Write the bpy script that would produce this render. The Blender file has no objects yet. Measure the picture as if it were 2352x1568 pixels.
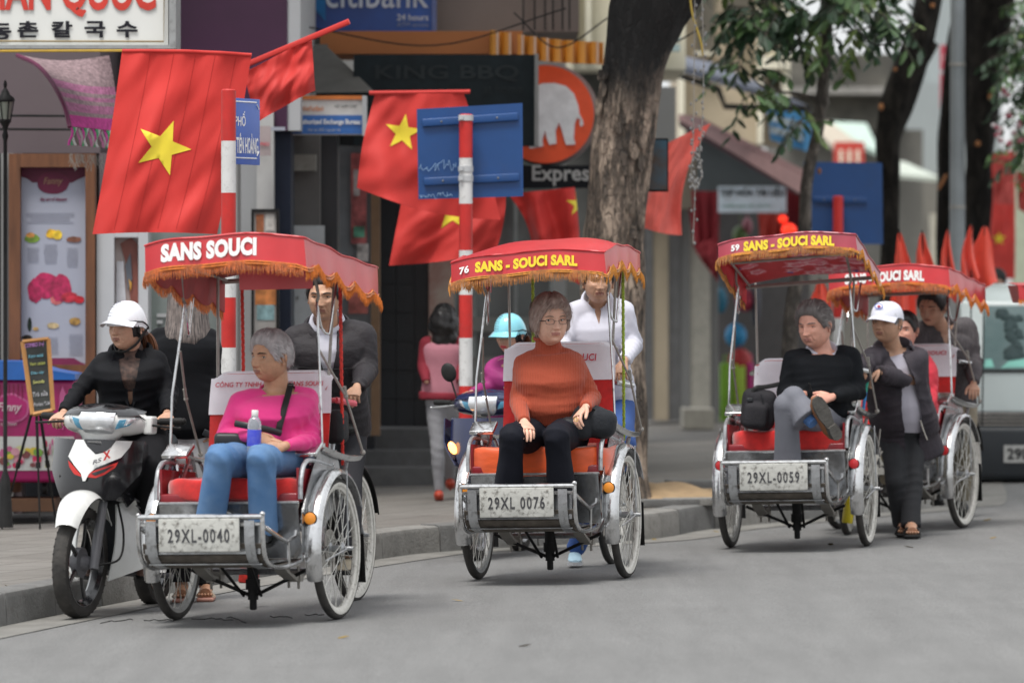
import bpy, math, random
import numpy as np
from mathutils import Vector, Matrix, Euler, noise
from mathutils.geometry import delaunay_2d_cdt
random.seed(7); np.random.seed(7)
R = math.radians
sc = bpy.context.scene
C = sc.collection
# ------------------------------------------------------------------ camera
F = 200/36*2352; CX = 1176.0; HY = 650.0; CZ = 1.62
cd = bpy.data.cameras.new('camera'); cam = bpy.data.objects.new('camera', cd); C.objects.link(cam)
cam.location = (0, 0, CZ); cam.rotation_euler = (R(90), 0, 0)
cd.lens = 200; cd.sensor_width = 36; cd.shift_y = -0.057
cd.clip_start = 1; cd.clip_end = 1500
cd.dof.use_dof = True; cd.dof.focus_distance = 30.3; cd.dof.aperture_fstop = 2.9
sc.camera = cam
# ------------------------------------------------------------------ overcast daylight
w = bpy.data.worlds.new("World"); sc.world = w; w.use_nodes = True
nt = w.node_tree; bg = nt.nodes['Background']
sky = nt.nodes.new('ShaderNodeTexSky'); sky.sky_type = 'NISHITA'; sky.sun_disc = False
SUN_EL, SUN_ROT = R(66), R(205)
sky.sun_elevation = SUN_EL; sky.sun_rotation = SUN_ROT; sky.dust_density = 1.0; sky.air_density = 1.0; sky.ozone_density = 1.0
hs = nt.nodes.new('ShaderNodeHueSaturation'); hs.inputs['Saturation'].default_value = 0.22
nt.links.new(sky.outputs[0], hs.inputs['Color']); cl = nt.nodes.new('ShaderNodeMixRGB'); cl.inputs[0].default_value = .72; 
tcw = nt.nodes.new('ShaderNodeTexCoord'); sxw = nt.nodes.new('ShaderNodeSeparateXYZ'); nt.links.new(tcw.outputs['Generated'], sxw.inputs[0])
mrw = nt.nodes.new('ShaderNodeMapRange'); mrw.inputs[1].default_value = 0; mrw.inputs[2].default_value = 1; mrw.inputs[3].default_value = 4.6; mrw.inputs[4].default_value = 9.4; nt.links.new(sxw.outputs[2], mrw.inputs[0])   # overcast: the zenith is brighter than the horizon
vmw = nt.nodes.new('ShaderNodeVectorMath'); vmw.operation = 'SCALE'; vmw.inputs[0].default_value = (.975, 1.0, 1.03); nt.links.new(mrw.outputs[0], vmw.inputs['Scale']); nt.links.new(vmw.outputs[0], cl.inputs[2])
nt.links.new(hs.outputs[0], cl.inputs[1]); nt.links.new(cl.outputs[0], bg.inputs[0])
bg.inputs[1].default_value = 0.078
sl = bpy.data.lights.new('sun', 'SUN'); sl.energy = 1.5; sl.angle = R(20); sl.color = (1, .965, .92)
so = bpy.data.objects.new('sun', sl); C.objects.link(so)
# direction to the sun (sky rotation turns clockwise from +Y seen from above)
sd = Vector((math.sin(SUN_ROT)*math.cos(SUN_EL), math.cos(SUN_ROT)*math.cos(SUN_EL), math.sin(SUN_EL)))
so.rotation_euler = sd.to_track_quat('Z', 'Y').to_euler(); so.location = (0, 0, 40)
vs = sc.view_settings
try: vs.view_transform = 'Standard'; vs.look = 'None'
except Exception: pass
vs.exposure = 1.2; vs.gamma = 1; vs.use_curve_mapping = False

# ------------------------------------------------------------------ helpers
def P(px, py, d): return Vector(((px-CX)*d/F, d, CZ-(py-HY)*d/F))
def gz(x, y=0): return 0.02*x
KZ = 0.16
def onroad(px, py):
    d = 1.62*F/(py-HY+.02*(px-CX)); return Vector(((px-CX)*d/F, d, gz((px-CX)*d/F)))
def onwalk(px, py):
    d = (1.62-KZ)*F/(py-HY+.02*(px-CX)); x = (px-CX)*d/F; return Vector((x, d, gz(x)+KZ))

MATS = {}
def mat(name, col, rough=.6, metal=0, var=.12, scale=8, bump=0, bscale=60, spec=.5, coat=0, col2=None, emit=None, alpha=None, trans=0, dirt=0, aniso=None, sheen=0, sss=0, coord='Object'):
    """principled material; var = brightness mottling, col2 = second colour of larger patches"""
    if name in MATS: return MATS[name]
    if max(col) < .06 and not metal and rough >= .5 and not coat: spec = .18
    m = bpy.data.materials.new(name); m.use_nodes = True; MATS[name] = m
    t = m.node_tree; b = t.nodes['Principled BSDF']; L = t.links.new; N = t.nodes.new
    b.inputs['Roughness'].default_value = rough; b.inputs['Metallic'].default_value = metal
    b.inputs['Specular IOR Level'].default_value = spec
    if coat: b.inputs['Coat Weight'].default_value = coat; b.inputs['Coat Roughness'].default_value = .08
    if sheen: b.inputs['Sheen Weight'].default_value = sheen
    if sss:
        b.inputs['Subsurface Weight'].default_value = sss; b.inputs['Subsurface Radius'].default_value = (.012, .005, .003); b.inputs['Subsurface Scale'].default_value = .6
    if trans: b.inputs['Transmission Weight'].default_value = trans
    tc = N('ShaderNodeTexCoord'); 
    no = N('ShaderNodeTexNoise'); no.inputs['Scale'].default_value = scale; no.inputs['Detail'].default_value = 6; no.inputs['Roughness'].default_value = .6
    src = tc.outputs[coord]
    if aniso:
        mp = N('ShaderNodeMapping'); mp.inputs['Scale'].default_value = aniso; L(src, mp.inputs[0]); src = mp.outputs[0]
    L(src, no.inputs['Vector'])
    cr = N('ShaderNodeValToRGB'); e = cr.color_ramp.elements
    c = Vector(col); lo = c*(1-var); hi = c*(1+var); c2 = Vector(col2) if col2 else lo
    e[0].position = .32; e[0].color = (*c2, 1); e[1].position = .68; e[1].color = (*[min(1, k) for k in hi], 1)
    L(no.outputs['Fac'], cr.inputs[0]); out = cr.outputs[0]
    if dirt:
        n2 = N('ShaderNodeTexNoise'); n2.inputs['Scale'].default_value = scale*3.1; n2.inputs['Detail'].default_value = 9; n2.inputs['Roughness'].default_value = .72; L(src, n2.inputs['Vector'])
        r2 = N('ShaderNodeValToRGB'); r2.color_ramp.elements[0].position = .52; r2.color_ramp.elements[1].position = .66
        L(n2.outputs['Fac'], r2.inputs[0]); mx = N('ShaderNodeMixRGB'); mx.inputs[2].default_value = (.07, .06, .05, 1)
        mu = N('ShaderNodeMath'); mu.operation = 'MULTIPLY'; mu.inputs[1].default_value = dirt; L(r2.outputs[0], mu.inputs[0]); L(mu.outputs[0], mx.inputs[0]); L(out, mx.inputs[1]); out = mx.outputs[0]
    L(out, b.inputs['Base Color'])
    if emit: b.inputs['Emission Color'].default_value = (*col, 1); b.inputs['Emission Strength'].default_value = emit
    if alpha is not None: b.inputs['Alpha'].default_value = alpha
    if bump:
        nb = N('ShaderNodeTexNoise'); nb.inputs['Scale'].default_value = bscale; nb.inputs['Detail'].default_value = 5; L(src, nb.inputs['Vector'])
        bp = N('ShaderNodeBump'); bp.inputs['Strength'].default_value = bump; bp.inputs['Distance'].default_value = .01; L(nb.outputs['Fac'], bp.inputs['Height']); L(bp.outputs[0], b.inputs['Normal'])
    return m

WM = {}
I4 = Matrix.Identity(4)
def tag(o, label=None, cat=None, group=None, kind=None):
    if label: o['label'] = label
    if cat: o['category'] = cat
    if group: o['group'] = group
    if kind: o['kind'] = kind
    return o
def thing(name, label, cat, loc=(0, 0, 0), rot=(0, 0, 0), group=None, scale=1.0):
    o = bpy.data.objects.new(name, None); C.objects.link(o)
    o.location = loc; o.rotation_euler = rot; o.scale = (scale,)*3; o.empty_display_size = .1
    WM[o.name] = Matrix.LocRotScale(Vector(loc), Euler(rot), Vector((scale,)*3))
    return tag(o, label, cat, group)
def link(o, parent, world):
    C.objects.link(o)
    if parent is not None:
        o.parent = parent
        if world: o.matrix_parent_inverse = WM[parent.name].inverted(); WM[o.name] = I4
        else: WM[o.name] = WM[parent.name]
    else: WM[o.name] = I4
    return o
def frame_from(y, up=Vector((0, 0, 1))):
    y = y.normalized(); x = y.cross(up)
    if x.length < 1e-4: x = Vector((1, 0, 0))
    x.normalize(); z = x.cross(y); return Matrix((x, y, z)).transposed()

class MB:
    def __init__(s): s.v = []; s.f = []; s.m = []; s.cur = 0
    def add(s, vs_, fs, m=None):
        b = len(s.v); s.v.extend([tuple(p) for p in vs_]); s.f.extend([tuple(i+b for i in f) for f in fs]); s.m.extend([s.cur if m is None else m]*len(fs))
    def box(s, c, sz, rot=None, m=None, taper=1.0):
        x, y, z = [k/2 for k in sz]; c = Vector(c)
        p = [Vector((a*x*(taper if k > 0 else 1), b*y*(taper if k > 0 else 1), k*z)) for k in (-1, 1) for a, b in ((-1, -1), (1, -1), (1, 1), (-1, 1))]
        if rot is not None: p = [rot @ q for q in p]
        s.add([c+q for q in p], [(3, 2, 1, 0), (4, 5, 6, 7), (0, 1, 5, 4), (1, 2, 6, 5), (2, 3, 7, 6), (3, 0, 4, 7)], m)
    def rbox(s, c, sz, r=.01, rot=None, m=None, n=3):
        """box with rounded edges in every direction"""
        x, y, z = [max(k/2-r, 1e-4) for k in sz]; c = Vector(c); rings = []
        segs = []
        for q, (a, b) in enumerate(((1, 1), (-1, 1), (-1, -1), (1, -1))):
            for i in range(n+1):
                t = (q+i/n)*math.pi/2; segs.append((a*x, b*y, math.cos(t), math.sin(t)))
        for k in list(range(-n, 1)):
            t = k/n*math.pi/2; rings.append([Vector((px+r*cx*math.cos(t), py+r*cy*math.cos(t), -z+r*math.sin(t))) for px, py, cx, cy in segs])
        for k in range(0, n+1):
            t = k/n*math.pi/2; rings.append([Vector((px+r*cx*math.cos(t), py+r*cy*math.cos(t), z+r*math.sin(t))) for px, py, cx, cy in segs])
        s.loft([[c+(rot @ p if rot is not None else p) for p in rg] for rg in rings], m=m)
    def loft(s, rings, caps=True, closed=True, m=None, flip=False):
        n = len(rings[0]); vs_ = [p for r in rings for p in r]; fs = []
        for i in range(len(rings)-1):
            for j in range(n if closed else n-1):
                k = (j+1) % n; q = (i*n+j, i*n+k, (i+1)*n+k, (i+1)*n+j); fs.append(q[::-1] if flip else q)
        if caps and closed:
            a = tuple(range(n)); b = tuple(range((len(rings)-1)*n, len(rings)*n)); fs += [a if flip else a[::-1], b[::-1] if flip else b]
        s.add(vs_, fs, m)
    def tube(s, pts, r, n=8, closed=False, m=None, flat=1.0, caps=True, up=None):
        pts = [Vector(p) for p in pts]; rs = r if isinstance(r, (list, tuple)) else [r]*len(pts); N = len(pts)
        rings = []; prev = None
        for i, p in enumerate(pts):
            a = pts[(i-1) % N] if (closed or i > 0) else p; b = pts[(i+1) % N] if (closed or i < N-1) else p
            t = (b-a)
            if t.length < 1e-9: t = Vector((0, 0, 1))
            t.normalize()
            if prev is None:
                u = Vector(up) if up else (Vector((0, 0, 1)) if abs(t.z) < .9 else Vector((0, 1, 0)))
                u = (u-t*u.dot(t)).normalized()
            else:
                u = prev-t*prev.dot(t); u = u.normalized() if u.length > 1e-6 else prev
            prev = u; v = t.cross(u)
            rings.append([p+u*(math.cos(2*math.pi*k/n)*rs[i])+v*(math.sin(2*math.pi*k/n)*rs[i]*flat) for k in range(n)])
        if closed: rings.append(rings[0])
        s.loft(rings, caps=caps and not closed, m=m)
    def ell(s, c, r, rot=None, nu=16, nv=10, m=None, v0=-90, v1=90):
        c = Vector(c); rings = []
        for i in range(nv+1):
            a = R(v0+(v1-v0)*i/nv); ca = max(math.cos(a), 1e-3)
            ring = [Vector((r[0]*ca*math.cos(2*math.pi*k/nu), r[1]*ca*math.sin(2*math.pi*k/nu), r[2]*math.sin(a))) for k in range(nu)]
            rings.append([c+(rot @ q if rot is not None else q) for q in ring])
        s.loft(rings, m=m)
    def lathe(s, prof, n=24, M=I4, m=None, caps=True):
        s.loft([[M @ Vector((r*math.cos(2*math.pi*k/n), r*math.sin(2*math.pi*k/n), z)) for k in range(n)] for r, z in prof], caps=caps, m=m)
    def prism(s, poly, t, M=I4, m=None):
        """2D outline extruded along local z from 0 to t"""
        a = sum(poly[i][0]*poly[(i+1) % len(poly)][1]-poly[(i+1) % len(poly)][0]*poly[i][1] for i in range(len(poly)))
        if a < 0: poly = poly[::-1]
        n = len(poly); vs_ = [M @ Vector((x, y, 0)) for x, y in poly]+[M @ Vector((x, y, t)) for x, y in poly]
        fs = [tuple(range(n))[::-1], tuple(range(n, 2*n))]+[(i, (i+1) % n, n+(i+1) % n, n+i) for i in range(n)]
        s.add(vs_, fs, m)
    def grid(s, fn, nu, nv, m=None, thick=0, mfn=None):
        """fn(u,v)->Vector over the unit square; thick adds a second skin behind"""
        A = [[Vector(fn(i/nu, j/nv)) for i in range(nu+1)] for j in range(nv+1)]
        vs_ = [p for r in A for p in r]; W_ = nu+1; fs = []; ms = []
        for j in range(nv):
            for i in range(nu): fs.append((j*W_+i, j*W_+i+1, (j+1)*W_+i+1, (j+1)*W_+i)); ms.append((mfn((i+.5)/nu, (j+.5)/nv) if mfn else (s.cur if m is None else m)))
        if thick:
            nr = []
            for j in range(nv+1):
                for i in range(nu+1):
                    du = A[j][min(i+1, nu)]-A[j][max(i-1, 0)]; dv = A[min(j+1, nv)][i]-A[max(j-1, 0)][i]; q = du.cross(dv)
                    nr.append(q.normalized() if q.length > 1e-12 else Vector((0, 0, 1)))
            k = len(vs_); vs_ = vs_+[p-q*thick for p, q in zip(vs_, nr)]
            fs += [tuple(i+k for i in f)[::-1] for f in fs]; ms += ms[:]
            rim = [j*W_ for j in range(nv)]+[nv*W_+i for i in range(nu)]+[j*W_+nu for j in range(nv, 0, -1)]+[i for i in range(nu, 0, -1)]
            for a, b in zip(rim, rim[1:]+rim[:1]): fs.append((a, b, b+k, a+k)); ms.append(ms[0])
        b = len(s.v); s.v.extend([tuple(p) for p in vs_]); s.f.extend([tuple(i+b for i in f) for f in fs]); s.m.extend(ms)
    def drape(s, poly, fn, off=0.0, m=None, step=None, thick=.0015):
        """2D outline laid on the surface fn(x,y)->Vector, lifted by off along its normal, with real thickness"""
        poly = [Vector(p) for p in poly]; n = len(poly)
        xs = [p.x for p in poly]; ys = [p.y for p in poly]
        pts = []; edges = []
        if step:
            k = []
            for i in range(n):
                a, b = poly[i], poly[(i+1) % n]; q = max(1, int((b-a).length/step)); k += [a.lerp(b, j/q) for j in range(q)]
            poly = k; n = len(poly)
        pts = list(poly); edges = [(i, (i+1) % n) for i in range(n)]
        if step:
            x = min(xs)+step*.51
            while x < max(xs):
                y = min(ys)+step*.47
                while y < max(ys):
                    if inside(x, y, poly): pts.append(Vector((x, y)))
                    y += step
                x += step
        vo, _, fo, *_r = delaunay_2d_cdt(pts, edges, [], 0, 1e-6)
        keep = [f for f in fo if inside(sum(vo[i].x for i in f)/3, sum(vo[i].y for i in f)/3, poly)]
        e = 1e-3; top = []; bot = []
        for p in vo:
            q = Vector(fn(p.x, p.y)); nn = (Vector(fn(p.x+e, p.y))-q).cross(Vector(fn(p.x, p.y+e))-q)
            nn = nn.normalized() if nn.length > 0 else Vector((0, -1, 0)); top.append(q+nn*off); bot.append(q+nn*(off-thick))
        k = len(top); cnt = {}
        for f in keep:
            for a, b in zip(f, f[1:]+f[:1]): cnt[(a, b)] = 1
        sides = [(b, a, a+k, b+k) for (a, b) in cnt if (b, a) not in cnt]
        s.add(top+bot, [tuple(f) for f in keep]+[tuple(i+k for i in f)[::-1] for f in keep]+sides, m)
    def build(s, name, mats, parent=None, world=False, smooth=40, **tg):
        me = bpy.data.meshes.new(name); me.from_pydata(s.v, [], s.f); me.polygons.foreach_set('material_index', s.m)
        for m_ in (mats if isinstance(mats, (list, tuple)) else [mats]): me.materials.append(m_)
        if smooth:
            me.polygons.foreach_set('use_smooth', [True]*len(s.f)); me.set_sharp_from_angle(angle=R(smooth))
        me.update(); o = bpy.data.objects.new(name, me); link(o, parent, world); tag(o, **tg); return o
def inside(x, y, poly):
    c = False; n = len(poly); j = n-1
    for i in range(n):
        a, b = poly[i], poly[j]
        if (a[1] > y) != (b[1] > y) and x < (b[0]-a[0])*(y-a[1])/(b[1]-a[1]+1e-15)+a[0]: c = not c
        j = i
    return c
def curve(pts, n=8, closed=False):
    """Catmull-Rom through the points"""
    p = [Vector(q) for q in pts]; out = []; N = len(p)
    for i in range(N if closed else N-1):
        a = p[(i-1) % N] if (closed or i > 0) else p[0]*2-p[1]; b = p[i]; c = p[(i+1) % N]; d = p[(i+2) % N] if (closed or i < N-2) else p[-1]*2-p[-2]
        for k in range(n):
            t = k/n; out.append(.5*((2*b)+(c-a)*t+(2*a-5*b+4*c-d)*t*t+(3*b-a-3*c+d)*t**3))
    if not closed: out.append(p[-1])
    return out
FRONT = Matrix(((1, 0, 0, 0), (0, 0, -1, 0), (0, 1, 0, 0), (0, 0, 0, 1)))   # text x->x, y->z, normal -> -y
_tc = {}
def text(s, w_, h_, m, parent, M, bold=.0, ext=.0012, world=False, name='lettering', shear=0, space=1.0, warp=None):
    """the words s as a mesh, fitted into w x h with its lower left corner at M"""
    key = (s, bold, shear, space)
    if key not in _tc:
        cu = bpy.data.curves.new('t', 'FONT'); cu.body = s; cu.size = 1; cu.offset = bold; cu.extrude = .01; cu.shear = shear; cu.space_character = space; cu.resolution_u = 3; cu.align_x = 'CENTER'
        o = bpy.data.objects.new('t', cu); me = bpy.data.meshes.new_from_object(o)
        a = np.empty(len(me.vertices)*3); me.vertices.foreach_get('co', a); a = a.reshape(-1, 3)
        _tc[key] = (a, [tuple(p.vertices) for p in me.polygons]); bpy.data.objects.remove(o); bpy.data.curves.remove(cu); bpy.data.meshes.remove(me)
    a, fs = _tc[key]; b = MB()
    if len(a) == 0: return None
    lo = a.min(0); hi = a.max(0); q = (a-lo)/np.maximum(hi-lo, 1e-6)*np.array([w_, h_, ext])
    b.add([warp(*p) if warp else M @ Vector(p) for p in q], fs); return b.build(name, m, parent, world, smooth=0)
def fuse(mb, voxel=.01, it=3, fac=.5):
    """one closed surface round everything in mb, softened"""
    me = bpy.data.meshes.new('tmp'); me.from_pydata(mb.v, [], mb.f); o = bpy.data.objects.new('tmp', me); C.objects.link(o)
    a = o.modifiers.new('r', 'REMESH'); a.mode = 'VOXEL'; a.voxel_size = voxel; a.use_smooth_shade = True
    if it: b = o.modifiers.new('s', 'SMOOTH'); b.factor = fac; b.iterations = it
    dg = bpy.context.evaluated_depsgraph_get(); r = bpy.data.meshes.new_from_object(o.evaluated_get(dg))
    bpy.data.objects.remove(o); bpy.data.meshes.remove(me); return r
def marr(me):
    n = len(me.vertices); a = np.empty(n*3); me.vertices.foreach_get('co', a); b = np.empty(n*3); me.vertices.foreach_get('normal', b); return a.reshape(-1, 3), b.reshape(-1, 3)
def wave(V, f, seed, st=(1, 1, 1)):
    r = np.random.RandomState(seed); o = np.zeros(len(V)); V = V*np.array(st)
    w1 = V+.35/f*6*np.sin((V @ (r.randn(3, 3)*f*.6))+r.rand(3)*6)*.25
    for k in range(5):
        d = r.randn(3); d /= np.linalg.norm(d); o += np.sin(w1 @ d*f*(.7+.6*r.rand())+r.rand()*6.28)
    return o/2.6
def obj_from(me, name, mats, parent, world=True, **tg):
    me.name = name; me.materials.clear()
    for m_ in (mats if isinstance(mats, (list, tuple)) else [mats]): me.materials.append(m_)
    me.polygons.foreach_set('use_smooth', [True]*len(me.polygons)); me.update()
    o = bpy.data.objects.new(name, me); link(o, parent, world); return tag(o, **tg)
M_chrome = mat('chrome', (.60, .60, .60), rough=.17, metal=.92, var=.12, scale=9, bump=.25, bscale=14, dirt=.55)
M_alu = mat('aluminium_paint', (.42, .43, .44), rough=.38, metal=.7, var=.16, scale=12, dirt=.6, bump=.2, bscale=40)
M_sheet = mat('sheet_metal', (.40, .41, .42), rough=.26, metal=.9, var=.35, scale=5, dirt=.5, bump=.5, bscale=7)
M_black = mat('black_steel', (.018, .018, .018), rough=.5, var=.3)
M_tyre = mat('tyre_rubber', (.035, .034, .033), rough=.85, var=.25, scale=14, col2=(.075, .07, .065), bump=.4, bscale=220)
M_wtyre = mat('white_rim', (.62, .60, .55), rough=.5, var=.08, scale=16, dirt=.5)
M_greyrim = mat('grey_rim', (.26, .26, .25), rough=.45, metal=.4, var=.2, dirt=.5)
M_spoke = mat('spoke_wire', (.55, .54, .50), rough=.4, metal=.7, dirt=.5)
M_vinyl = mat('red_vinyl', (.50, .012, .018), rough=.38, var=.12, scale=3, coat=.5, bump=.15, bscale=9)
M_vinyl3 = mat('faded_vinyl', (.36, .025, .05), rough=.4, var=.16, scale=4, coat=.6, bump=.2, bscale=9)
M_lining = mat('pink_lining', (.42, .06, .06), rough=.6, var=.15)
M_floral = mat('floral_lining', (.60, .02, .03), rough=.6, var=.1)
M_fringe = mat('orange_fringe', (.60, .165, .02), rough=.8, var=.3, scale=60, sheen=.3)
M_fringe2 = mat('gold_fringe', (.55, .22, .03), rough=.8, var=.35, scale=60, sheen=.3)
M_velvet = mat('red_velvet', (.52, .008, .006), rough=.85, var=.25, scale=14, sheen=.6, bump=.25, bscale=30)
M_velvet_dk = mat('crimson_vinyl', (.20, .008, .014), rough=.4, var=.2, coat=.2)
M_satin = mat('orange_satin', (.72, .09, .010), rough=.42, var=.12, scale=9, sheen=.5, bump=.35, bscale=10, aniso=(1, 1, 3))
M_cover = mat('white_cover', (.78, .755, .80), rough=.85, var=.06, scale=7, bump=.35, bscale=12)
M_plate = mat('plate_paint', (.44, .44, .41), rough=.7, var=.14, scale=8, dirt=.85, bump=.2, bscale=40)
M_digit = mat('digit_black', (.03, .03, .035), rough=.6, var=.3, scale=40, col2=(.10, .10, .10))
M_amber = mat('amber_reflector', (.75, .26, .02), rough=.25, coat=.6, bump=.3, bscale=180, var=.1)
M_redref = mat('red_reflector', (.48, .015, .02), rough=.25, coat=.6, bump=.3, bscale=180, var=.1)
M_white = mat('white_print', (.78, .78, .76), rough=.5, var=.04)
M_yellow = mat('yellow_print', (.80, .60, .03), rough=.5, var=.08)
M_redprint = mat('red_print', (.55, .02, .05), rough=.6, var=.15)
M_wood = mat('old_slats', (.10, .085, .07), rough=.8, var=.35, scale=20)
M_greybar = mat('grey_tube', (.33, .31, .28), rough=.5, metal=.3, var=.15, dirt=.3)
for q in (M_vinyl, M_vinyl3): q.node_tree.nodes['Principled BSDF'].inputs['Coat Roughness'].default_value = .38; q.node_tree.nodes['Principled BSDF'].inputs['Coat IOR'].default_value = 1.7
# ------------------------------------------------------------------ ground
def asphalt():
    m = mat('asphalt', (.155, .155, .152), rough=.85, var=.05, scale=1.1, bump=.6, bscale=150)
    t = m.node_tree; b = t.nodes['Principled BSDF']; L = t.links.new; N = t.nodes.new; src = b.inputs['Base Color'].links[0].from_socket; tc = [n for n in t.nodes if n.type == 'TEX_COORD'][0].outputs['Object']
    v = N('ShaderNodeTexNoise'); v.inputs['Scale'].default_value = 130; v.inputs['Detail'].default_value = 3; L(tc, v.inputs['Vector']); r = N('ShaderNodeMapRange'); r.inputs[1].default_value = .3; r.inputs[2].default_value = .7; r.inputs[3].default_value = .62; r.inputs[4].default_value = 1.42; L(v.outputs['Fac'], r.inputs[0])
    mx = N('ShaderNodeMixRGB'); mx.blend_type = 'MULTIPLY'; mx.inputs[0].default_value = 1; L(src, mx.inputs[1]); L(r.outputs[0], mx.inputs[2]); out = mx.outputs[0]
    # worn streaks along the lane
    mp = N('ShaderNodeMapping'); mp.inputs['Rotation'].default_value = (0, 0, R(25)); mp.inputs['Scale'].default_value = (2.6, .22, 1); L(tc, mp.inputs[0]); n2 = N('ShaderNodeTexNoise'); n2.inputs['Scale'].default_value = 2; n2.inputs['Detail'].default_value = 8; n2.inputs['Roughness'].default_value = .65; L(mp.outputs[0], n2.inputs['Vector'])
    r2 = N('ShaderNodeMapRange'); r2.inputs[1].default_value = .35; r2.inputs[2].default_value = .65; r2.inputs[3].default_value = .90; r2.inputs[4].default_value = 1.08; L(n2.outputs['Fac'], r2.inputs[0]); m3 = N('ShaderNodeMixRGB'); m3.blend_type = 'MULTIPLY'; m3.inputs[0].default_value = 1; L(out, m3.inputs[1]); L(r2.outputs[0], m3.inputs[2]); L(m3.outputs[0], b.inputs['Base Color'])
    return m
b = MB(); b.grid(lambda u, v: (-60+140*u, 2+900*v**2, gz(-60+140*u)), 40, 60); b.build('road', asphalt(), kind='structure')
KL = [(-1000, 1640), (0, 1440), (260, 1388), (520, 1340), (870, 1285), (1040, 1266), (1480, 1240), (1640, 1215), (2000, 1180), (2150, 1165)]
kp = [onroad(*p) for p in KL]; kp = [Vector((p.x, p.y, 0)) for p in kp]; kp[0] = kp[1]+(kp[1]-kp[2])*6; kp += [Vector((3.35, 42, 0)), Vector((4.6, 60, 0)), Vector((9, 110, 0)), Vector((22, 220, 0))]
kc = curve(kp, 6)
M_walk = mat('paving', (.175, .165, .15), rough=.8, var=.14, scale=1.6, bump=.3, bscale=90, dirt=.25)
t = M_walk.node_tree; bq = t.nodes['Principled BSDF']; src = bq.inputs['Base Color'].links[0].from_socket; br = t.nodes.new('ShaderNodeTexBrick'); mpp = t.nodes.new('ShaderNodeMapping'); mpp.inputs['Rotation'].default_value = (0, 0, R(22)); t.links.new([n for n in t.nodes if n.type == 'TEX_COORD'][0].outputs['Object'], mpp.inputs[0]); t.links.new(mpp.outputs[0], br.inputs['Vector'])
br.inputs['Scale'].default_value = 1; br.inputs['Brick Width'].default_value = .40; br.inputs['Row Height'].default_value = .40; br.inputs['Mortar Size'].default_value = .008; br.inputs['Color1'].default_value = (1, 1, 1, 1); br.inputs['Color2'].default_value = (.86, .85, .84, 1); br.inputs['Mortar'].default_value = (.45, .43, .41, 1); br.offset = .0
mw = t.nodes.new('ShaderNodeMixRGB'); mw.blend_type = 'MULTIPLY'; mw.inputs[0].default_value = 1; t.links.new(src, mw.inputs[1]); t.links.new(br.outputs['Color'], mw.inputs[2]); t.links.new(mw.outputs[0], bq.inputs['Base Color'])
M_kerb = mat('kerb_stone', (.22, .215, .20), rough=.75, var=.16, scale=5, bump=.4, bscale=60, dirt=.5)
M_kerb2 = mat('kerb_stone_dark', (.15, .15, .145), rough=.75, var=.2, scale=5, bump=.4, bscale=60, dirt=.4)
KW = .17
kin = []
for i, p in enumerate(kc):
    t = (kc[min(i+1, len(kc)-1)]-kc[max(i-1, 0)]).normalized(); kin.append(p+Vector((-t.y, t.x, 0))*KW)
sw = MB(); n = len(kin)
sw.grid(lambda u, v: (lambda p: Vector((p.x*(1-v)+(-60)*v, p.y+v*18, gz(p.x*(1-v)+(-60)*v)+KZ)))(kin[min(int(round(u*(n-1))), n-1)]), n-1, 30)
sw.build('pavement', M_walk, kind='structure')
# kerb stones one by one along the stretch in view
acc = 0; seg = []; cum = [0]
for a, b_ in zip(kc, kc[1:]): cum.append(cum[-1]+(b_-a).length)
def kat(s, line):
    s = max(0, min(s, cum[-1]-1e-4)); i = max(k for k in range(len(cum)) if cum[k] <= s); i = min(i, len(line)-2); t = (s-cum[i])/(cum[i+1]-cum[i]); return line[i].lerp(line[i+1], t)
s0 = cum[6]-3.0; rk = random.Random(5); kr = thing('kerb', None, None, (0, 0, 0)); tag(kr, kind='structure')
s_ = s0
while s_ < s0+17:
    ln = .78; k = MB(); rings = []
    for j in range(4):
        q = s_+.006+(ln-.012)*j/3; o = kat(q, kc); i_ = kat(q, kin); z = gz(o.x); up = KZ+.004; e = (i_-o).normalized()
        rings.append([o+Vector((0, 0, z-.05)), o+e*.012+Vector((0, 0, z+up-.03)), o+e*.022+Vector((0, 0, z+up-.008)), o+e*.05+Vector((0, 0, z+up)), i_+Vector((0, 0, z+up)), i_+Vector((0, 0, z-.05))])
    k.loft(rings); ko = k.build('kerb_stone', M_kerb2 if rk.random() < .35 or s_ < cum[6]+1.0 else M_kerb, kr, smooth=30); ko.location.z = rk.uniform(-.004, .004); s_ += ln
k = MB(); k.loft([[kat(q, kc)+Vector((0, 0, gz(kat(q, kc).x)-.05)), kat(q, kc)+Vector((0, 0, gz(kat(q, kc).x)+KZ)), kat(q, kin)+Vector((0, 0, gz(kat(q, kin).x)+KZ+.004)), kat(q, kin)+Vector((0, 0, gz(kat(q, kin).x)-.05))] for q in [s_+i*4 for i in range(40)]]); k.build('kerb_run', M_kerb, kr, kind='stuff')
# gutter: a strip of cement along the kerb
g = MB(); nk = len(kc)
def gfn(u, v):
    i = min(int(round(u*(nk-1))), nk-1); e = (kc[i]-kin[i]).normalized(); p = kc[i]+e*.30*v; return Vector((p.x, p.y, gz(p.x)+.004))
g.grid(lambda u, v: gfn(1-u, v), nk-1, 2); g.build('gutter', mat('gutter_cement', (.19, .185, .17), .8, var=.2, scale=3, dirt=.4), kind='structure')
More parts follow.
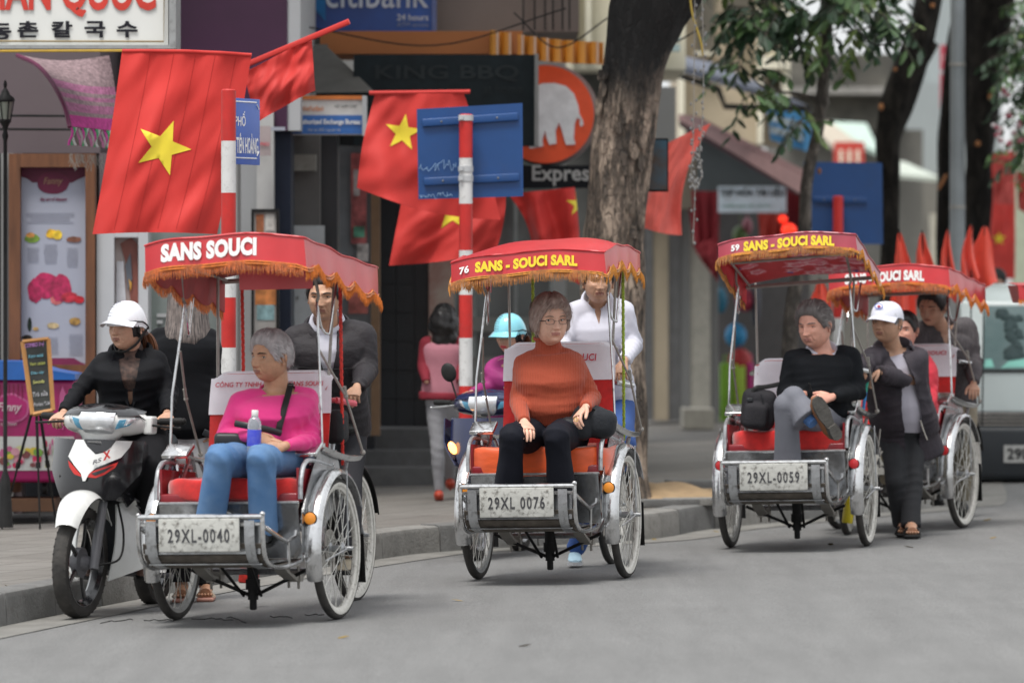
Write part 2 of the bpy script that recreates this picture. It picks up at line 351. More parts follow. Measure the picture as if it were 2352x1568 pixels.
# ------------------------------------------------------------------ street front: every box is given by where it stands in space (edges as seen along the sight line at its distance)
def PX(d): return d/F
def panel(b, x0, y0, x1, y1, d, t=.1, m=None):
    """upright slab whose front face stands at distance d"""
    a = P(x0, y1, d); c = P(x1, y0, d); b.box(((a.x+c.x)/2, d+t/2, (a.z+c.z)/2), (c.x-a.x, t, c.z-a.z), m=m)
def drop_to(x0, y0, x1, d, z=.0, t=.1, b=None, m=None):
    a = P(x0, y0, d); c = P(x1, y0, d); b.box(((a.x+c.x)/2, d+t/2, (a.z+z)/2), (c.x-a.x, t, a.z-z), m=m)
def simple(name, mb, m, label=None, cat=None, parent=None, **k): return mb.build(name, m, parent, world=True, label=label, cat=cat, **k)
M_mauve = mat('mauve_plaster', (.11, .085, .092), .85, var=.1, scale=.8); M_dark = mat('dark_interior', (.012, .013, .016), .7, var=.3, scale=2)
M_greyw = mat('grey_wall', (.22, .22, .215), .8, var=.08, scale=1); M_white_w = mat('white_frame', (.44, .45, .46), .6, var=.05, scale=2)
M_wood2 = mat('brown_wood', (.13, .05, .02), .5, var=.3, scale=5, aniso=(6, 6, .6)); M_purple = mat('purple_board', (.055, .010, .045), .45, var=.25, scale=.7, col2=(.035, .006, .03))
M_glass = mat('shop_glass', (.17, .20, .19), rough=.12, var=.25, scale=.6, spec=.8); M_blk = mat('black_stone', (.014, .016, .019), .35, var=.3, scale=1.5)
M_paper = mat('poster_paper', (.34, .355, .42), .6, var=.05, scale=2); M_cream = mat('cream_plaster', (.74, .70, .56), .85, var=.10, scale=.8, dirt=.15); M_beige = mat('beige_plaster', (.44, .37, .27), .85, var=.12, scale=.9, dirt=.2)
M_taupe = mat('taupe_cladding', (.21, .175, .155), .7, var=.12, scale=1); M_concrete = mat('old_concrete', (.26, .25, .23), .85, var=.2, scale=1.2, dirt=.5); M_mould = mat('mouldy_concrete', (.10, .095, .08), .9, var=.4, scale=1.6, col2=(.035, .034, .03), dirt=.6)
M_brass = mat('steel_grey', (.2, .2, .2), .4, metal=.6)
def S_(px, d): return px*d/F
# ---------- ice cream parlour on the left (d about 36-38)
sh = thing('ice_cream_parlour', 'left corner shopfront with dark doorway, mauve upper wall and white column', 'building', P(150, 1100, 38))
b = MB(); panel(b, -700, -1900, 230, 352, 37.2, 4, 0); panel(b, 30, 352, 50, 1200, 37.2, .3, 0); panel(b, 228, 352, 262, 560, 37.2, .5, 0); simple('wall', b, M_mauve, parent=sh)  # upper wall carried up out of view to block the sky
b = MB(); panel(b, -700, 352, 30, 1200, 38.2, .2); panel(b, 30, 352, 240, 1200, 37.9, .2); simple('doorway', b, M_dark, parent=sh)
b = MB(); panel(b, 2, 352, 9, 1180, 37.1, .1); panel(b, 14, 352, 30, 1180, 37.15, .1); simple('door_frame', b, M_greyw, parent=sh)
for a in ((48, 265, 'rail'), (48, 296, 'rail')): b = MB(); b.tube([P(-200, a[1], 36.9), P(236, a[1]+2, 36.9)], .008, n=6); simple('rail', b, M_black, parent=sh)
b = MB(); panel(b, 222, 530, 262, 1190, 36.9, .35); panel(b, 318, 530, 340, 1190, 36.9, .35); panel(b, 262.3, 530, 317.7, 545, 36.9, .3); simple('column', b, M_white_w, parent=sh)
b = MB(); panel(b, 262, 540, 318, 1190, 37.0, .1); wp = simple('window_sticker', b, mat('sticker_pale', (.46, .44, .42), .5, var=.2, scale=2, col2=(.30, .14, .12)), parent=sh)
st = lambda x, y: P(x, y, 36.99)
for k, (pts, c) in enumerate([([(276, 560), (300, 545), (316, 560), (318, 760), (300, 690), (288, 600)], (.22, .07, .05)), ([(268, 600), (284, 600), (290, 700), (276, 780), (266, 700)], (.55, .55, .58)), ([(292, 700), (302, 690), (306, 740), (296, 752)], (.12, .45, .05)), ([(282, 720), (288, 715), (290, 750), (284, 752)], (.5, .05, .06)), ([(288, 610), (300, 580), (304, 640), (294, 670)], (.10, .11, .13)), ([(296, 640), (303, 650), (300, 670)], (.6, .3, .04))]):
    b = MB(); b.drape([(x, -y) for x, y in pts], lambda x, y: st(x, -y), .003+.003*k, thick=.002); b.build('print_patch', mat('sticker_col%d' % k, c, .5), wp, True, smooth=0, kind='stuff')
b = MB(); panel(b, 340, 440, 508, 1190, 37.6, .2); simple('glass_front', b, M_glass, parent=sh)
b = MB(); panel(b, 505, 250, 545, 1150, 37.3, .5); simple('pier', b, M_greyw, parent=sh)
b = MB(); panel(b, -300, 1192, 560, 1240, 36.3, 1.4); simple('door_step', b, mat('step_stone', (.09, .09, .09), .7, dirt=.4), parent=sh)
for yy in (612, 625, 720, 735): b = MB(); panel(b, 360, yy, 372+random.random()*20, yy+8, 37.58, .01); simple('door_lettering', b, M_white_w, parent=sh, kind='stuff')
# poster in a wooden frame
ps = thing('poster_case', 'tall wooden framed ice cream poster with raspberry scoops beside the left doorway', 'poster', P(120, 600, 37))
for q in ((20, 353, 46, 1130), (196, 353, 218, 1130), (46.2, 353, 195.8, 384), (46.2, 838, 195.8, 875)): b = MB(); panel(b, *q, 36.85, .16); simple('frame_side', b, M_wood2, parent=ps)
b = MB(); panel(b, 46, 384, 196, 838, 36.95, .05); pp = simple('poster_sheet', b, M_paper, parent=ps)
pf = lambda x, y: P(x, -y, 36.949)
def pat(pts, c, name='print_patch', off=.002, parent=pp, fn=pf, step=None, **k):
    b = MB(); b.drape([(x, -y) for x, y in pts], fn, off, thick=.0012, step=step); o = b.build(name, mat('ink_%02x%02x%02x' % tuple(int(min(1, q)*255) for q in c), c, .6, var=k.get('var', .15), scale=k.get('scale', 9)), parent, True, smooth=0, kind='stuff'); return o
def blob(cx, cy, rx, ry, n=14, wob=.12, seed=0):
    r = random.Random(seed); return [(cx+rx*math.cos(2*math.pi*i/n)*(1+r.uniform(-wob, wob)), cy+ry*math.sin(2*math.pi*i/n)*(1+r.uniform(-wob, wob))) for i in range(n)]
pat([(46, 385), (196, 385), (196, 405), (180, 412), (165, 420), (150, 418), (100, 418), (75, 420), (62, 410), (46, 405)], (.10, .006, .03)); pat(blob(122, 420, 37, 26, 20, .03, 2), (.13, .008, .04), off=.004); pat([(46, 822), (170, 822), (186, 832), (196, 835), (196, 838), (46, 838)], (.16, .01, .06))
text('Fanny', S_(44, 37), S_(20, 37), mat('gold_ink', (.35, .2, .12), .5), pp, Matrix.Translation(P(100, 428, 36.94)) @ FRONT, world=True, shear=.3); text('the art of dessert', S_(62, 37), S_(9, 37), mat('maroon_ink', (.16, .02, .06), .6), pp, Matrix.Translation(P(92, 462, 36.945)) @ FRONT, world=True, shear=.3, bold=.02)
for k, (cx, cy, rx, ry, c) in enumerate([(74, 548, 17, 10, (.15, .25, .03)), (70, 540, 10, 6, (.5, .22, .05)), (118, 537, 12, 11, (.65, .38, .02)), (132, 540, 11, 11, (.68, .45, .03)), (170, 550, 17, 7, (.18, .07, .04)), (80, 668, 17, 28, (.32, .01, .06)), (105, 655, 28, 30, (.40, .015, .08)), (140, 662, 25, 32, (.36, .015, .07)), (160, 683, 20, 12, (.42, .02, .04)), (182, 688, 12, 9, (.42, .01, .02)), (130, 688, 14, 12, (.5, .12, .12)), (68, 745, 5, 16, (.02, .03, .02)), (82, 755, 7, 4, (.4, .25, .08)), (122, 748, 14, 7, (.5, .38, .2)), (172, 738, 13, 9, (.35, .2, .05)), (168, 735, 8, 5, (.12, .2, .03)), (62, 775, 12, 6, (.03, .025, .02))]): pat(blob(cx, cy, rx, ry, 18, .10, k), c, off=.002+.0006*(k % 5), var=.55, scale=22)
r_ = random.Random(2)
for x, y, w_, n in ((60, 490, 110, 5), (62, 570, 28, 7), (100, 562, 32, 9), (152, 570, 28, 9), (108, 775, 26, 8), (158, 768, 32, 10)):
    bb = MB()
    for i in range(n): q = P(x, y+i*5, 36.945); bb.box((q.x+S_(w_, 37)*.5, q.y, q.z), (S_(w_, 37)*r_.uniform(.8, 1), .001, S_(1.6, 37)))
    bb.build('print_lines', mat('text_grey', (.25, .26, .32), .6), pp, True, smooth=0, kind='stuff')
# HAN QUOC sign box
sg = thing('shop_sign', 'white HAN QUOC sign box with black Korean letters above the left shop', 'sign', P(150, 40, 34.5))
b = MB(); panel(b, -500, -120, 386, 104, 34.5, .35); simple('sign_box', b, mat('sign_white', (.66, .67, .64), .5, var=.05, scale=1.5), parent=sg)
b = MB(); panel(b, -500, 104, 404, 112, 34.42, .5); panel(b, 388, -120, 404, 104, 34.42, .5); simple('sign_frame', b, mat('frame_grey', (.28, .29, .29), .5, dirt=.4), parent=sg); b = MB(); b.tube([P(-500, 94, 34.48), P(376, 96, 34.48), P(378, -120, 34.48)], .006, n=5); simple('sign_cord', b, mat('tan_cord', (.25, .19, .1), .8), parent=sg)
text('HÀN QUỐC', S_(394, 34.5), S_(150, 34.5), mat('sign_red', (.52, .035, .02), .5), sg, Matrix.Translation(P(-36, 40, 34.49)) @ FRONT, world=True, bold=.03)
for ch, x in (('동', -22), ('촌', 40), ('칼', 118), ('국', 194), ('수', 268)): text(ch, S_(48, 34.5), S_(38, 34.5), mat('ink_black', (.015, .015, .02), .5), sg, Matrix.Translation(P(x, 87 if ch != '동' else 92, 34.49)) @ FRONT, world=True, bold=.035)
# woven awning with stripes, hanging under the sign
aw = thing('woven_awning', 'pink woven cloth with striped fringe hanging from a curved pole under the sign', 'awning', P(150, 200, 35))
def awn(u, v):
    e0 = curve([P(40, 128, 35.6), P(85, 150, 35.3), P(120, 190, 35.0), P(148, 245, 34.8), P(160, 292, 34.7)], 4); i = v*(len(e0)-1); k = min(int(i), len(e0)-2); a = e0[k].lerp(e0[k+1], i-k)
    t0 = P(135+150*v*.8, 150+20*v, 35.0); bq = P(250+25*v, 128+175*v**1.1, 35.6); return a.lerp(bq, u)+Vector((0, -.05*math.sin(u*math.pi), -.04*math.sin(u*math.pi)*(1-v)))
b = MB(); b.grid(awn, 24, 20, thick=.008, mfn=lambda u, v: 1 if .45 < v < .8 and v*37 % 3 > 1 else (2 if v > .86 else 0)); simple('cloth', b, [mat('woven_grey', (.24, .17, .18), .9, var=.4, scale=40, bump=.6), mat('woven_pink', (.33, .12, .22), .9, var=.4, scale=40, bump=.6), mat('woven_magenta', (.42, .04, .22), .9, var=.3, scale=30)], parent=aw)
cols = [(.45, .04, .25), (.05, .3, .12), (.5, .5, .48), (.12, .09, .08), (.4, .12, .25), (.35, .3, .3)]
for i in range(26):
    b = MB(); x0 = .0+i/26; b.grid(lambda u, v: awn(x0+u/26, 1)+Vector((.012*math.sin(i+v*5), -.02*v, -.11*S_(60, 35)/.16*v)), 1, 4, thick=.004); simple('stripe', b, mat('stripe%d' % (i*7 % 6), cols[i*7 % 6], .9), parent=aw)
b = MB(); r_ = random.Random(4)
for i in range(60): q = awn(r_.random(), 1)-Vector((0, .02, .16)); b.tube(curve([q, q+Vector((r_.uniform(-.01, .01), 0, -.03)), q+Vector((r_.uniform(-.03, .03), 0, -.05-.06*r_.random()))], 3), .0016, n=3)
simple('tassels', b, mat('thread', (.25, .24, .22), .9), parent=aw, kind='stuff')
b = MB(); b.tube(curve([P(40, 128, 35.58), P(85, 150, 35.28), P(120, 190, 34.98), P(148, 245, 34.78), P(160, 292, 34.68)], 4), .014, n=6); simple('bent_pole', b, mat('pole_maroon', (.12, .02, .06), .5), parent=aw)
b = MB(); b.tube([P(0, 118, 34.3), P(283, 117, 33.02)], .008, n=6); fp = simple('yellow_flagpole', b, mat('bamboo_yellow', (.42, .26, .02), .5), 'thin yellow pole holding the big starred flag', 'flagpole')
# wall lantern
ln = thing('street_lantern', 'black lantern on a post at the left edge of the photo', 'lamp', P(12, 620, 35.2)); b = MB(); q = P(12, 330, 35.2); Mx = Matrix.Translation((q.x, q.y, 0)); z = lambda y: P(0, y, 35.2).z
b.lathe([(.006, z(185)), (.012, z(195)), (.008, z(203)), (.022, z(210)), (.03, z(218)), (.055, z(225)), (.062, z(232)), (.055, z(234))], 16, Mx); b.lathe([(.032, z(275)), (.04, z(278)), (.02, z(290)), (.012, z(300)), (.02, z(312)), (.012, z(325)), (.013, KZ+.3), (.03, KZ+.25), (.05, KZ-.05)], 16, Mx); b.build('lamp_post', M_black, ln, True)
for k in range(6): a = k*math.pi/3; b = MB(); b.tube([Vector((q.x+.052*math.cos(a), q.y+.052*math.sin(a), z(234))), Vector((q.x+.034*math.cos(a), q.y+.034*math.sin(a), z(276)))], .004, n=5); b.build('lamp_bar', M_black, ln, True)
b = MB(); b.lathe([(.046, z(235)), (.03, z(274))], 12, Mx); b.build('lamp_glass', mat('frosted_glass', (.30, .33, .28), .4), ln, True)
# ---------- second shop: purple fascia, posts, window columns
s2 = thing('corner_building', 'building with purple fascia, white column and dark posts behind the first pole', 'building', P(560, 1100, 40.5))
b = MB(); panel(b, 404, -1700, 660, 300, 38.6, 4); simple('fascia', b, M_purple, parent=s2)  # unseen upper part added to the height to screen sky light
b = MB(); panel(b, 660, -300, 690, 300, 38.62, 3); panel(b, 545, 280, 590, 1120, 38.6, .6); simple('column', b, M_white_w, parent=s2)
b = MB(); panel(b, 590, 250, 628, 1115, 38.5, .6); simple('column', b, mat('white_column', (.50, .50, .49), .6, var=.06), parent=s2)
b = MB(); panel(b, 628, 300, 668, 1115, 38.7, .6); simple('dark_post', b, mat('navy_post', (.015, .02, .035), .5), parent=s2)
b = MB(); panel(b, 668, 300, 735, 1110, 39.6, .3); simple('shutter', b, mat('grey_shutter', (.13, .125, .12), .7, var=.1), parent=s2); b = MB(); panel(b, 668, 355, 725, 392, 39.4, .15); simple('box_light', b, mat('old_sign', (.28, .27, .24), .7, dirt=.4), parent=s2)
b = MB(); panel(b, 668, 518, 745, 860, 39.45, .05); wp = simple('notice_board', b, mat('notice_white', (.46, .49, .50), .6), parent=s2)
for i in range(5):
    for j in range(2): b = MB(); panel(b, 680+j*32, 560+i*30, 686+j*32, 568+i*30, 39.44, .01); b.build('notice_mark', M_greyw, wp, True, kind='stuff')
b = MB(); panel(b, 725, 300, 775, 1110, 39.8, .5); simple('dark_post', b, M_blk, parent=s2)
fr = thing('framed_menu', 'black framed menu display standing beside the white column', 'sign', P(610, 700, 38.2)); b = MB()
for q in ((577, 480, 583, 800), (634, 480, 641, 800), (583.2, 480, 633.8, 487)): panel(b, *q, 38.2, .06)
simple('frame', b, M_black, parent=fr, kind=None); b = MB(); panel(b, 583, 487, 634, 800, 38.22, .03); mp = simple('menu_sheet', b, mat('menu_paper', (.42, .40, .38), .6), parent=fr)
for x0, y0, x1, y1, c in ((588, 492, 606, 540, (.35, .12, .05)), (610, 492, 630, 530, (.5, .48, .45)), (586, 640, 634, 700, (.55, .2, .06)), (590, 700, 630, 735, (.25, .4, .42)), (590, 545, 620, 600, (.45, .42, .4))):
    b = MB(); panel(b, x0, y0, x1, y1, 38.215, .003); b.build('print_patch', mat('menu%02x%02x' % (int(c[0]*255), int(c[2]*255)), c, .6, var=.5, scale=12), mp, True, smooth=0, kind='stuff')
for k, (yy, c) in enumerate(((300, 'a'), (318, 'b'))): pass
b = MB(); panel(b, 622, 292, 655, 300, 38.4, .02); simple('small_lettering', b, M_paper, parent=s2, kind='stuff')
b = MB(); panel(b, 588, 290, 622, 358, 38.3, .03); ns = simple('notice_plate', b, mat('pink_paper', (.36, .30, .30), .7), 'small pinkish notice with red text on the white column', 'notice'); text('0983', S_(26, 38), S_(8, 38), M_redprint, ns, Matrix.Translation(P(592, 335, 38.29)) @ FRONT, world=True)
# Citibank sign, taupe wall and orange canopy
s3 = thing('restaurant_building', 'dark restaurant front with orange canopy, taupe upper wall and grey stone base', 'building', P(950, 1000, 43))
b = MB(); panel(b, 690, -1600, 1330, 74, 42.2, 3); simple('upper_wall', b, M_taupe, parent=s3)  # raised well past the view so it cuts off sky light
for x in (1200, 1226, 1250, 1268, 1290, 1306): b = MB(); panel(b, x, -300, x+4, 70, 42.0, .05); simple('baluster', b, M_black, parent=s3)
b = MB(); panel(b, 735, 72, 1200, 124, 41.2, 1.2); simple('canopy_fascia', b, mat('orange_fascia', (.36, .12, .03), .6, var=.15, scale=1), parent=s3)
def corr(u, v):
    q = P(1128+258*u, 70+28*u+(56-6*u)*v+5*math.sin(u*math.pi), 41.1+u*.6); return q+Vector((0, -.05*math.copysign(abs(math.sin(u*math.pi*9))**.5, math.sin(u*math.pi*18)), 0))
b = MB(); b.grid(corr, 180, 2, thick=.01); simple('corrugated_edge', b, mat('orange_sheet', (.58, .24, .03), .45, var=.2, scale=3), parent=s3, smooth=20)
b = MB()
for i in range(9): u = (i+.5)/9; q0 = corr(u, 0)-Vector((0, .07, 0)); q1 = corr(u, 1)-Vector((0, .07, 0)); b.tube([q0, q1], .008, n=4)
simple('canopy_light_strips', b, mat('strip_pale', (.6, .42, .32), .5), parent=s3, kind='stuff')
b = MB(); b.add([P(668, 108, 41), P(752, 108, 41), P(862, 212, 40.4), P(690, 215, 40.4), P(690, 74, 42.2), P(760, 74, 42.2)], [(0, 3, 2, 1), (0, 1, 5, 4)]); simple('grey_awning', b, mat('grey_canvas', (.13, .125, .115), .85), parent=s3)
b = MB(); panel(b, 668, 212, 860, 1105, 42.4, .4); simple('shop_window', b, M_blk, parent=s3)
b = MB(); panel(b, 772, 335, 852, 1000, 41.6, .12); dc = simple('display_case', b, mat('case_grey', (.22, .24, .26), .4), parent=s3)
for x0, y0, x1, y1, c in ((806, 352, 842, 560, (.38, .10, .10)), (812, 390, 826, 450, (.55, .5, .5)), (800, 640, 845, 720, (.42, .12, .10)), (812, 520, 838, 545, (.10, .3, .2)), (820, 560, 846, 600, (.5, .47, .45))):
    b = MB(); panel(b, x0, y0, x1, y1, 41.59-(x1+y0)*.00006, .004); b.build('print_patch', mat('case%02x%02x' % (int(c[0]*255), int(c[1]*255)), c, .6, var=.6, scale=10), dc, True, smooth=0, kind='stuff')
b = MB(); panel(b, 852, 330, 872, 1000, 41.5, .2); simple('wooden_post', b, mat('tan_post', (.22, .13, .07), .6), parent=s3)
b = MB(); panel(b, 866, 330, 1000, 985, 43.5, .4); simple('stone_wall', b, M_blk, parent=s3)
for i in range(8):
    for j in range(3): b = MB(); panel(b, 869+j*42, 455+i*66, 909+j*42, 519+i*66, 43.47, .04); b.build('stone_tile', M_blk, s3, True)
b = MB(); panel(b, 985, 540, 1042, 1000, 43.3, .2); simple('poster_panel', b, mat('ad_panel', (.36, .32, .27), .6, var=.45, scale=3, col2=(.30, .08, .06)), parent=s3)
b = MB(); panel(b, 1030, 320, 1270, 1060, 44.2, .3); simple('glass_front', b, M_glass, parent=s3)
for x in (1040, 1085, 1180, 1262): b = MB(); panel(b, x, 440, x+9, 1000, 44.05, .1); simple('window_mullion', b, mat('mullion', (.30, .32, .31), .5), parent=s3)
b = MB(); panel(b, 1030, 728, 1240, 762, 44.0, .3); panel(b, 1030, 820, 1240, 1060, 44.0, .3); simple('sill_band', b, mat('base_grey', (.26, .26, .24), .8), parent=s3)
for i, (y0, y1, dd) in enumerate(((985, 1035, 42.6), (1035, 1075, 42.0), (1075, 1125, 41.4))): b = MB(); panel(b, 560, y0, 1250, y1+60, dd, 2.2); simple('step', b, mat('step_granite', (.10, .10, .10), .7, var=.2, dirt=.3), parent=s3)
cb = thing('bank_sign', 'blue citibank sign on the wall at the top', 'sign', P(845, 30, 41.9)); b = MB(); panel(b, 690, -110, 998, 72, 41.8, .2); simple('sign_box', b, mat('bank_blue', (.006, .07, .34), .35, var=.3, scale=1.0, col2=(.005, .035, .2)), parent=cb)
b = MB(); panel(b, 992, -110, 1002, 72, 41.75, .2); simple('sign_edge', b, mat('edge_blue', (.12, .16, .35), .5), parent=cb)
pat([(712, 10), (748, -30), (748, 50)], (.01, .16, .42), parent=cb, fn=lambda x, y: P(x, -y, 41.79), name='sign_arrow')
text('citibank', S_(236, 41.8), S_(68, 41.8), mat('sign_pale', (.55, .6, .68), .5), cb, Matrix.Translation(P(748, 19, 41.78)) @ FRONT, world=True, bold=.005)
text('24 hours', S_(72, 41.8), S_(15, 41.8), mat('sign_pale', (1, 1, 1)), cb, Matrix.Translation(P(912, 48, 41.78)) @ FRONT, world=True, bold=.02); text('ATM access', S_(72, 41.8), S_(10, 41.8), mat('sign_dim', (.25, .28, .36), .5), cb, Matrix.Translation(P(912, 62, 41.78)) @ FRONT, world=True)
ex = thing('exchange_sign', 'white and blue Authorized Exchange Bureau sign under the grey awning', 'sign', P(750, 260, 39)); b = MB(); panel(b, 655, 222, 832, 310, 39, .16); simple('sign_box', b, mat('sign_offwhite', (.62, .60, .57), .5), parent=ex)
b = MB(); panel(b, 655, 265, 832, 308, 38.99, .02); simple('blue_field', b, mat('field_blue', (.03, .13, .40), .5), parent=ex); b = MB(); panel(b, 655, 220, 832, 229, 38.98, .03); simple('orange_stripe', b, mat('stripe_orange', (.6, .17, .03), .5), parent=ex); b = MB(); panel(b, 832, 220, 842, 312, 38.95, .2); simple('sign_edge', b, M_white_w, parent=ex)
text('LienVietPostBank', S_(62, 39), S_(11, 39), mat('stripe_orange', (1, 1, 1)), ex, Matrix.Translation(P(682, 255, 38.985)) @ FRONT, world=True, bold=.01); text('VIET NAM CORP', S_(52, 39), S_(7, 39), M_dark, ex, Matrix.Translation(P(768, 248, 38.985)) @ FRONT, world=True)
text('Authorized Exchange Bureau', S_(146, 39), S_(15, 39), M_white, ex, Matrix.Translation(P(682, 289, 38.98)) @ FRONT, world=True, bold=.025); text('đại lý đổi ngoại tệ', S_(76, 39), S_(9, 39), M_white_w, ex, Matrix.Translation(P(706, 303, 38.98)) @ FRONT, world=True)
pat(blob(672, 282, 7, 7, 10, .1, 1), (.6, .15, .04), parent=ex, fn=lambda x, y: P(x, -y, 38.985)); pat(blob(673, 250, 6, 6, 10, .1, 1), (.6, .17, .05), parent=ex, fn=lambda x, y: P(x, -y, 38.985))
kb = thing('restaurant_sign', 'large black KING BBQ sign board behind the middle flag', 'sign', P(1020, 230, 40.6)); b = MB(); panel(b, 812, 126, 1228, 335, 40.6, .25); simple('sign_box', b, mat('sign_black', (.010, .016, .019), .5, var=.2), parent=kb); b = MB(); panel(b, 1228, 124, 1237, 336, 40.5, .3); simple('sign_edge', b, M_greyw, parent=kb)
text('KING BBQ', S_(330, 40.6), S_(38, 40.6), mat('dark_letter', (.022, .028, .03), .5), kb, Matrix.Translation(P(862, 188, 40.59)) @ FRONT, world=True, bold=.02); text('at home', S_(90, 40.6), S_(22, 40.6), mat('dark_letter', (1, 1, 1)), kb, Matrix.Translation(P(1110, 215, 40.59)) @ FRONT, world=True)
# elephant sign: round red sign with the white elephant
el = thing('elephant_sign', 'round orange red sign with a white elephant and a dark Express band', 'sign', P(1255, 262, 42)); q = P(1252, 264, 42); b = MB(); b.lathe([(S_(118, 42), 0), (S_(118, 42), .22)], 56, Matrix.Translation((q.x+.02, q.y+.02, q.z)) @ Matrix.Rotation(R(90), 4, 'X') @ Matrix.Translation((0, 0, -.24))); simple('rim', b, M_greyw, parent=el)
b = MB(); b.lathe([(S_(112, 42), -.02), (S_(112, 42), .22)], 56, Matrix.Translation(q) @ Matrix.Rotation(R(90), 4, 'X') @ Matrix.Translation((0, 0, -.1))); simple('disc', b, mat('elephant_red', (.78, .085, .02), .45, var=.06), parent=el)
ele = [(1218, 205), (1245, 192), (1275, 191), (1300, 198), (1318, 215), (1328, 242), (1331, 262), (1338, 275), (1340, 286), (1334, 292), (1331, 284), (1333, 276), (1326, 270), (1320, 285), (1318, 318), (1322, 332), (1300, 333), (1296, 320), (1290, 298), (1284, 282), (1276, 300), (1278, 330), (1262, 333), (1256, 318), (1252, 300), (1246, 322), (1248, 336), (1216, 342), (1214, 300), (1210, 240)]
pat(ele, (.66, .66, .68), parent=el, fn=lambda x, y: P(x, -y, 41.87), name='elephant', off=.004)
b = MB(); panel(b, 1180, 380, 1362, 432, 41.9, .15); simple('sign_band', b, M_dark, parent=el); text('Express', S_(150, 42), S_(48, 42), mat('express_grey', (.38, .38, .37), .5), el, Matrix.Translation(P(1222, 427, 41.89)) @ FRONT, world=True, bold=.02)
# cream house with pilasters behind the trunk
ch = thing('cream_house', 'cream plastered house with pilasters and blue louvred window behind the big trunk', 'building', P(1400, 900, 50)); b = MB(); panel(b, 1290, -1300, 1575, 160, 50, 3); simple('wall', b, M_cream, parent=ch)  # extra unseen height added to keep sky light from behind
for x in (1312, 1345, 1440, 1478, 1510): b = MB(); panel(b, x, -400, x+13, 128+(x-1312)*.12, 49.8, .25); simple('pilaster', b, M_cream, parent=ch)
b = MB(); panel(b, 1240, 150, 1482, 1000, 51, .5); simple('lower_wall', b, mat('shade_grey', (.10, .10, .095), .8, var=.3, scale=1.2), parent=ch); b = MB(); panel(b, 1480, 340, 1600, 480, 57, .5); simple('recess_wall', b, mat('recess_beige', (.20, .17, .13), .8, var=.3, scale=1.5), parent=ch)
for i in range(7): b = MB(); panel(b, 1524, -30+i*22, 1562, -14+i*22, 49.6, .15); simple('louvre', b, mat('louvre_blue', (.32, .42, .42), .6), parent=ch)
b = MB(); panel(b, 1500, 200, 1552, 340, 48.6, .3); simple('sign_panel', b, M_greyw, parent=ch)
for x0, x1, m_ in ((1480, 1500, M_brass), (1500, 1535, M_beige), (1535, 1560, M_brass), (1560, 1585, M_greyw), (1585, 1632, mat('stone_column', (.46, .44, .38), .8, dirt=.3)), (1632, 1650, M_greyw)): b = MB(); panel(b, x0, 480, x1, 965, 56+x0*.001, .6); simple('pier', b, m_, parent=ch)
b = MB(); panel(b, 1570, 940, 1640, 985, 55, 1); simple('plinth', b, mat('plinth_stone', (.34, .32, .27), .8, dirt=.3), parent=ch)
bn = thing('rubbish_bin', 'tall dark wheeled bin with a yellow band standing on the pavement behind', 'bin', onwalk(1513, 967)); b = MB(); q = onwalk(1513, 967); b.rbox((q.x, q.y, q.z+.32), (.19, .3, .60), r=.02); b.build('bin_body', mat('bin_navy', (.02, .028, .045), .5), bn, True); b = MB(); b.rbox((q.x, q.y-.02, q.z+.64), (.20, .33, .05), r=.015); b.build('lid', M_black, bn, True); b = MB(); panel(b, 1495, 866, 1520, 880, q.y-.165, .01); b.build('band', mat('band_yellow', (.35, .32, .05), .6), bn, True)
# beige townhouse with balconies (upper right of the trunk)
th = thing('beige_townhouse', 'beige townhouse with white posts and balcony openings behind the leaves', 'building', P(1680, 900, 66)); b = MB(); panel(b, 1560, -500, 1748, 330, 66, 4); simple('wall', b, M_beige, parent=th)
for x0, x1 in ((1560, 1572), (1742, 1752), (1796, 1815)): b = MB(); panel(b, x0, -500, x1, 330, 65.6, .4); simple('corner_post', b, M_cream, parent=th)
b = MB(); panel(b, 1752, -500, 1800, 330, 66.8, 2); simple('bay_wall', b, mat('tan_plaster', (.26, .22, .16), .85), parent=th)
for y0 in (-160, 130, 145): b = MB(); panel(b, 1750, y0, 1815, y0+12, 65.5, .5); simple('ledge', b, M_cream, parent=th)
for x0, y0, x1, y1 in ((1600, -60, 1640, 120), (1664, -60, 1720, 60), (1762, 20, 1794, 120), (1764, 165, 1792, 255)): b = MB(); panel(b, x0, y0, x1, y1, 65.9, .2); wi = simple('window', b, mat('shutter_brown', (.10, .09, .07), .6), parent=th); b = MB(); panel(b, x0-4, y1, x1+4, y1+6, 65.75, .3); b.build('sill', M_cream, wi, True)
# low sloping roofs over the stalls on the right
def slope(name, pts, d0, d1, m, parent, t=.06):
    b = MB(); a, b1, c, d_ = pts; A = [P(*a, d0), P(*b1, d0), P(*c, d1), P(*d_, d1)]; nrm = (A[1]-A[0]).cross(A[3]-A[0]).normalized()*t; b.add(A+[p+nrm for p in A], [(0, 1, 2, 3), (7, 6, 5, 4), (0, 4, 5, 1), (1, 5, 6, 2), (2, 6, 7, 3), (3, 7, 4, 0)]); return simple(name, b, m, parent=parent)
st1 = thing('market_stall_house', 'low shophouse with a long reddish sloping roof, dark eaves and hanging red cloth', 'building', P(1720, 1000, 60))
slope('roof', [(1560, 262), (1605, 268), (1850, 392), (1848, 436)], 58, 55, mat('roof_maroon', (.34, .20, .19), .7, var=.15, scale=2, dirt=.2), st1); b = MB(); b.add([P(1560, 262, 58.1), P(1848, 436, 55.1), P(1838, 452, 55.1), P(1560, 290, 58.1)], [(0, 1, 2, 3)]); b.v = b.v; simple('eave_board', b, mat('eave_dark', (.05, .02, .025), .7), parent=st1)
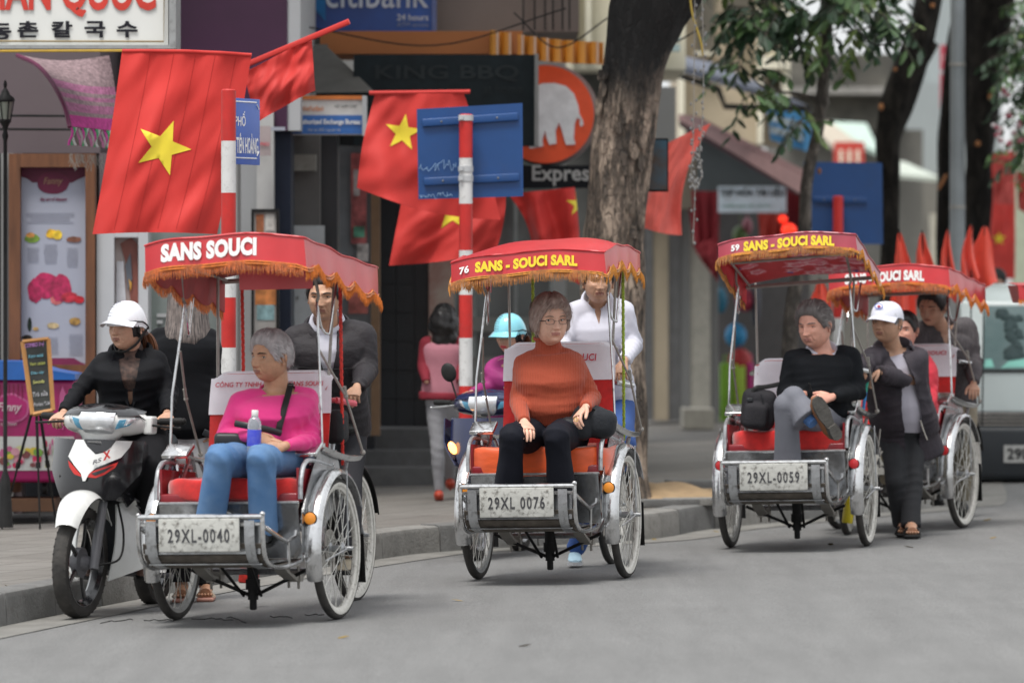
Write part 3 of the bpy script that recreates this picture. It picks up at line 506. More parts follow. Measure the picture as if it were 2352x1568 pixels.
b = MB(); b.prism([(0, 0), (S_(262, 57), -S_(150, 57)), (S_(262, 57), -S_(165, 57)), (0, -S_(165, 57))], .4, Matrix.Translation(P(1575, 285, 58.4)) @ FRONT); simple('gable', b, mat('gable_slate', (.09, .105, .11), .7, var=.25, scale=1), parent=st1)
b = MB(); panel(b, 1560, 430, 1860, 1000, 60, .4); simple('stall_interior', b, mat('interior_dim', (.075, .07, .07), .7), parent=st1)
sw2 = thing('shop_sign', 'white shop sign with black and green lettering under the sloping roof', 'sign', P(1728, 458, 57)); b = MB(); panel(b, 1650, 428, 1806, 488, 56.6, .1); simple('board', b, mat('board_white', (.62, .72, .80), .5), parent=sw2); text('TẠP HÓA TÀI LIỆU', S_(150, 56.6), S_(26, 56.6), M_dark, sw2, Matrix.Translation(P(1653, 455, 56.59)) @ FRONT, world=True, bold=.03); text('CAMERA QUAN SÁT - LẮP ĐẶT', S_(110, 56.6), S_(9, 56.6), mat('green_ink', (.02, .22, .12), .6), sw2, Matrix.Translation(P(1660, 477, 56.59)) @ FRONT, world=True, bold=.02)
M_clothred = mat('dark_red_cloth', (.22, .012, .02), .8, var=.25, scale=2); M_banner = mat('banner_red', (.50, .05, .035), .7, var=.1, scale=2)
def cloth(name, pts, d, m, label=None, cat=None, parent=None, amp=.03, fr=3, nu=18, nv=14, thick=.004, **k):
    b = MB(); A = [P(*p, d) for p in pts]
    def fn(u, v): return (A[0].lerp(A[1], u)).lerp(A[3].lerp(A[2], u), v)+Vector((0, amp*math.sin(u*fr*6.28+v*2)*(.4+v), 0))
    b.grid(lambda u, v: fn(u, 1-v), nu, nv, thick=thick); return b.build(name, m, parent, True, label=label, cat=cat, **k)
cloth('hanging_cloth', [(1575, 438), (1655, 440), (1650, 600), (1598, 580)], 57, M_clothred, 'dark red cloth hanging below the gable, left of the white shop sign', 'cloth')
cloth('hanging_cloth', [(1806, 430), (1842, 430), (1840, 560), (1800, 560)], 57.2, M_clothred, 'dark red cloth panel hanging right of the white shop sign', 'cloth'); cloth('red_banner', [(1742, 490), (1810, 490), (1806, 560), (1746, 560)], 57.5, M_banner, 'bright red banner under the white shop sign', 'banner')
r_ = random.Random(9)
for k, (x, y, rx, ry, c, nm, lb, ct) in enumerate([(1690, 770, 25, 28, (.02, .24, .48), 'balloon', 'round blue ball shape hanging in the stall behind the third cyclo', 'balloon'), (1700, 830, 28, 30, (.42, .03, .03), 'red_bag', 'red bag hanging under the blue ball', 'bag'), (1668, 905, 14, 72, (.22, .45, .03), 'suitcase', 'green suitcase standing leftmost in the stall', 'suitcase'), (1698, 895, 14, 66, (.40, .58, .06), 'suitcase', 'lime yellow suitcase between the green and the pink one', 'suitcase'), (1722, 890, 9, 58, (.50, .03, .20), 'suitcase', 'pink suitcase standing beside the lime one', 'suitcase'), (1655, 690, 16, 30, (.03, .18, .28), 'backpack', 'teal backpack hanging at the stall edge', 'backpack'), (1712, 690, 24, 26, (.42, .03, .07), 'backpack', 'crimson backpack hanging in the stall', 'backpack'), (1700, 540, 18, 22, (.09, .15, .04), 'hat', 'olive green hat hanging under the white sign', 'hat'), (1716, 520, 12, 20, (.35, .10, .13), 'hat', 'pinkish hat hanging under the white sign', 'hat'), (1740, 620, 10, 28, (.45, .4, .05), 'bag', 'yellow bag hanging behind the cyclo post', 'bag'), (1735, 690, 12, 60, (.05, .05, .07), 'coat', 'dark coat hanging in the stall', 'coat')]):
    b = MB(); q = P(x, y, 58.5); s = 58.5/F
    if nm == 'suitcase': b.rbox((q.x, q.y, q.z), (rx*2*s, .22, ry*2*s), r=.03); b.tube([(q.x-.02, q.y, q.z+ry*s), (q.x-.02, q.y, q.z+ry*s+.08), (q.x+.02, q.y, q.z+ry*s+.08), (q.x+.02, q.y, q.z+ry*s)], .006)
    else: b.ell(q, (rx*s, .12, ry*s), nu=18, nv=12); b.tube([q+Vector((0, 0, ry*s*.9)), q+Vector((0, 0, ry*s+.12))], .006, n=5)
    b.build(nm, mat('goods%d' % k, c, .55, var=.2, scale=6), None, True, label=lb, cat=ct)
# glowing red lanterns
lt = thing('red_lantern', 'glowing red lantern pair hanging beside the slender tree', 'lantern', P(1810, 520, 56)); 
for x, y, r1 in ((1798, 503, 10), (1812, 528, 17)): b = MB(); b.ell(P(x, y, 56), (S_(r1, 56), S_(r1, 56), S_(r1*.85, 56)), nu=20, nv=12); b.build('lamp', mat('lantern_glow', (.9, .03, .01), .5, emit=.8), lt, True)
b = MB(); b.tube([P(1796, 480, 56), P(1812, 545, 56)], .006, n=5); b.build('cord', M_black, lt, True)
# roofs, banners and walls further along
far = thing('old_shophouse', 'old grey shophouse with mouldy parapet and concrete ledge seen under the open sky', 'building', P(1950, 1000, 84)); b = MB(); panel(b, 1810, 124, 2060, 202, 84, 4); simple('parapet', b, M_mould, parent=far); b = MB(); panel(b, 1810, 200, 2080, 216, 83.6, 4.5); simple('ledge', b, M_concrete, parent=far); b = MB(); panel(b, 1810, 214, 2080, 300, 84.2, 4); simple('upper_wall', b, M_mould, parent=far); b = MB(); panel(b, 1780, 298, 2120, 1050, 85, 3); simple('lower_wall', b, mat('far_grey', (.13, .125, .11), .8, var=.4, scale=.6), parent=far)
gr = thing('grey_townhouse', 'plain grey rendered house wall between the two dark trunks', 'building', P(2100, 1000, 90)); b = MB(); panel(b, 2040, 190, 2300, 420, 90, 4); panel(b, 2130, -300, 2188, 195, 92, 4); simple('wall', b, mat('render_grey', (.30, .33, .33), .85, var=.08, scale=.6), parent=gr); b = MB(); panel(b, 2020, 400, 2300, 1080, 89.5, .5); simple('lower_wall', b, mat('brownish_wall', (.19, .18, .155), .85, var=.2, scale=.8), parent=gr)
for x in (2092, 2104): b = MB(); panel(b, x, 440, x+7, 490, 89.3, .2); simple('window', b, M_greyw, parent=gr)
b = MB(); panel(b, 2140, 490, 2175, 1000, 72, .4); simple('gate_post', b, mat('cream_post', (.40, .38, .31), .8), 'cream gate post standing left of the grey lamp pole', 'post')
b = MB(); panel(b, 2330, 300, 2480, 1000, 80, .5); simple('pale_wall', b, mat('pale_green_wall', (.33, .36, .27), .8), 'pale green wall at the right edge behind the leaves', 'wall')
for pts, d0, d1, c, nm, lb in (([(1895, 278), (1990, 283), (2022, 352), (1990, 338)], 80, 76, (.38, .48, .42), 'green_awning', 'pale green awning left of the leaning dark trunk'), ([(1862, 283), (1905, 278), (1985, 338), (1925, 350)], 78, 74, (.38, .33, .26), 'beige_awning', 'beige awning beside the slender tree'), ([(2042, 368), (2080, 372), (2160, 408), (2040, 398)], 82, 78, (.42, .46, .40), 'awning', 'pale awning between the leaning trunk and the dark trunk'), ([(1520, 118), (1640, 145), (1860, 245), (1560, 150)], 60, 56, (.18, .2, .26), 'metal_awning', 'dark metal awning edge above the sloping roof')): slope(nm, pts, d0, d1, mat('awn_'+nm, c, .7, var=.12), None); o = [x for x in C.objects if x.name.startswith(nm)][-1]; tag(o, lb, 'awning')
b = MB(); b.tube([P(1520, 160, 57), P(1650, 205, 56), P(1665, 245, 56), P(1860, 250, 55.5)], .03, n=6); simple('awning_beam', b, M_black, 'dark steel beam of an awning frame above the sloping roof', 'beam')
bb = thing('blue_banner', 'blue and white shop banner above the end of the sloping roof', 'banner', P(1810, 290, 58)); cloth('banner_cloth', [(1760, 240), (1862, 262), (1865, 352), (1770, 322)], 58, mat('banner_blue', (.10, .36, .68), .6, var=.1), parent=bb, amp=.02); 
for i in range(2): 
    q = cloth('banner_stripe', [(1766+2*i, 262+26*i), (1845, 282+26*i), (1845, 300+27*i), (1768+2*i, 278+27*i)], 57.94, mat('banner_white', (.5, .58, .62), .6, var=.4, scale=9), parent=bb, amp=.02, thick=.003)
rs = thing('red_sign', 'small red shop sign with white marks above the second blue board', 'sign', P(1950, 345, 74)); b = MB(); panel(b, 1917, 326, 1985, 378, 74, .2); simple('board', b, M_banner, parent=rs); text('III', S_(46, 74), S_(30, 74), M_cream, rs, Matrix.Translation(P(1928, 374, 73.98)) @ FRONT, world=True)
vb = thing('vertical_sign', 'narrow vertical red sign with blue and white stripes left of the lamp pole', 'sign', P(2170, 200, 70)); b = MB(); panel(b, 2160, 104, 2192, 162, 70, .08); simple('board', b, mat('sign_rose', (.42, .05, .08), .6), parent=vb); b = MB(); panel(b, 2160, 170, 2186, 250, 70, .08); simple('board', b, mat('sign_rose', (.42, .05, .08), .6), parent=vb); text('SALE', S_(22, 70), S_(18, 70), M_white, vb, Matrix.Translation(P(2167, 145, 69.98)) @ FRONT, world=True)
# blue board seen from behind, and its pole
def board(x0, y0, x1, y1, d, skew, pxs, label, brackets, m=None):
    t = thing('street_board', label, 'sign', P((x0+x1)/2, y1, d)); b = MB(); A = [P(x0, y0+skew, d), P(x1, y0, d), P(x1+2, y1-skew*.5, d), P(x0+4, y1, d)]; th_ = Vector((0, .012, 0)); b.add(A+[p+th_ for p in A], [(0, 3, 2, 1), (4, 5, 6, 7), (0, 1, 5, 4), (1, 2, 6, 5), (2, 3, 7, 6), (3, 0, 4, 7)])
    b.build('board', mat('board_blue', (.008, .055, .19), .42, var=.12, scale=2, dirt=.08), t, True, smooth=0)
    for (bx0, by0, bx1, by1) in brackets:
        b = MB(); q0 = P(bx0, by0, d); q1 = P(bx1, by1, d); mid = (q0+q1)/2; L_ = (q1-q0).length; rot = Matrix.Rotation(-math.atan2(q1.z-q0.z, q1.x-q0.x), 3, 'Y'); b.rbox(mid-Vector((0, .012, 0)), (L_, .024, .050), r=.006, rot=rot); b.build('bracket', mat('board_blue', (1, 1, 1)), t, True)
        for f in (.2, .78): b = MB(); c = q0.lerp(q1, f)-Vector((0, .026, 0)); b.ell(c, (.007, .005, .007), nu=8, nv=5); b.build('bolt', M_brass, t, True)
    return t
def banded_pole(px, d, ytop, w_, bands, label, zb=KZ):
    q = P(px, 0, d); r_ = w_/2*d/F; t = thing('banded_pole', label, 'pole', (q.x, q.y, zb), group='red and white banded street poles'); y = ytop; k = 0; z1 = P(0, ytop, d).z
    Mx = Matrix.Translation((q.x, q.y, 0)); lean = 0
    for yy in bands+[None]:
        z0 = P(0, yy, d).z if yy else zb-.05; b = MB(); b.lathe([(r_, z0), (r_, z1)] if k else [(r_, z0), (r_, z1-.008), (r_*.8, z1), (r_*.01, z1)], 20, Mx, caps=False); b.build('band', M_pred if k % 2 == 0 else M_pwhite, t, True); z1 = z0; k += 1
    return t
M_pred = mat('pole_red', (.48, .018, .014), .45, var=.15, scale=6, dirt=.12); M_pwhite = mat('pole_white', (.60, .60, .59), .5, var=.06, scale=6, dirt=.35)
banded_pole(525, 32, 205, 34, [324, 443, 561, 683, 798, 915], 'red and white pole carrying the street name plate, left of the others')
t = board(957, 237, 1200, 458, 36.1, 14, 0, 'blue board seen from behind on the middle banded pole, white scribbles', [(970, 283, 1190, 268), (974, 418, 1192, 407)])
g = MB(); r_ = random.Random(12)
for (x, y, w_, h_) in ((963, 385, 42, 20), (1005, 380, 44, 26), (963, 450, 40, 14), (1006, 446, 34, 10)):
    p = []; x_ = x
    for i in range(14): p.append(P(x+w_*i/13+r_.uniform(-3, 3), y+r_.uniform(-h_/2, h_/2), 36.09))
    g.tube(curve(p, 4), .0016, n=4)
g.build('scribble', mat('chalk_blue', (.25, .38, .55), .7), t, True, kind='stuff')
banded_pole(1070, 35.98, 262, 31, [363, 468, 575, 677, 776, 886], 'red and white pole in front of the blue board, between the first two cyclos')
for yy in (271, 388, 410): b = MB(); q = P(1070, yy, 35.98); b.lathe([(.048, -.018), (.048, .018)], 20, Matrix.Translation(q)); b.box((q.x-.03, q.y-.045, q.z), (.025, .03, .025)); b.build('clamp', M_white_w, t, True)
board(1846, 374, 2026, 560, 46, -2, 0, 'plain blue board seen from behind above the third cyclo', [(1868, 458, 1990, 460)])
banded_pole(1925, 45.9, 450, 24, [545, 640, 730, 820], 'thinner red and white pole in front of the plain blue board')
# street name plate
q = P(515, 300, 32.03); nmp = thing('street_name_plate', 'blue street name plate reading PHỐ ĐINH TIÊN HOÀNG on the first pole', 'sign', (q.x, q.y, q.z), (0, 0, R(66))); b = MB(); b.rbox((.215, 0, 0), (.46, .004, .375), r=.0015); b.build('plate', mat('enamel_blue', (.03, .10, .42), .35, var=.06), nmp)
bd = MB()
for x0, z0, x1, z1 in ((.02, .168, .40, .168), (.02, -.150, .40, -.150), (.405, .155, .43, .13), (.405, -.135, .43, -.11)): bd.tube([(x0, -.003, z0), (x1, -.003, z1)], .0035, n=5)
bd.build('border', M_white, nmp); text('PHỐ', .13, .085, M_white, nmp, Matrix.Translation((.13, -.003, .03)) @ FRONT, bold=.01); text('ĐINH TIÊN HOÀNG', .40, .115, M_white, nmp, Matrix.Translation((.02, -.003, -.125)) @ FRONT, bold=.01)
em = MB(); em.lathe([(.030, -.001), (.030, .001)], 16, Matrix.Translation((.06, -.003, .09)) @ Matrix.Rotation(R(90), 4, 'X')); em.build('emblem', M_white, nmp)
# ------------------------------------------------------------------ trees, lamp pole, flags, van and pavement things
def bark_mat(name, light, dark, scale=9, up=None):
    m = mat(name, light, .9, var=.25, scale=scale); t = m.node_tree; b = t.nodes['Principled BSDF']; L = t.links.new; N = t.nodes.new; tc = [n for n in t.nodes if n.type == 'TEX_COORD'][0].outputs['Object']
    mp = N('ShaderNodeMapping'); mp.inputs['Scale'].default_value = (1, 1, .26); L(tc, mp.inputs[0]); ns = N('ShaderNodeTexNoise'); ns.inputs['Scale'].default_value = 5; ns.inputs['Detail'].default_value = 4; L(mp.outputs[0], ns.inputs['Vector']); ad = N('ShaderNodeVectorMath'); ad.operation = 'MULTIPLY_ADD'; ad.inputs[1].default_value = (.55,)*3; L(ns.outputs['Color'], ad.inputs[0]); L(mp.outputs[0], ad.inputs[2])
    vo = N('ShaderNodeTexVoronoi'); vo.feature = 'DISTANCE_TO_EDGE'; vo.inputs['Scale'].default_value = scale*2.2; L(ad.outputs[0], vo.inputs['Vector']); r = N('ShaderNodeValToRGB'); r.color_ramp.elements[0].position = .02; r.color_ramp.elements[1].position = .12; L(vo.outputs['Distance'], r.inputs[0])
    src = b.inputs['Base Color'].links[0].from_socket; mx = N('ShaderNodeMixRGB'); mx.inputs[1].default_value = (*dark, 1); n3 = N('ShaderNodeTexNoise'); n3.inputs['Scale'].default_value = scale*1.6; n3.inputs['Detail'].default_value = 9; n3.inputs['Roughness'].default_value = .68; L(mp.outputs[0], n3.inputs['Vector']); r3 = N('ShaderNodeValToRGB'); r3.color_ramp.elements[0].position = .43; r3.color_ramp.elements[1].position = .53; L(n3.outputs['Fac'], r3.inputs[0]); mq = N('ShaderNodeMixRGB'); mq.inputs[0].default_value = .72; L(r.outputs[0], mq.inputs[1]); L(r3.outputs[0], mq.inputs[2]); L(mq.outputs[0], mx.inputs[0]); L(src, mx.inputs[2]); out = mx.outputs[0]
    # lichen dark patches and the black upper stem
    n2 = N('ShaderNodeTexNoise'); n2.inputs['Scale'].default_value = 2.3; n2.inputs['Detail'].default_value = 7; n2.inputs['Roughness'].default_value = .7; L(mp.outputs[0], n2.inputs['Vector']); fac = n2.outputs['Fac']
    if up is not None:
        sx = N('ShaderNodeSeparateXYZ'); L(tc, sx.inputs[0]); mr = N('ShaderNodeMapRange'); mr.inputs[1].default_value = up; mr.inputs[2].default_value = up+.75; mr.inputs[3].default_value = -.02; mr.inputs[4].default_value = .50; L(sx.outputs[2], mr.inputs[0]); aa = N('ShaderNodeMath'); L(fac, aa.inputs[0]); L(mr.outputs[0], aa.inputs[1]); fac = aa.outputs[0]
    r2 = N('ShaderNodeValToRGB'); r2.color_ramp.elements[0].position = .50; r2.color_ramp.elements[1].position = .80; L(fac, r2.inputs[0]); m2 = N('ShaderNodeMixRGB'); m2.inputs[2].default_value = (.012, .0115, .011, 1); L(r2.outputs[0], m2.inputs[0]); L(out, m2.inputs[1]); L(m2.outputs[0], b.inputs['Base Color'])
    bp = N('ShaderNodeBump'); bp.inputs['Strength'].default_value = 1; bp.inputs['Distance'].default_value = .03; L(mq.outputs[0], bp.inputs['Height']); L(bp.outputs[0], b.inputs['Normal']); return m
BK1 = bark_mat('bark_tan', (.36, .28, .215), (.045, .038, .032), 8, up=2.7); BK2 = bark_mat('bark_grey', (.19, .165, .14), (.09, .08, .07), 14, up=3.3); BK3 = bark_mat('bark_black', (.030, .026, .022), (.008, .007, .007), 8)
def trunk_path(pts, d):
    out = []
    for p in pts: q = P(p[0], p[1], d+(p[3] if len(p) > 3 else 0)); out.append((q, p[2]*d/F))
    return out
def trunk(root, name, pr, m, amp=.02, seed=1, n=30, cutends=True):
    P_ = [q for q, _ in pr]; cp = curve(P_, 6); rr = []; rs0 = [r for _, r in pr]
    for i in range(len(rs0)-1): rr += [rs0[i]+(rs0[i+1]-rs0[i])*k/6 for k in range(6)]
    rr.append(rs0[-1]); b = MB(); b.tube(cp, rr, n=n); V = np.array(b.v); ph = np.random.RandomState(seed).rand(9)*6.28; out = []; N_ = n
    for i, c in enumerate(cp):
        for k in range(N_):
            p = Vector(b.v[i*N_+k]); a = 2*math.pi*k/N_; f = 1+amp/max(rr[i], .02)*(.5*math.sin(3*a+ph[0]+c.z*1.1)+.35*math.sin(5*a+ph[1]-c.z*2.3)+.35*math.sin(9*a+ph[2]+c.z*4)*math.sin(c.z*5+ph[3])+.4*math.sin(c.z*7+ph[4]+2*a)); out.append(tuple(c+(p-c)*f))
    b.v = out+b.v[len(out):]; return b.build(name, m, root, True, smooth=80)
def base(px, d): x = (px-CX)*d/F; return Vector((x, d, gz(x)+KZ))
def leaf_mb(b, p, dirv, L_, w_, rr, m=0):
    d = dirv.normalized(); s = d.cross(Vector((rr.uniform(-.4, .4), rr.uniform(-.4, .4), 1))).normalized()*w_; n = s.cross(d).normalized()*w_*.35; a = p; c1 = p+d*L_*.45-n; c2 = p+d*L_*.9-n*.6-Vector((0, 0, L_*.12)); t = p+d*L_-Vector((0, 0, L_*.2))
    b.add([a, c1+s, c2+s*.55, t, c2-s*.55, c1-s, c1+n*.4, c2+n*.3], [(0, 6, 1), (1, 6, 7, 2), (2, 7, 3), (3, 7, 4), (4, 7, 6, 5), (5, 6, 0)], m)
M_leaf = [mat('leaf_dark', (.030, .068, .032), .45, var=.3, scale=3), mat('leaf_mid', (.085, .16, .055), .45, var=.3, scale=3), mat('leaf_light', (.17, .24, .07), .5, var=.3, scale=3)]
def crown(root, boxes, d, seed, L_=.12, name='foliage', mats_=None, dens=1.0):
    """boxes: (x, y, rx, ry, n) clusters of twigs seen at distance d"""
    b = MB(); rr = random.Random(seed); tw = MB()
    for cx, cy, rx, ry, n in boxes:
        for _ in range(int(n*dens)):
            a = rr.uniform(0, 6.28); q = rr.random()**.5; c = P(cx+rx*q*math.cos(a), cy+ry*q*math.sin(a), d+rr.uniform(-.5, .5)); ax = Vector((rr.uniform(-1, 1), rr.uniform(-.8, .8), rr.uniform(-.9, .25))).normalized(); ln = rr.uniform(.18, .34); tw.tube([c, c+ax*ln*.5, c+ax*ln-Vector((0, 0, .04))], [.005, .004, .002], n=4)
            k = rr.randint(5, 8); mi = rr.choice((0, 0, 1, 1, 2)) if rr.random() < .7 else 0
            for i in range(k):
                t = (i+1)/k; s = 1 if i % 2 else -1; p = c+ax*ln*t-Vector((0, 0, .04*t*t)); side = ax.cross(Vector((0, 0, 1))); side = side.normalized() if side.length > .1 else Vector((1, 0, 0)); dv = side*s*.8+ax*.5+Vector((0, 0, rr.uniform(-.75, .05))); leaf_mb(b, p, dv, L_*rr.uniform(.7, 1.15), L_*.21, rr, mi)
    b.build(name, mats_ or M_leaf, root, True, smooth=0, kind='stuff'); tw.build('twigs', M_wood, root, True, kind='stuff')
def cutspot(root, x, y, rx, ry, d, rot=0):
    b = MB(); b.ell(P(x, y, d), (rx*d/F*.75, .02, ry*d/F*.85), rot=Matrix.Rotation(R(rot), 3, 'Y'), nu=14, nv=8); b.build('branch_stub', mat('cut_wood', (.32, .13, .045), .8, var=.25, scale=12), root, True)
q = base(1410, 38); t1 = thing('street_tree', 'thick tree with flaking tan bark behind the second cyclo', 'tree', q)
trunk(t1, 'trunk', [(q-Vector((0, 0, .05)), .27), (q+Vector((0, 0, .3)), .225)]+trunk_path([(1408, 820, 74), (1408, 620, 72), (1410, 527, 71), (1420, 422, 69), (1432, 281, 69), (1448, 176, 70), (1463, 105, 74), (1480, 40, 84), (1500, -40, 92), (1490, -160, 80), (1480, -300, 70)], 38), BK1, .022, 3, n=40)
trunk(t1, 'limb', trunk_path([(1500, 60, 50), (1560, -10, 48), (1640, -110, 40), (1740, -220, 30)], 38), BK1, .015, 5)
rr = random.Random(6)
for k in range(70):   # loose plates of bark
    z = rr.uniform(150, 900); x = 1425+rr.uniform(-52, 52)-(z-300)*.03; c = P(x, z, 38); off = (x-1422+(z-300)*.03)/70; c.y -= .200*math.sqrt(max(0, 1-off*off))+.004; b = MB(); s_ = rr.uniform(.018, .04); n = 8
    Mx = Matrix.Translation(c) @ Matrix.Rotation(off*.9, 4, 'Z') @ FRONT; b.prism([(s_*math.cos(a)*rr.uniform(.6, 1.1), s_*1.7*math.sin(a)*rr.uniform(.7, 1.2)) for a in [2*math.pi*i/n for i in range(n)]], .010, Mx); b.build('bark_plate', BK1, t1, True, smooth=0)
q = base(1812, 44); t2 = thing('young_tree', 'slender grey stemmed tree with a knot and dark leaves between the second and third cyclo', 'tree', q)
trunk(t2, 'trunk', [(q, .075)]+trunk_path([(1812, 900, 18), (1818, 720, 18), (1846, 560, 15), (1852, 430, 14), (1868, 350, 13), (1880, 298, 12), (1885, 255, 13), (1888, 236, 19), (1889, 222, 15), (1893, 175, 13), (1898, 88, 13.5), (1900, 0, 14), (1905, -120, 12)], 44), BK2, .006, 4, n=20)
for p in ([(1893, 120, 8), (1850, 40, 6), (1780, -20, 4)], [(1900, 30, 8), (1960, -20, 6), (2030, -40, 4)], [(1888, 230, 5), (1830, 215, 3), (1760, 205, 2.5), (1700, 150, 2)], [(1880, 260, 4), (1850, 270, 2.5), (1830, 290, 2)]): trunk(t2, 'branch', trunk_path(p, 44), BK2, .004, 4, n=8)
cutspot(t2, 1882, 393, 6, 9, 43.9)
crown(t2, [(1700, 20, 60, 30, 26), (1760, 40, 60, 45, 26), (1820, 10, 60, 50, 24), (1860, 60, 40, 40, 14), (1930, 30, 45, 55, 24), (1985, 25, 55, 50, 28), (2040, 40, 30, 35, 14), (1705, 85, 25, 35, 8), (1790, 85, 18, 50, 8), (1950, 90, 50, 30, 10), (1900, -20, 200, 30, 40), (1860, -90, 260, 60, 80)], 44, 3, .14, dens=.5)
crown(t2, [(1745, 180, 35, 28, 7), (1780, 215, 25, 25, 6), (1715, 225, 16, 26, 4), (1700, 150, 20, 16, 4), (1830, 275, 12, 28, 5), (1845, 245, 20, 16, 4)], 43.6, 5, .13, dens=.8)
q = base(2050, 52); t3 = thing('leaning_tree', 'dark leaning trunk with orange cut stubs right of the slender tree', 'tree', q)
trunk(t3, 'trunk', [(q, .13)]+trunk_path([(2045, 700, 22), (2046, 520, 21), (2046, 422, 20), (2040, 330, 30), (2058, 246, 37), (2090, 158, 36), (2112, 90, 34), (2132, 0, 27), (2150, -120, 24)], 52), BK3, .02, 7, n=24)
trunk(t3, 'limb', trunk_path([(2095, 165, 22), (2125, 128, 15), (2148, 98, 9)], 52), BK3, .008, 8, n=14)
for s in ((2142, 14, 7, 7, 51.85), (2056, 160, 7, 5, 51.8), (2024, 246, 8, 10, 51.8)): cutspot(t3, *s)
q = base(2245, 55); t4 = thing('dark_tree', 'broad black double trunk behind the grey lamp pole', 'tree', q)
trunk(t4, 'trunk', [(q, .19)]+trunk_path([(2244, 620, 30), (2246, 500, 29), (2250, 380, 31), (2255, 250, 38), (2265, 120, 48), (2275, 0, 56), (2285, -120, 60)], 55), BK3, .03, 9, n=30); trunk(t4, 'second_stem', [(base(2172, 55.6), .1)]+trunk_path([(2168, 480, 16), (2170, 350, 16), (2180, 220, 19), (2205, 80, 28), (2240, -60, 36)], 55.4), BK3, .015, 2, n=20)
for s in ((2275, 223, 8, 8, 54.75), (2246, 330, 8, 8, 54.8)): cutspot(t4, *s)
cutspot(t4, 2165, 418, 5, 26, 55, 28)
q = P(2352, 1000, 50); t5 = thing('flowering_shrub', 'green bushy crown with pink blossoms at the right edge', 'tree', (q.x, 50, KZ)); crown(t5, [(2345, 60, 35, 60, 40), (2340, 160, 40, 60, 36), (2350, 260, 30, 60, 26), (2350, 350, 26, 40, 14), (2420, 150, 80, 200, 80)], 50, 9, .11, dens=.7); trunk(t5, 'trunk', [(Vector((q.x+.35, 50, KZ)), .08)]+trunk_path([(2420, 400, 14), (2400, 150, 10)], 50), BK3, .01, 3, n=12)
b = MB(); rr = random.Random(4)
for x, y in ((2308, 210), (2312, 215), (2285, 290), (2300, 300), (2292, 312), (2320, 330), (2330, 300), (2340, 285), (2345, 320), (2318, 262), (2300, 325)):
    for k in range(3): b.ell(P(x+rr.uniform(-5, 5), y+rr.uniform(-5, 5), 49.5), (.022, .022, .02), nu=6, nv=4, m=rr.choice((0, 0, 1)))
b.build('blossoms', [mat('blossom_pink', (.32, .08, .11), .7), mat('blossom_white', (.6, .55, .55), .7)], t5, True, kind='stuff')
for tr, tx, ty, rad in ((t1, .9, 39.5, 3.6), (t3, 3.6, 53, 4.5), (t4, 4.8, 57, 4.5), (t2, 2.6, 46, 2.2)):   # unseen high crowns, added above the view to shade the pavement
    b = MB(); rr = random.Random(int(tx*10))
    for _ in range(1000 if rad > 3 else 300):
        a = rr.uniform(0, 6.28); q = rr.random()**.5*rad; h = rr.uniform(-1, 1); c = Vector((tx+q*math.cos(a), ty+q*math.sin(a), 6.6+1.3*h*math.sqrt(max(0, 1-(q/rad)**2))+.25*math.sin(a*5))); leaf_mb(b, c, Vector((rr.uniform(-1, 1), rr.uniform(-1, 1), rr.uniform(-.6, .2))), .40, .12, rr, rr.choice((0, 0, 1, 2)))
    b.build('added_shade_foliage', M_leaf, tr, True, smooth=0, kind='stuff')
# lamp pole
q = base(2199, 50); lp = thing('lamp_pole', 'tall plain grey street lamp pole in front of the dark trunks', 'pole', q); b = MB(); b.lathe([(.085, 0), (.085, .1), (.070, .12), (.066, 2.2), (.066, 2.25), (.062, 4), (.055, 8)], 24, Matrix.Translation(q)); b.build('pole', mat('galvanised', (.22, .24, .25), .5, metal=.3, var=.12, scale=3), lp, True)
for z in (2.05, 3.3): b = MB(); b.lathe([(.070, -.012), (.070, .012)], 24, Matrix.Translation(q+Vector((0, 0, z)))); b.build('joint_band', M_greybar, lp, True)
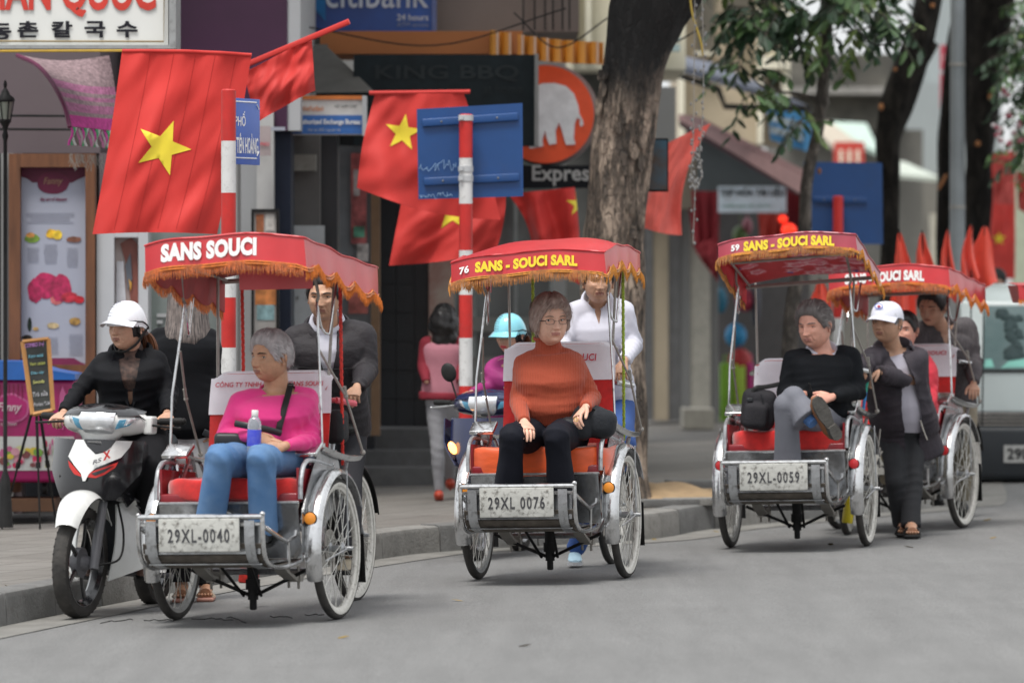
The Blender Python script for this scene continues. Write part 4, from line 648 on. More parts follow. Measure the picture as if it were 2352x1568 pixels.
# ---------- national flags
NZ = 1.6
M_flag = mat('flag_red', (.54, .022, .016), .7, var=.07, scale=2, sheen=.12, bump=.12, bscale=220); M_flag2 = mat('flag_red_dark', (.50, .024, .018), .7, var=.1, scale=2, sheen=.1); M_star = mat('star_yellow', (.78, .62, .03), .7, var=.08, scale=6, sheen=.3)
def flag(label, TL, TR, BR, BL, d, folds=(), star=None, m=None, nu=46, nv=40, cat='flag', name='national_flag', bulge=.05, sag=None, group=None):
    A = [P(*TL, d), P(*TR, d), P(*BR, d), P(*BL, d)]; root = thing(name, label, cat, A[0], group=group); sag = sag or (0, 0, 0, 0)
    def fn(u, v):
        v2 = 1-v; p = A[0].lerp(A[1], u).lerp(A[3].lerp(A[2], u), v2); y = -bulge*math.sin(u*math.pi)*(.3+.7*v2)
        for (amp, fu, fv, ph, g) in folds: y += amp*math.sin(u*fu*6.283+v2*fv*6.283+ph)*(v2*g+1-g)
        y += NZ*.055*noise.noise((u*2.6+TL[0]*.01, v2*1.9, 3.3))*(.3+.7*v2)+NZ*.018*noise.noise((u*7+v2*3, v2*4, TL[0]*.02))
        s = d/F; p = p+Vector((s*(sag[0]*math.sin(v2*math.pi)*(1-u)+sag[1]*math.sin(v2*math.pi)*u), y, -s*(sag[2]*math.sin(u*math.pi)*(1-v2)+sag[3]*math.sin(u*math.pi)*v2))); return p
    b = MB(); b.grid(fn, nu, nv, thick=.002); o = b.build('cloth', m or M_flag, root, True, smooth=80)
    if star:
        cx, cy, r_, rot = star[:4]; asp = star[4] if len(star) > 4 else 1; poly = []
        # star outline is given in picture units and carried to the cloth's own coordinates
        for k in range(10): a = R(rot+36*k-90); rr_ = r_ if k % 2 == 0 else r_*.40; poly.append((cx+rr_*math.cos(a)*asp, cy+rr_*math.sin(a)))
        uvp = []
        for (x, y) in poly:
            u, v = .5, .5
            for _ in range(30):
                p = fn(u, v); e = 1e-3; pu = (fn(u+e, v)-p)/e; pv_ = (fn(u, v+e)-p)/e; X, Z_ = (x-CX)*p.y/F-p.x, CZ-(y-HY)*p.y/F-p.z; det = pu.x*pv_.z-pv_.x*pu.z
                if abs(det) < 1e-9: break
                du = (X*pv_.z-Z_*pv_.x)/det; dv = (pu.x*Z_-pu.z*X)/det; u += du; v += dv
                if abs(du)+abs(dv) < 1e-6: break
            uvp.append((u, v))
        uvp = [(min(.998, max(.002, u)), min(.998, max(.002, v))) for u, v in uvp]
        if abs(sum(uvp[i][0]*uvp[(i+1) % 10][1]-uvp[(i+1) % 10][0]*uvp[i][1] for i in range(10))) > 1e-4:
            s_ = MB(); s_.drape(uvp, lambda x, y: fn(x, y), .0035, step=.035, thick=.002); s_.build('star', M_star, o, True, smooth=80)
    return root, fn
fl1, fn1 = flag('large red flag with yellow star hanging upright left of the first pole', (281, 116), (578, 125), (498, 538), (212, 538), 33, folds=((.014, 1.6, .45, .5, .6),), star=(374, 339, 66, 22), nu=70, nv=60, bulge=.10, sag=(4, 4, -3, -4))
for k, u in enumerate((.20, .38, .55, .70, .86)): b = MB(); b.tube([fn1(u+.05*(v-.5), v)+Vector((0, -.003, 0)) for v in np.linspace(.02, .98, 40)], .0008, n=4); b.build('seam', mat('seam_dark', (.30, .012, .01), .8), fl1, True)
b = MB(); b.tube([fn1(u, 1)+Vector((0, -.004, -.004)) for u in np.linspace(0, 1, 30)], .010, n=8, flat=.5); b.build('hem', M_flag, fl1, True)
fl2, _ = flag('smaller red flag on an oblique pole between the big flag and the exchange sign', (560, 168), (716, 86), (724, 208), (588, 284), 34.5, folds=((.018, 1.6, .3, 1, .6),), m=M_flag2, sag=(0, 0, 0, -3))
b = MB(); b.tube([P(545, 158, 34.6), P(802, 50, 34.4)], .018, n=8, flat=.7); b.build('sleeve', M_flag2, fl2, True)
fl3, _ = flag('red starred flag folding down beside the blue board', (862, 214), (1066, 216), (1150, 505), (820, 432), 37, folds=((.05, 1.1, -.5, .4, .7), (.02, 3, -.3, 2, .8)), star=(926, 305, 44, 8), m=M_flag2, sag=(-6, 4, 0, 18)); b = MB(); b.tube([P(848, 214, 37), P(1080, 211, 37)], .014, n=8); b.build('sleeve', M_flag2, fl3, True)
flag('shadowed red flag with part of a star below the blue board', (926, 440), (1162, 420), (1138, 582), (894, 610), 38.2, folds=((.04, 1.5, .4, 2, .4),), star=(1040, 488, 46, 0), m=M_flag2, sag=(0, 8, 0, 4))
flag('red flag hanging between the blue board and the big trunk, under the Express band', (1168, 446), (1320, 430), (1334, 655), (1222, 560), 40.5, folds=((.05, 1.8, .1, 1, .3),), star=(1330, 470, 30, 0), sag=(10, 4, 0, 10)); 
flag('pinkish red flag stretched from the right side of the big trunk', (1482, 362), (1633, 283), (1566, 540), (1480, 524), 40, folds=((.03, 1.1, .3, 1, .4),), m=mat('flag_faded', (.75, .12, .09), .7, var=.08, sheen=.4), sag=(0, -26, -6, 4))
flag('dark red flag hanging low below the eave right of the trunk', (1590, 560), (1650, 545), (1650, 648), (1612, 600), 56, m=M_clothred, bulge=.02)
flag('long red banner flag far right behind the pennants', (2276, 352), (2332, 345), (2330, 640), (2270, 640), 58, folds=((.03, 1.2, .3, 1, .5),), star=(2295, 548, 16, 0), m=mat('flag_far', (.60, .05, .04), .7)); flag('red scarf of cloth with white marks above the long banner', (2282, 350), (2326, 352), (2324, 470), (2284, 468), 57.5, m=mat('flag_mid', (.50, .07, .06), .7), cat='flag'); flag('small red flag tip at the extreme right edge', (2334, 395), (2370, 395), (2366, 500), (2340, 480), 56, m=M_banner)
for k, (x, y0, y1, w_, lb) in enumerate(((2070, 528, 735, 26, 'leftmost of the red pennants above the rearmost hood'), (2124, 530, 680, 24, 'second red pennant from the left above the rearmost hood'), (2180, 522, 690, 18, 'narrow third red pennant above the rearmost hood'), (2228, 512, 640, 16, 'fourth red pennant, half hidden by the fifth'), (2256, 516, 655, 32, 'widest red pennant, in front of the fourth'), (1880, 640, 760, 30, 'red pennant behind the seat of the third cyclo'))):
    t = thing('pennant', lb, 'pennant', P(x, y1, 41.5+k*.15), group='small red pennants on sticks'); dd = 41.5+k*.15
    b = MB(); b.grid(lambda u, v: P(x+(u-.5)*2*w_*1.3*((1-v)**.62)*(1 if v < .75 else .9)+6*math.sin(v*4+k), y1-(y1-y0)*v+8*math.sin(u*7+k)*(1-v), dd)+Vector((0, .05*math.sin(u*9+k+v*2)*(1-v), 0)), 18, 20, thick=.002); b.build('cloth', mat('pennant_red', (.78, .07, .035), .6, var=.1, sheen=.3), t, True); q = P(x, y1, dd); b = MB(); b.tube([P(x+6*math.sin(4+k), y0-2, dd), Vector((q.x, dd, gz(q.x)+.5))], .006, n=6); b.build('stick', M_black, t, True)
# wires and a string of fairy lights on the big tree
b = MB(); b.tube(curve([P(1582, -40, 37.6), P(1590, 30, 37.6), P(1608, 90, 37.6), P(1616, 130, 37.6)], 5), .008, n=5); b.build('rope', mat('cord_yellow', (.45, .32, .05), .6), None, True, label='yellow cord hanging from the top beside the big trunk', cat='rope')
fs_ = thing('fairy_lights', 'string of small unlit fairy lights hanging right of the big trunk', 'lights', P(1600, 300, 37.5)); b = MB(); pa = curve([P(1596, -20, 37.5), P(1594, 200, 37.5), P(1592, 330, 37.5), P(1588, 400, 37.5), P(1596, 430, 37.5), P(1592, 560, 37.5)], 8); b.tube(pa, .003, n=4); pb = curve([P(1612, -20, 37.4), P(1616, 150, 37.4), P(1612, 300, 37.4), P(1606, 350, 37.4), P(1612, 400, 37.4), P(1596, 432, 37.4), P(1586, 405, 37.4)], 8); b.tube(pb, .003, n=4); b.build('wire', M_greybar, fs_, True)
b = MB(); rr = random.Random(1)
for p in (pa+pb): b.ell(p+Vector((rr.uniform(-.02, .02), 0, rr.uniform(-.03, .03))), (.008, .008, .013), nu=6, nv=4)
b.build('bulbs', M_greyw, fs_, True, kind='stuff')
for k, (a, m_, c, lb) in enumerate((((690, 60), (1000, 105), (1300, 20), 'black cable sagging in front of the orange canopy'), ((1180, 30), (1280, 110), (1400, 40), 'black cable looping under the upper wall'), ((1440, 95), (1520, 110), (1620, 60), 'cable crossing the cream wall'), ((1960, 60), (2020, 105), (2110, 60), 'thin wire crossing the sky gap'))): b = MB(); b.tube(curve([P(*a, 40.3), P(*m_, 40.3), P(*c, 40.3)], 8), .006, n=5); b.build('cable', M_black, None, True, label=lb, cat='cable')
# hanging blue rusty box at the trunk
rb = thing('meter_box', 'rusty blue metal box fixed to the right side of the big trunk', 'box', P(1505, 380, 38.2)); b = MB(); panel(b, 1478, 318, 1535, 440, 38.3, .12); b.build('box', M_dark, rb, True); b = MB(); panel(b, 1478, 322, 1532, 436, 38.28, .02); b.build('door', mat('rusty_blue', (.03, .10, .15), .6, var=.3, scale=5, col2=(.09, .06, .04)), rb, True)
# ---------- white van at the right edge
d = 44.0; x0 = P(2212, 0, d).x; zg = gz(x0); vn = thing('van', 'pale minibus with dark bumper waiting at the right edge', 'van', (x0+.85, d+1.9, zg)); W_ = 1.72; M_van = mat('van_paint', (.46, .52, .51), .3, var=.05, coat=.4, scale=2)
def vz(y): return P(0, y, d).z
prof = [(0.02, zg+.20), (0.0, zg+.45), (.02, vz(968)), (.06, vz(856)), (.38, vz(692)), (.62, vz(664)), (1.0, vz(652)), (4.2, vz(655)), (4.3, vz(700)), (4.3, zg+.25)]
b = MB(); b.prism([(y, z) for y, z in prof], W_, Matrix(((0, 0, 1, x0), (1, 0, 0, d), (0, 1, 0, 0), (0, 0, 0, 1)))); me_o = b.build('body', M_van, vn, True, smooth=30); bv = me_o.modifiers.new('b', 'BEVEL'); bv.width = .07; bv.segments = 3; bv.limit_method = 'ANGLE'; bv.angle_limit = R(20)
def vf(x, y):
    z = vz(-y); zs = [vz(968), vz(856), vz(692)]; yy = .02 if z < zs[0] else (.02+.04*(z-zs[0])/(zs[1]-zs[0]) if z < zs[1] else .06+.32*(z-zs[1])/(zs[2]-zs[1])); return Vector((P(x, 0, d).x, d+yy-.004, z))
b = MB(); b.drape([(2258, -848), (2700, -848), (2690, -706), (2275, -706)], vf, .004, step=.0, thick=.006) if False else b.drape([(2256, -850), (2700, -850), (2690, -704), (2272, -704)], vf, .008, thick=.008); wsn = b.build('windscreen', mat('van_glass', (.06, .10, .10), .12, var=.35, scale=1.4, col2=(.16, .21, .21), spec=.4), vn, True)
b = MB(); b.drape([(2250, -852), (2710, -852), (2710, -856), (2250, -856)], vf, .014, thick=.012); b.build('wiper_cowl', M_black, vn, True)
b = MB(); b.drape([(2300, -845), (2360, -846), (2400, -832), (2360, -826), (2320, -832)], vf, .012, thick=.004); b.drape([(2262, -846), (2285, -846), (2280, -825), (2266, -828)], vf, .012, thick=.004); b.build('dashboard_cloth', mat('mint_cloth', (.20, .50, .42), .7), wsn, True, kind='stuff')
b = MB(); rr = random.Random(2)
for k in range(30): b.ell(vf(2325+rr.uniform(-22, 24), -(775+rr.uniform(-55, 50)))+Vector((0, -.012, 0)), (.04, .004, .05), nu=8, nv=5)
b.build('tree_decal', mat('decal_dark', (.03, .06, .06), .3), wsn, True, kind='stuff')
b = MB(); b.rbox((x0+W_/2, d-.02, (vz(968)+vz(940))/2-.03), (W_*.98, .06, .13), r=.02); b.build('grille', M_blk, vn, True)
for i in range(4): b = MB(); b.rbox((x0+W_/2, d-.055, vz(950)-.0-.028*i), (W_*.9, .01, .010), r=.003); b.build('grille_bar', M_pgrey if 'M_pgrey' in globals() else M_greybar, vn, True)
b = MB(); b.rbox((x0+W_/2, d-.05, vz(1040)), (W_*1.02, .16, .42), r=.05, n=4); bp_ = b.build('bumper', mat('bumper_dark', (.014, .018, .022), .45), vn, True); b = MB(); panel(b, 2306, 1022, 2420, 1062, d-.14, .02); pl_ = b.build('number_plate', mat('van_plate', (.42, .42, .40), .5, dirt=.3), vn, True); text('29LD', S_(76, d), S_(26, d), M_dark, pl_, Matrix.Translation(P(2313, 1055, d-.145)) @ FRONT, world=True, bold=.02)
for xx in (x0+.12, x0+W_-.12): b = MB(); b.lathe([(.30, -.08), (.31, -.05), (.31, .05), (.30, .08), (.18, .085)], 28, Matrix.Translation((xx, d+.75, zg+.31)) @ Matrix.Rotation(R(90), 4, 'Y')); b.build('wheel', M_tyre, vn, True)
b = MB(); b.rbox((x0-.09, d+.25, vz(770)), (.08, .10, .20), r=.03); b.tube([(x0-.06, d+.25, vz(800)), (x0+.05, d+.3, vz(830))], .012); b.build('side_mirror', M_black, vn, True)
# people far behind the van, just a head and shoulders each
for x, y, c, lb in ((2290, 648, (.02, .02, .02), 'dark haired head of a person beyond the van roof'),): 
    t = thing('person', lb, 'person', P(x, y+40, 50)); b = MB(); q = P(x, y, 50); b.ell(q, (.075, .095, .11)); b.tube([q-Vector((0, 0, .08)), q-Vector((0, 0, .2))], .05, n=10); b.ell(q-Vector((0, 0, .38)), (.2, .12, .2)); b.tube([q-Vector((.1, 0, .4)), Vector((q.x-.1, 50, 0))], .09); b.tube([q-Vector((-.1, 0, .4)), Vector((q.x+.1, 50, 0))], .09); me = fuse(b, .02, 3); obj_from(me, 'body', mat('far_skin', (.3, .17, .12), .6), t); b = MB(); b.ell(q+Vector((0, .012, .03)), (.088, .10, .10)); b.build('hair', M_black, t, True)
# ---------- ice cream freezer and easel on the pavement
M_mag = mat('freezer_magenta', (.34, .012, .12), .4, var=.2, scale=1.5, col2=(.20, .008, .06))
q0 = P(-140, 0, 36.0); q1 = P(172, 0, 36.0); zt = P(0, 872, 36.0).z; zb = P(0, 1108, 36.0).z; cx = (q0.x+q1.x)/2; fz = thing('ice_cream_freezer', 'magenta ice cream freezer with blue sliding lid beside the poster case', 'freezer', (cx, 36.3, zb-.1)); b = MB(); b.rbox((cx, 36.32, (zt+zb)/2), (q1.x-q0.x, .62, zt-zb), r=.03); b.build('cabinet', M_mag, fz, True)
ff = lambda x, y: P(x, -y, 36.005)
b = MB(); b.drape([(-135, -1002), (170, -1002), (170, -1080), (-135, -1080)], ff, .003, thick=.004); wb = b.build('white_band', mat('band_white', (.50, .50, .48), .5, var=.05), fz, True, smooth=0)
rr = random.Random(8); cl_ = [(.45, .10, .22), (.55, .42, .05), (.18, .05, .05), (.52, .25, .3), (.15, .3, .05), (.5, .5, .25), (.5, .02, .08)]
for k in range(26): x = rr.uniform(0, 90); y = rr.uniform(1030, 1072); r1 = rr.uniform(5, 13); b = MB(); b.drape([(a, -c) for a, c in blob(x, y, r1, r1*.85, 12, .1, k)], ff, .005+.0004*k, thick=.002); b.build('fruit_print', mat('fruit%d' % (k % 7), cl_[k % 7], .5), wb, True, smooth=0, kind='stuff')
for k in range(34): x = rr.uniform(100, 168); y = rr.uniform(1012, 1066); b = MB(); b.drape([(x-2, -(y+9)), (x+2, -(y+9)), (x+2.5, -y), (x, -(y-7)), (x-2.5, -y)], ff, .005+.0004*k, thick=.002); b.build('fruit_print', mat('fruit%d' % (k % 7), cl_[k % 7], .5), wb, True, smooth=0, kind='stuff')
for k in range(16): b = MB(); panel(b, -100+k*10, 882, -98+k*10, 950, 35.998, .004); b.build('stripe', mat('stripe_dark', (.15, .004, .03), .5), fz, True)
b = MB(); b.drape([(a, -c) for a, c in blob(26, 938, 42, 34, 22, .08, 3)], ff, .006, thick=.004); em = b.build('emblem', mat('emblem_pink', (.48, .10, .25), .5), fz, True, smooth=0); b = MB(); b.drape([(a, -c) for a, c in blob(26, 938, 37, 29, 22, .08, 3)], ff, .009, thick=.003); em = b.build('emblem_field', M_mag, fz, True, smooth=0); text('Fanny', S_(56, 36), S_(26, 36), mat('pale_pink', (.55, .42, .45), .5), em, Matrix.Translation(P(-6, 950, 35.99)) @ FRONT, world=True, shear=.3, bold=.02); text('ICE CREAM', S_(36, 36), S_(6, 36), mat('pale_pink', (1, 1, 1)), fz, Matrix.Translation(P(2, 977, 35.995)) @ FRONT, world=True)
b = MB(); b.drape([(x, -y) for x, y in ((137, 905), (144, 885), (151, 905), (155, 950), (144, 990), (134, 950))], ff, .006, thick=.003); b.build('emblem', mat('emblem_pink', (1, 1, 1)), fz, True, smooth=0)
b = MB(); b.prism([(q0.x-.02, zt), (P(174, 0, 36).x, zt), (P(172, 0, 36).x, zt+.035), (P(120, 0, 36).x, zt+.06), (P(60, 0, 36).x, zt+.115), (q0.x-.02, zt+.12)], .66, Matrix.Translation((0, 36.64, 0)) @ FRONT); b.build('lid', mat('lid_blue', (.02, .12, .42), .35, var=.1), fz, True, smooth=0)
for xx in (P(10, 0, 36).x, P(100, 0, 36).x, P(155, 0, 36).x): b = MB(); b.lathe([(.035, -.015), (.035, .015)], 16, Matrix.Translation((xx, 36.1, zb-.04)) @ Matrix.Rotation(R(90), 4, 'Y')); b.build('caster', M_black, fz, True)
b = MB(); panel(b, -60, 1146, 125, 1174, 35.9, .5); b.build('low_crate', mat('crate_wood', (.10, .045, .02), .7), None, True, label='low brown wooden crate under the freezer', cat='crate'); 
de = 35.2; es = thing('easel_board', 'chalk menu board on a black tripod in front of the freezer', 'sign', P(90, 1200, de)); A = [P(50, 782, de), P(112, 775, de+.02), P(123, 945, de-.15), P(74, 955, de-.17)]; ct = sum(A, Vector())/4
b = MB(); b.add(A+[p+Vector((0, .012, 0)) for p in A], [(0, 3, 2, 1), (4, 5, 6, 7), (0, 1, 5, 4), (1, 2, 6, 5), (2, 3, 7, 6), (3, 0, 4, 7)]); cbd = b.build('blackboard', mat('blackboard', (.035, .037, .035), .8, var=.3, scale=6), es, True, smooth=0)
for a, c in zip(A, A[1:]+A[:1]): b = MB(); b.tube([a+(ct-a).normalized()*.01, c+(ct-c).normalized()*.01], .014, n=4); b.build('frame_side', mat('pine_frame', (.42, .20, .06), .6, var=.15, scale=9), es, True, smooth=0)
for a, c in ((P(72, 950, de-.1), P(4, 1205, de+.1)), (P(84, 950, de-.15), P(92, 1207, de-.1)), (P(92, 948, de-.1), P(130, 1203, de+.25))):
    c.z = gz(c.x)+KZ; b = MB(); b.tube([a, a.lerp(c, .45)], .010, n=6); b.tube([a.lerp(c, .42), a.lerp(c, .47)], .015, n=8); b.tube([a.lerp(c, .45), c], .007, n=6); b.build('leg', M_black, es, True)
Vx = (A[1]-A[0]).normalized(); Vz = (A[0]-A[3]).normalized(); Vn = Vx.cross(Vz); Vz = Vn.cross(Vx)
for s_, x, y, w_, h_, c in (('COMBO 3 vị', 58, 800, 44, 13, (.45, .2, .5)), ('Kem xoài', 66, 822, 34, 8, (.15, .4, .5)), ('Vani cacao', 70, 840, 34, 8, (.45, .48, .1)), ('Dâu tây', 72, 862, 30, 8, (.15, .4, .5)), ('Socola', 76, 882, 26, 8, (.5, .5, .15)), ('Trà sữa', 76, 912, 34, 12, (.4, .4, .42)), ('Product Tươi', 78, 934, 38, 9, (.4, .4, .42))):
    q = P(x, y, 0.0+de); k = (955-y)/175; q = A[3].lerp(A[0], k)+Vx*((x-(74-24*k))*de/F)-Vector((0, .006, 0)); Mx = Matrix((Vx, Vz, Vn)).transposed().to_4x4(); Mx.translation = q; text(s_, w_*de/F, h_*de/F, mat('chalk%02x%02x' % (int(c[0]*255), int(c[2]*255)), c, .8), cbd, Mx, world=True, shear=.2)
# sand, slabs, fallen leaves
sp_ = MB(); c = onwalk(1540, 1140); sp_.grid(lambda u, v: (c.x-.45+1.0*u, c.y-.5+1.6*v, c.z+.002+.13*max(0, math.sin(u*math.pi))*max(0, math.sin(v*math.pi))*(1.1-u)+.012*math.sin(u*19+v*7)*math.sin(u*math.pi)*math.sin(v*math.pi)), 30, 30); sp_.build('sand_heap', mat('sand', (.36, .25, .14), .95, var=.15, scale=12, bump=.5, bscale=60), None, False, label='low heap of yellow sand on the pavement by the kerb', cat='sand', kind='stuff')
for k, (x, y, w_, l_, rot, lb) in enumerate(((1530, 1163, .42, .14, 28, 'dark paving slab at the edge of the sand heap'), (1600, 1160, .42, .14, 20, 'light paving slab right of the dark one'), (1600, 1118, .40, .3, 10, 'flat dark slab lying behind the sand'))): c = onwalk(x, y); b = MB(); b.rbox((0, 0, .025), (w_, l_, .05), r=.005); b.build('paving_slab', M_kerb2 if k != 1 else M_kerb, None, False, label=lb, cat='slab').location = c; [o for o in C.objects if o.name.startswith('paving_slab')][-1].rotation_euler = (0, 0, R(rot))
rr = random.Random(11); LL = ['dry leaf in the open road below the first cyclo', 'yellow leaf lowest in the open road near the centre', 'dry leaf on the road in front of the third cyclo', 'thin twig-like leaf right of the third cyclo wheels', 'leaf on the road below the pushing man at right', 'leaf on the road left of the second cyclo front wheel', 'reddish leaf under the footboard of the first cyclo', 'leaf at the kerb foot right of the first cyclo', 'leaf at the kerb foot touching the second cyclo wheel', 'leaf at the kerb foot below the sand heap', 'yellow leaf at the kerb foot left of the third cyclo', 'leaf at the kerb foot left of the second cyclo', 'orange leaf on top of the kerb at far left', 'leaf on the road before the van', 'leaf under the crank of the first cyclo', 'leaf at the kerb foot midway between the first two cyclos']
for k, (x, y) in enumerate(((790, 1465), (1208, 1484), (1910, 1251), (2085, 1257), (2280, 1236), (1048, 1380), (560, 1340), (850, 1290), (1470, 1243), (1500, 1240), (1645, 1222), (1040, 1262), (20, 1348), (2270, 1195), (640, 1290), (945, 1262))):
    c = onroad(x, y) if (x, y) not in ((20, 1348),) else onwalk(x, y); b = MB(); leaf_mb(b, Vector((-.03, 0, .012)), Vector((1, rr.uniform(-.3, .3), .02)), .065, .016, rr); o = b.build('fallen_leaf', mat('dry_leaf', (.22, .15, .04), .8, var=.4, scale=20), None, False, smooth=0, label=LL[k], cat='leaf'); o.location = c; o.rotation_euler = (0, 0, rr.uniform(0, 6))
b = MB(); rr = random.Random(14)
for x, y, n in ((230, 1432, 7), (330, 1425, 7), (440, 1422, 8), (520, 1420, 5), (620, 1415, 5), (700, 1412, 4)):
    p = onroad(x, y); pts = [p+Vector((0, 0, .003))]
    for k in range(n): p = p+Vector((rr.uniform(.012, .035), rr.uniform(-.16, .16), 0)); pts.append(Vector((p.x, p.y, gz(p.x)+.003)))
    b.tube(pts, .0022, n=4, flat=.3)
b.build('road_cracks', mat('crack_dark', (.025, .025, .025), .9), None, False, kind='structure')
# backing walls so that the street closes behind the shopfronts
bk = thing('rear_terrace', 'dark continuous shop walls behind the street front', 'building', P(700, 1000, 46)); b = MB(); panel(b, -900, -600, 1300, 1080, 47.5, 1); simple('wall', b, M_greyw, parent=bk)
# ------------------------------------------------------------------ cyclo rickshaws
WR = .345
def wheel(parent, name, x, y, white, yawoff=0, seed=0):
    """bicycle wheel in the plane across x: tyre, rim, hub, 32 crossed spokes"""
    Mw = Matrix.Translation((x, y, WR)) @ Matrix.Rotation(R(yawoff), 4, 'Z') @ Matrix.Rotation(R(90), 4, 'Y')
    t = MB(); ring = [(WR*0+ (WR-.022)*math.cos(2*math.pi*k/56), (WR-.022)*math.sin(2*math.pi*k/56), 0) for k in range(56)]
    t.tube([Mw @ Vector(p) for p in ring], .0225, n=12, closed=True, up=Mw.to_3x3() @ Vector((0, 0, 1)))
    ty = t.build(name, M_tyre, parent)
    r = MB(); prof = [(WR-.043, -.015), (WR-.034, -.018), (WR-.034, .018), (WR-.043, .015), (WR-.056, .010), (WR-.058, 0), (WR-.056, -.010), (WR-.043, -.015)]
    r.lathe(prof, 56, Mw, caps=False); r.build('rim', M_wtyre if white else M_greyrim, ty)
    if white:
        r = MB(); r.lathe([(WR-.040, .0195), (WR-.026, .0228), (WR-.012, .0185), (WR-.013, .0175), (WR-.026, .0215), (WR-.040, .0185)], 56, Mw, caps=False); r.build('whitewall', M_wtyre, ty)
    h = MB(); h.lathe([(.008, -.075), (.011, -.05), (.012, -.045), (.03, -.034), (.03, -.028), (.016, -.02), (.016, .02), (.03, .028), (.03, .034), (.012, .045), (.012, .06), (.009, .085)], 14, Mw)
    h.build('hub', M_alu, ty)
    s = MB(); rr = random.Random(seed)
    for k in range(36):
        side = 1 if k % 2 else -1; a = 2*math.pi*k/36; b = a+(1 if (k//2) % 2 else -1)*R(62)
        p0 = Vector((.027*math.cos(b), .027*math.sin(b), side*.031)); p1 = Vector(((WR-.052)*math.cos(a), (WR-.052)*math.sin(a), side*.003))
        s.tube([Mw @ p0, Mw @ p1], .0019, n=4)
        s.tube([Mw @ (p1*.96+p0*.04), Mw @ p1], .0034, n=4)
    s.build('spokes', M_spoke, ty); return ty
def fender(parent, x, y, a0, a1, rad, wd, m, name='fender', sheet=True):
    b = MB()
    def fn(u, v):
        a = R(a0+(a1-a0)*u); q = (v-.5)*2; r = rad+.012*(1-q*q)-(.012 if abs(q) > .99 else 0)
        return (x+q*wd, y-r*math.cos(a), WR+r*math.sin(a))
    b.grid(fn, 26, 8, thick=.0015); b.tube([fn(i/26, 0) for i in range(27)], .004, n=6); b.tube([fn(i/26, 1) for i in range(27)], .004, n=6)
    return b.build(name, m, parent)

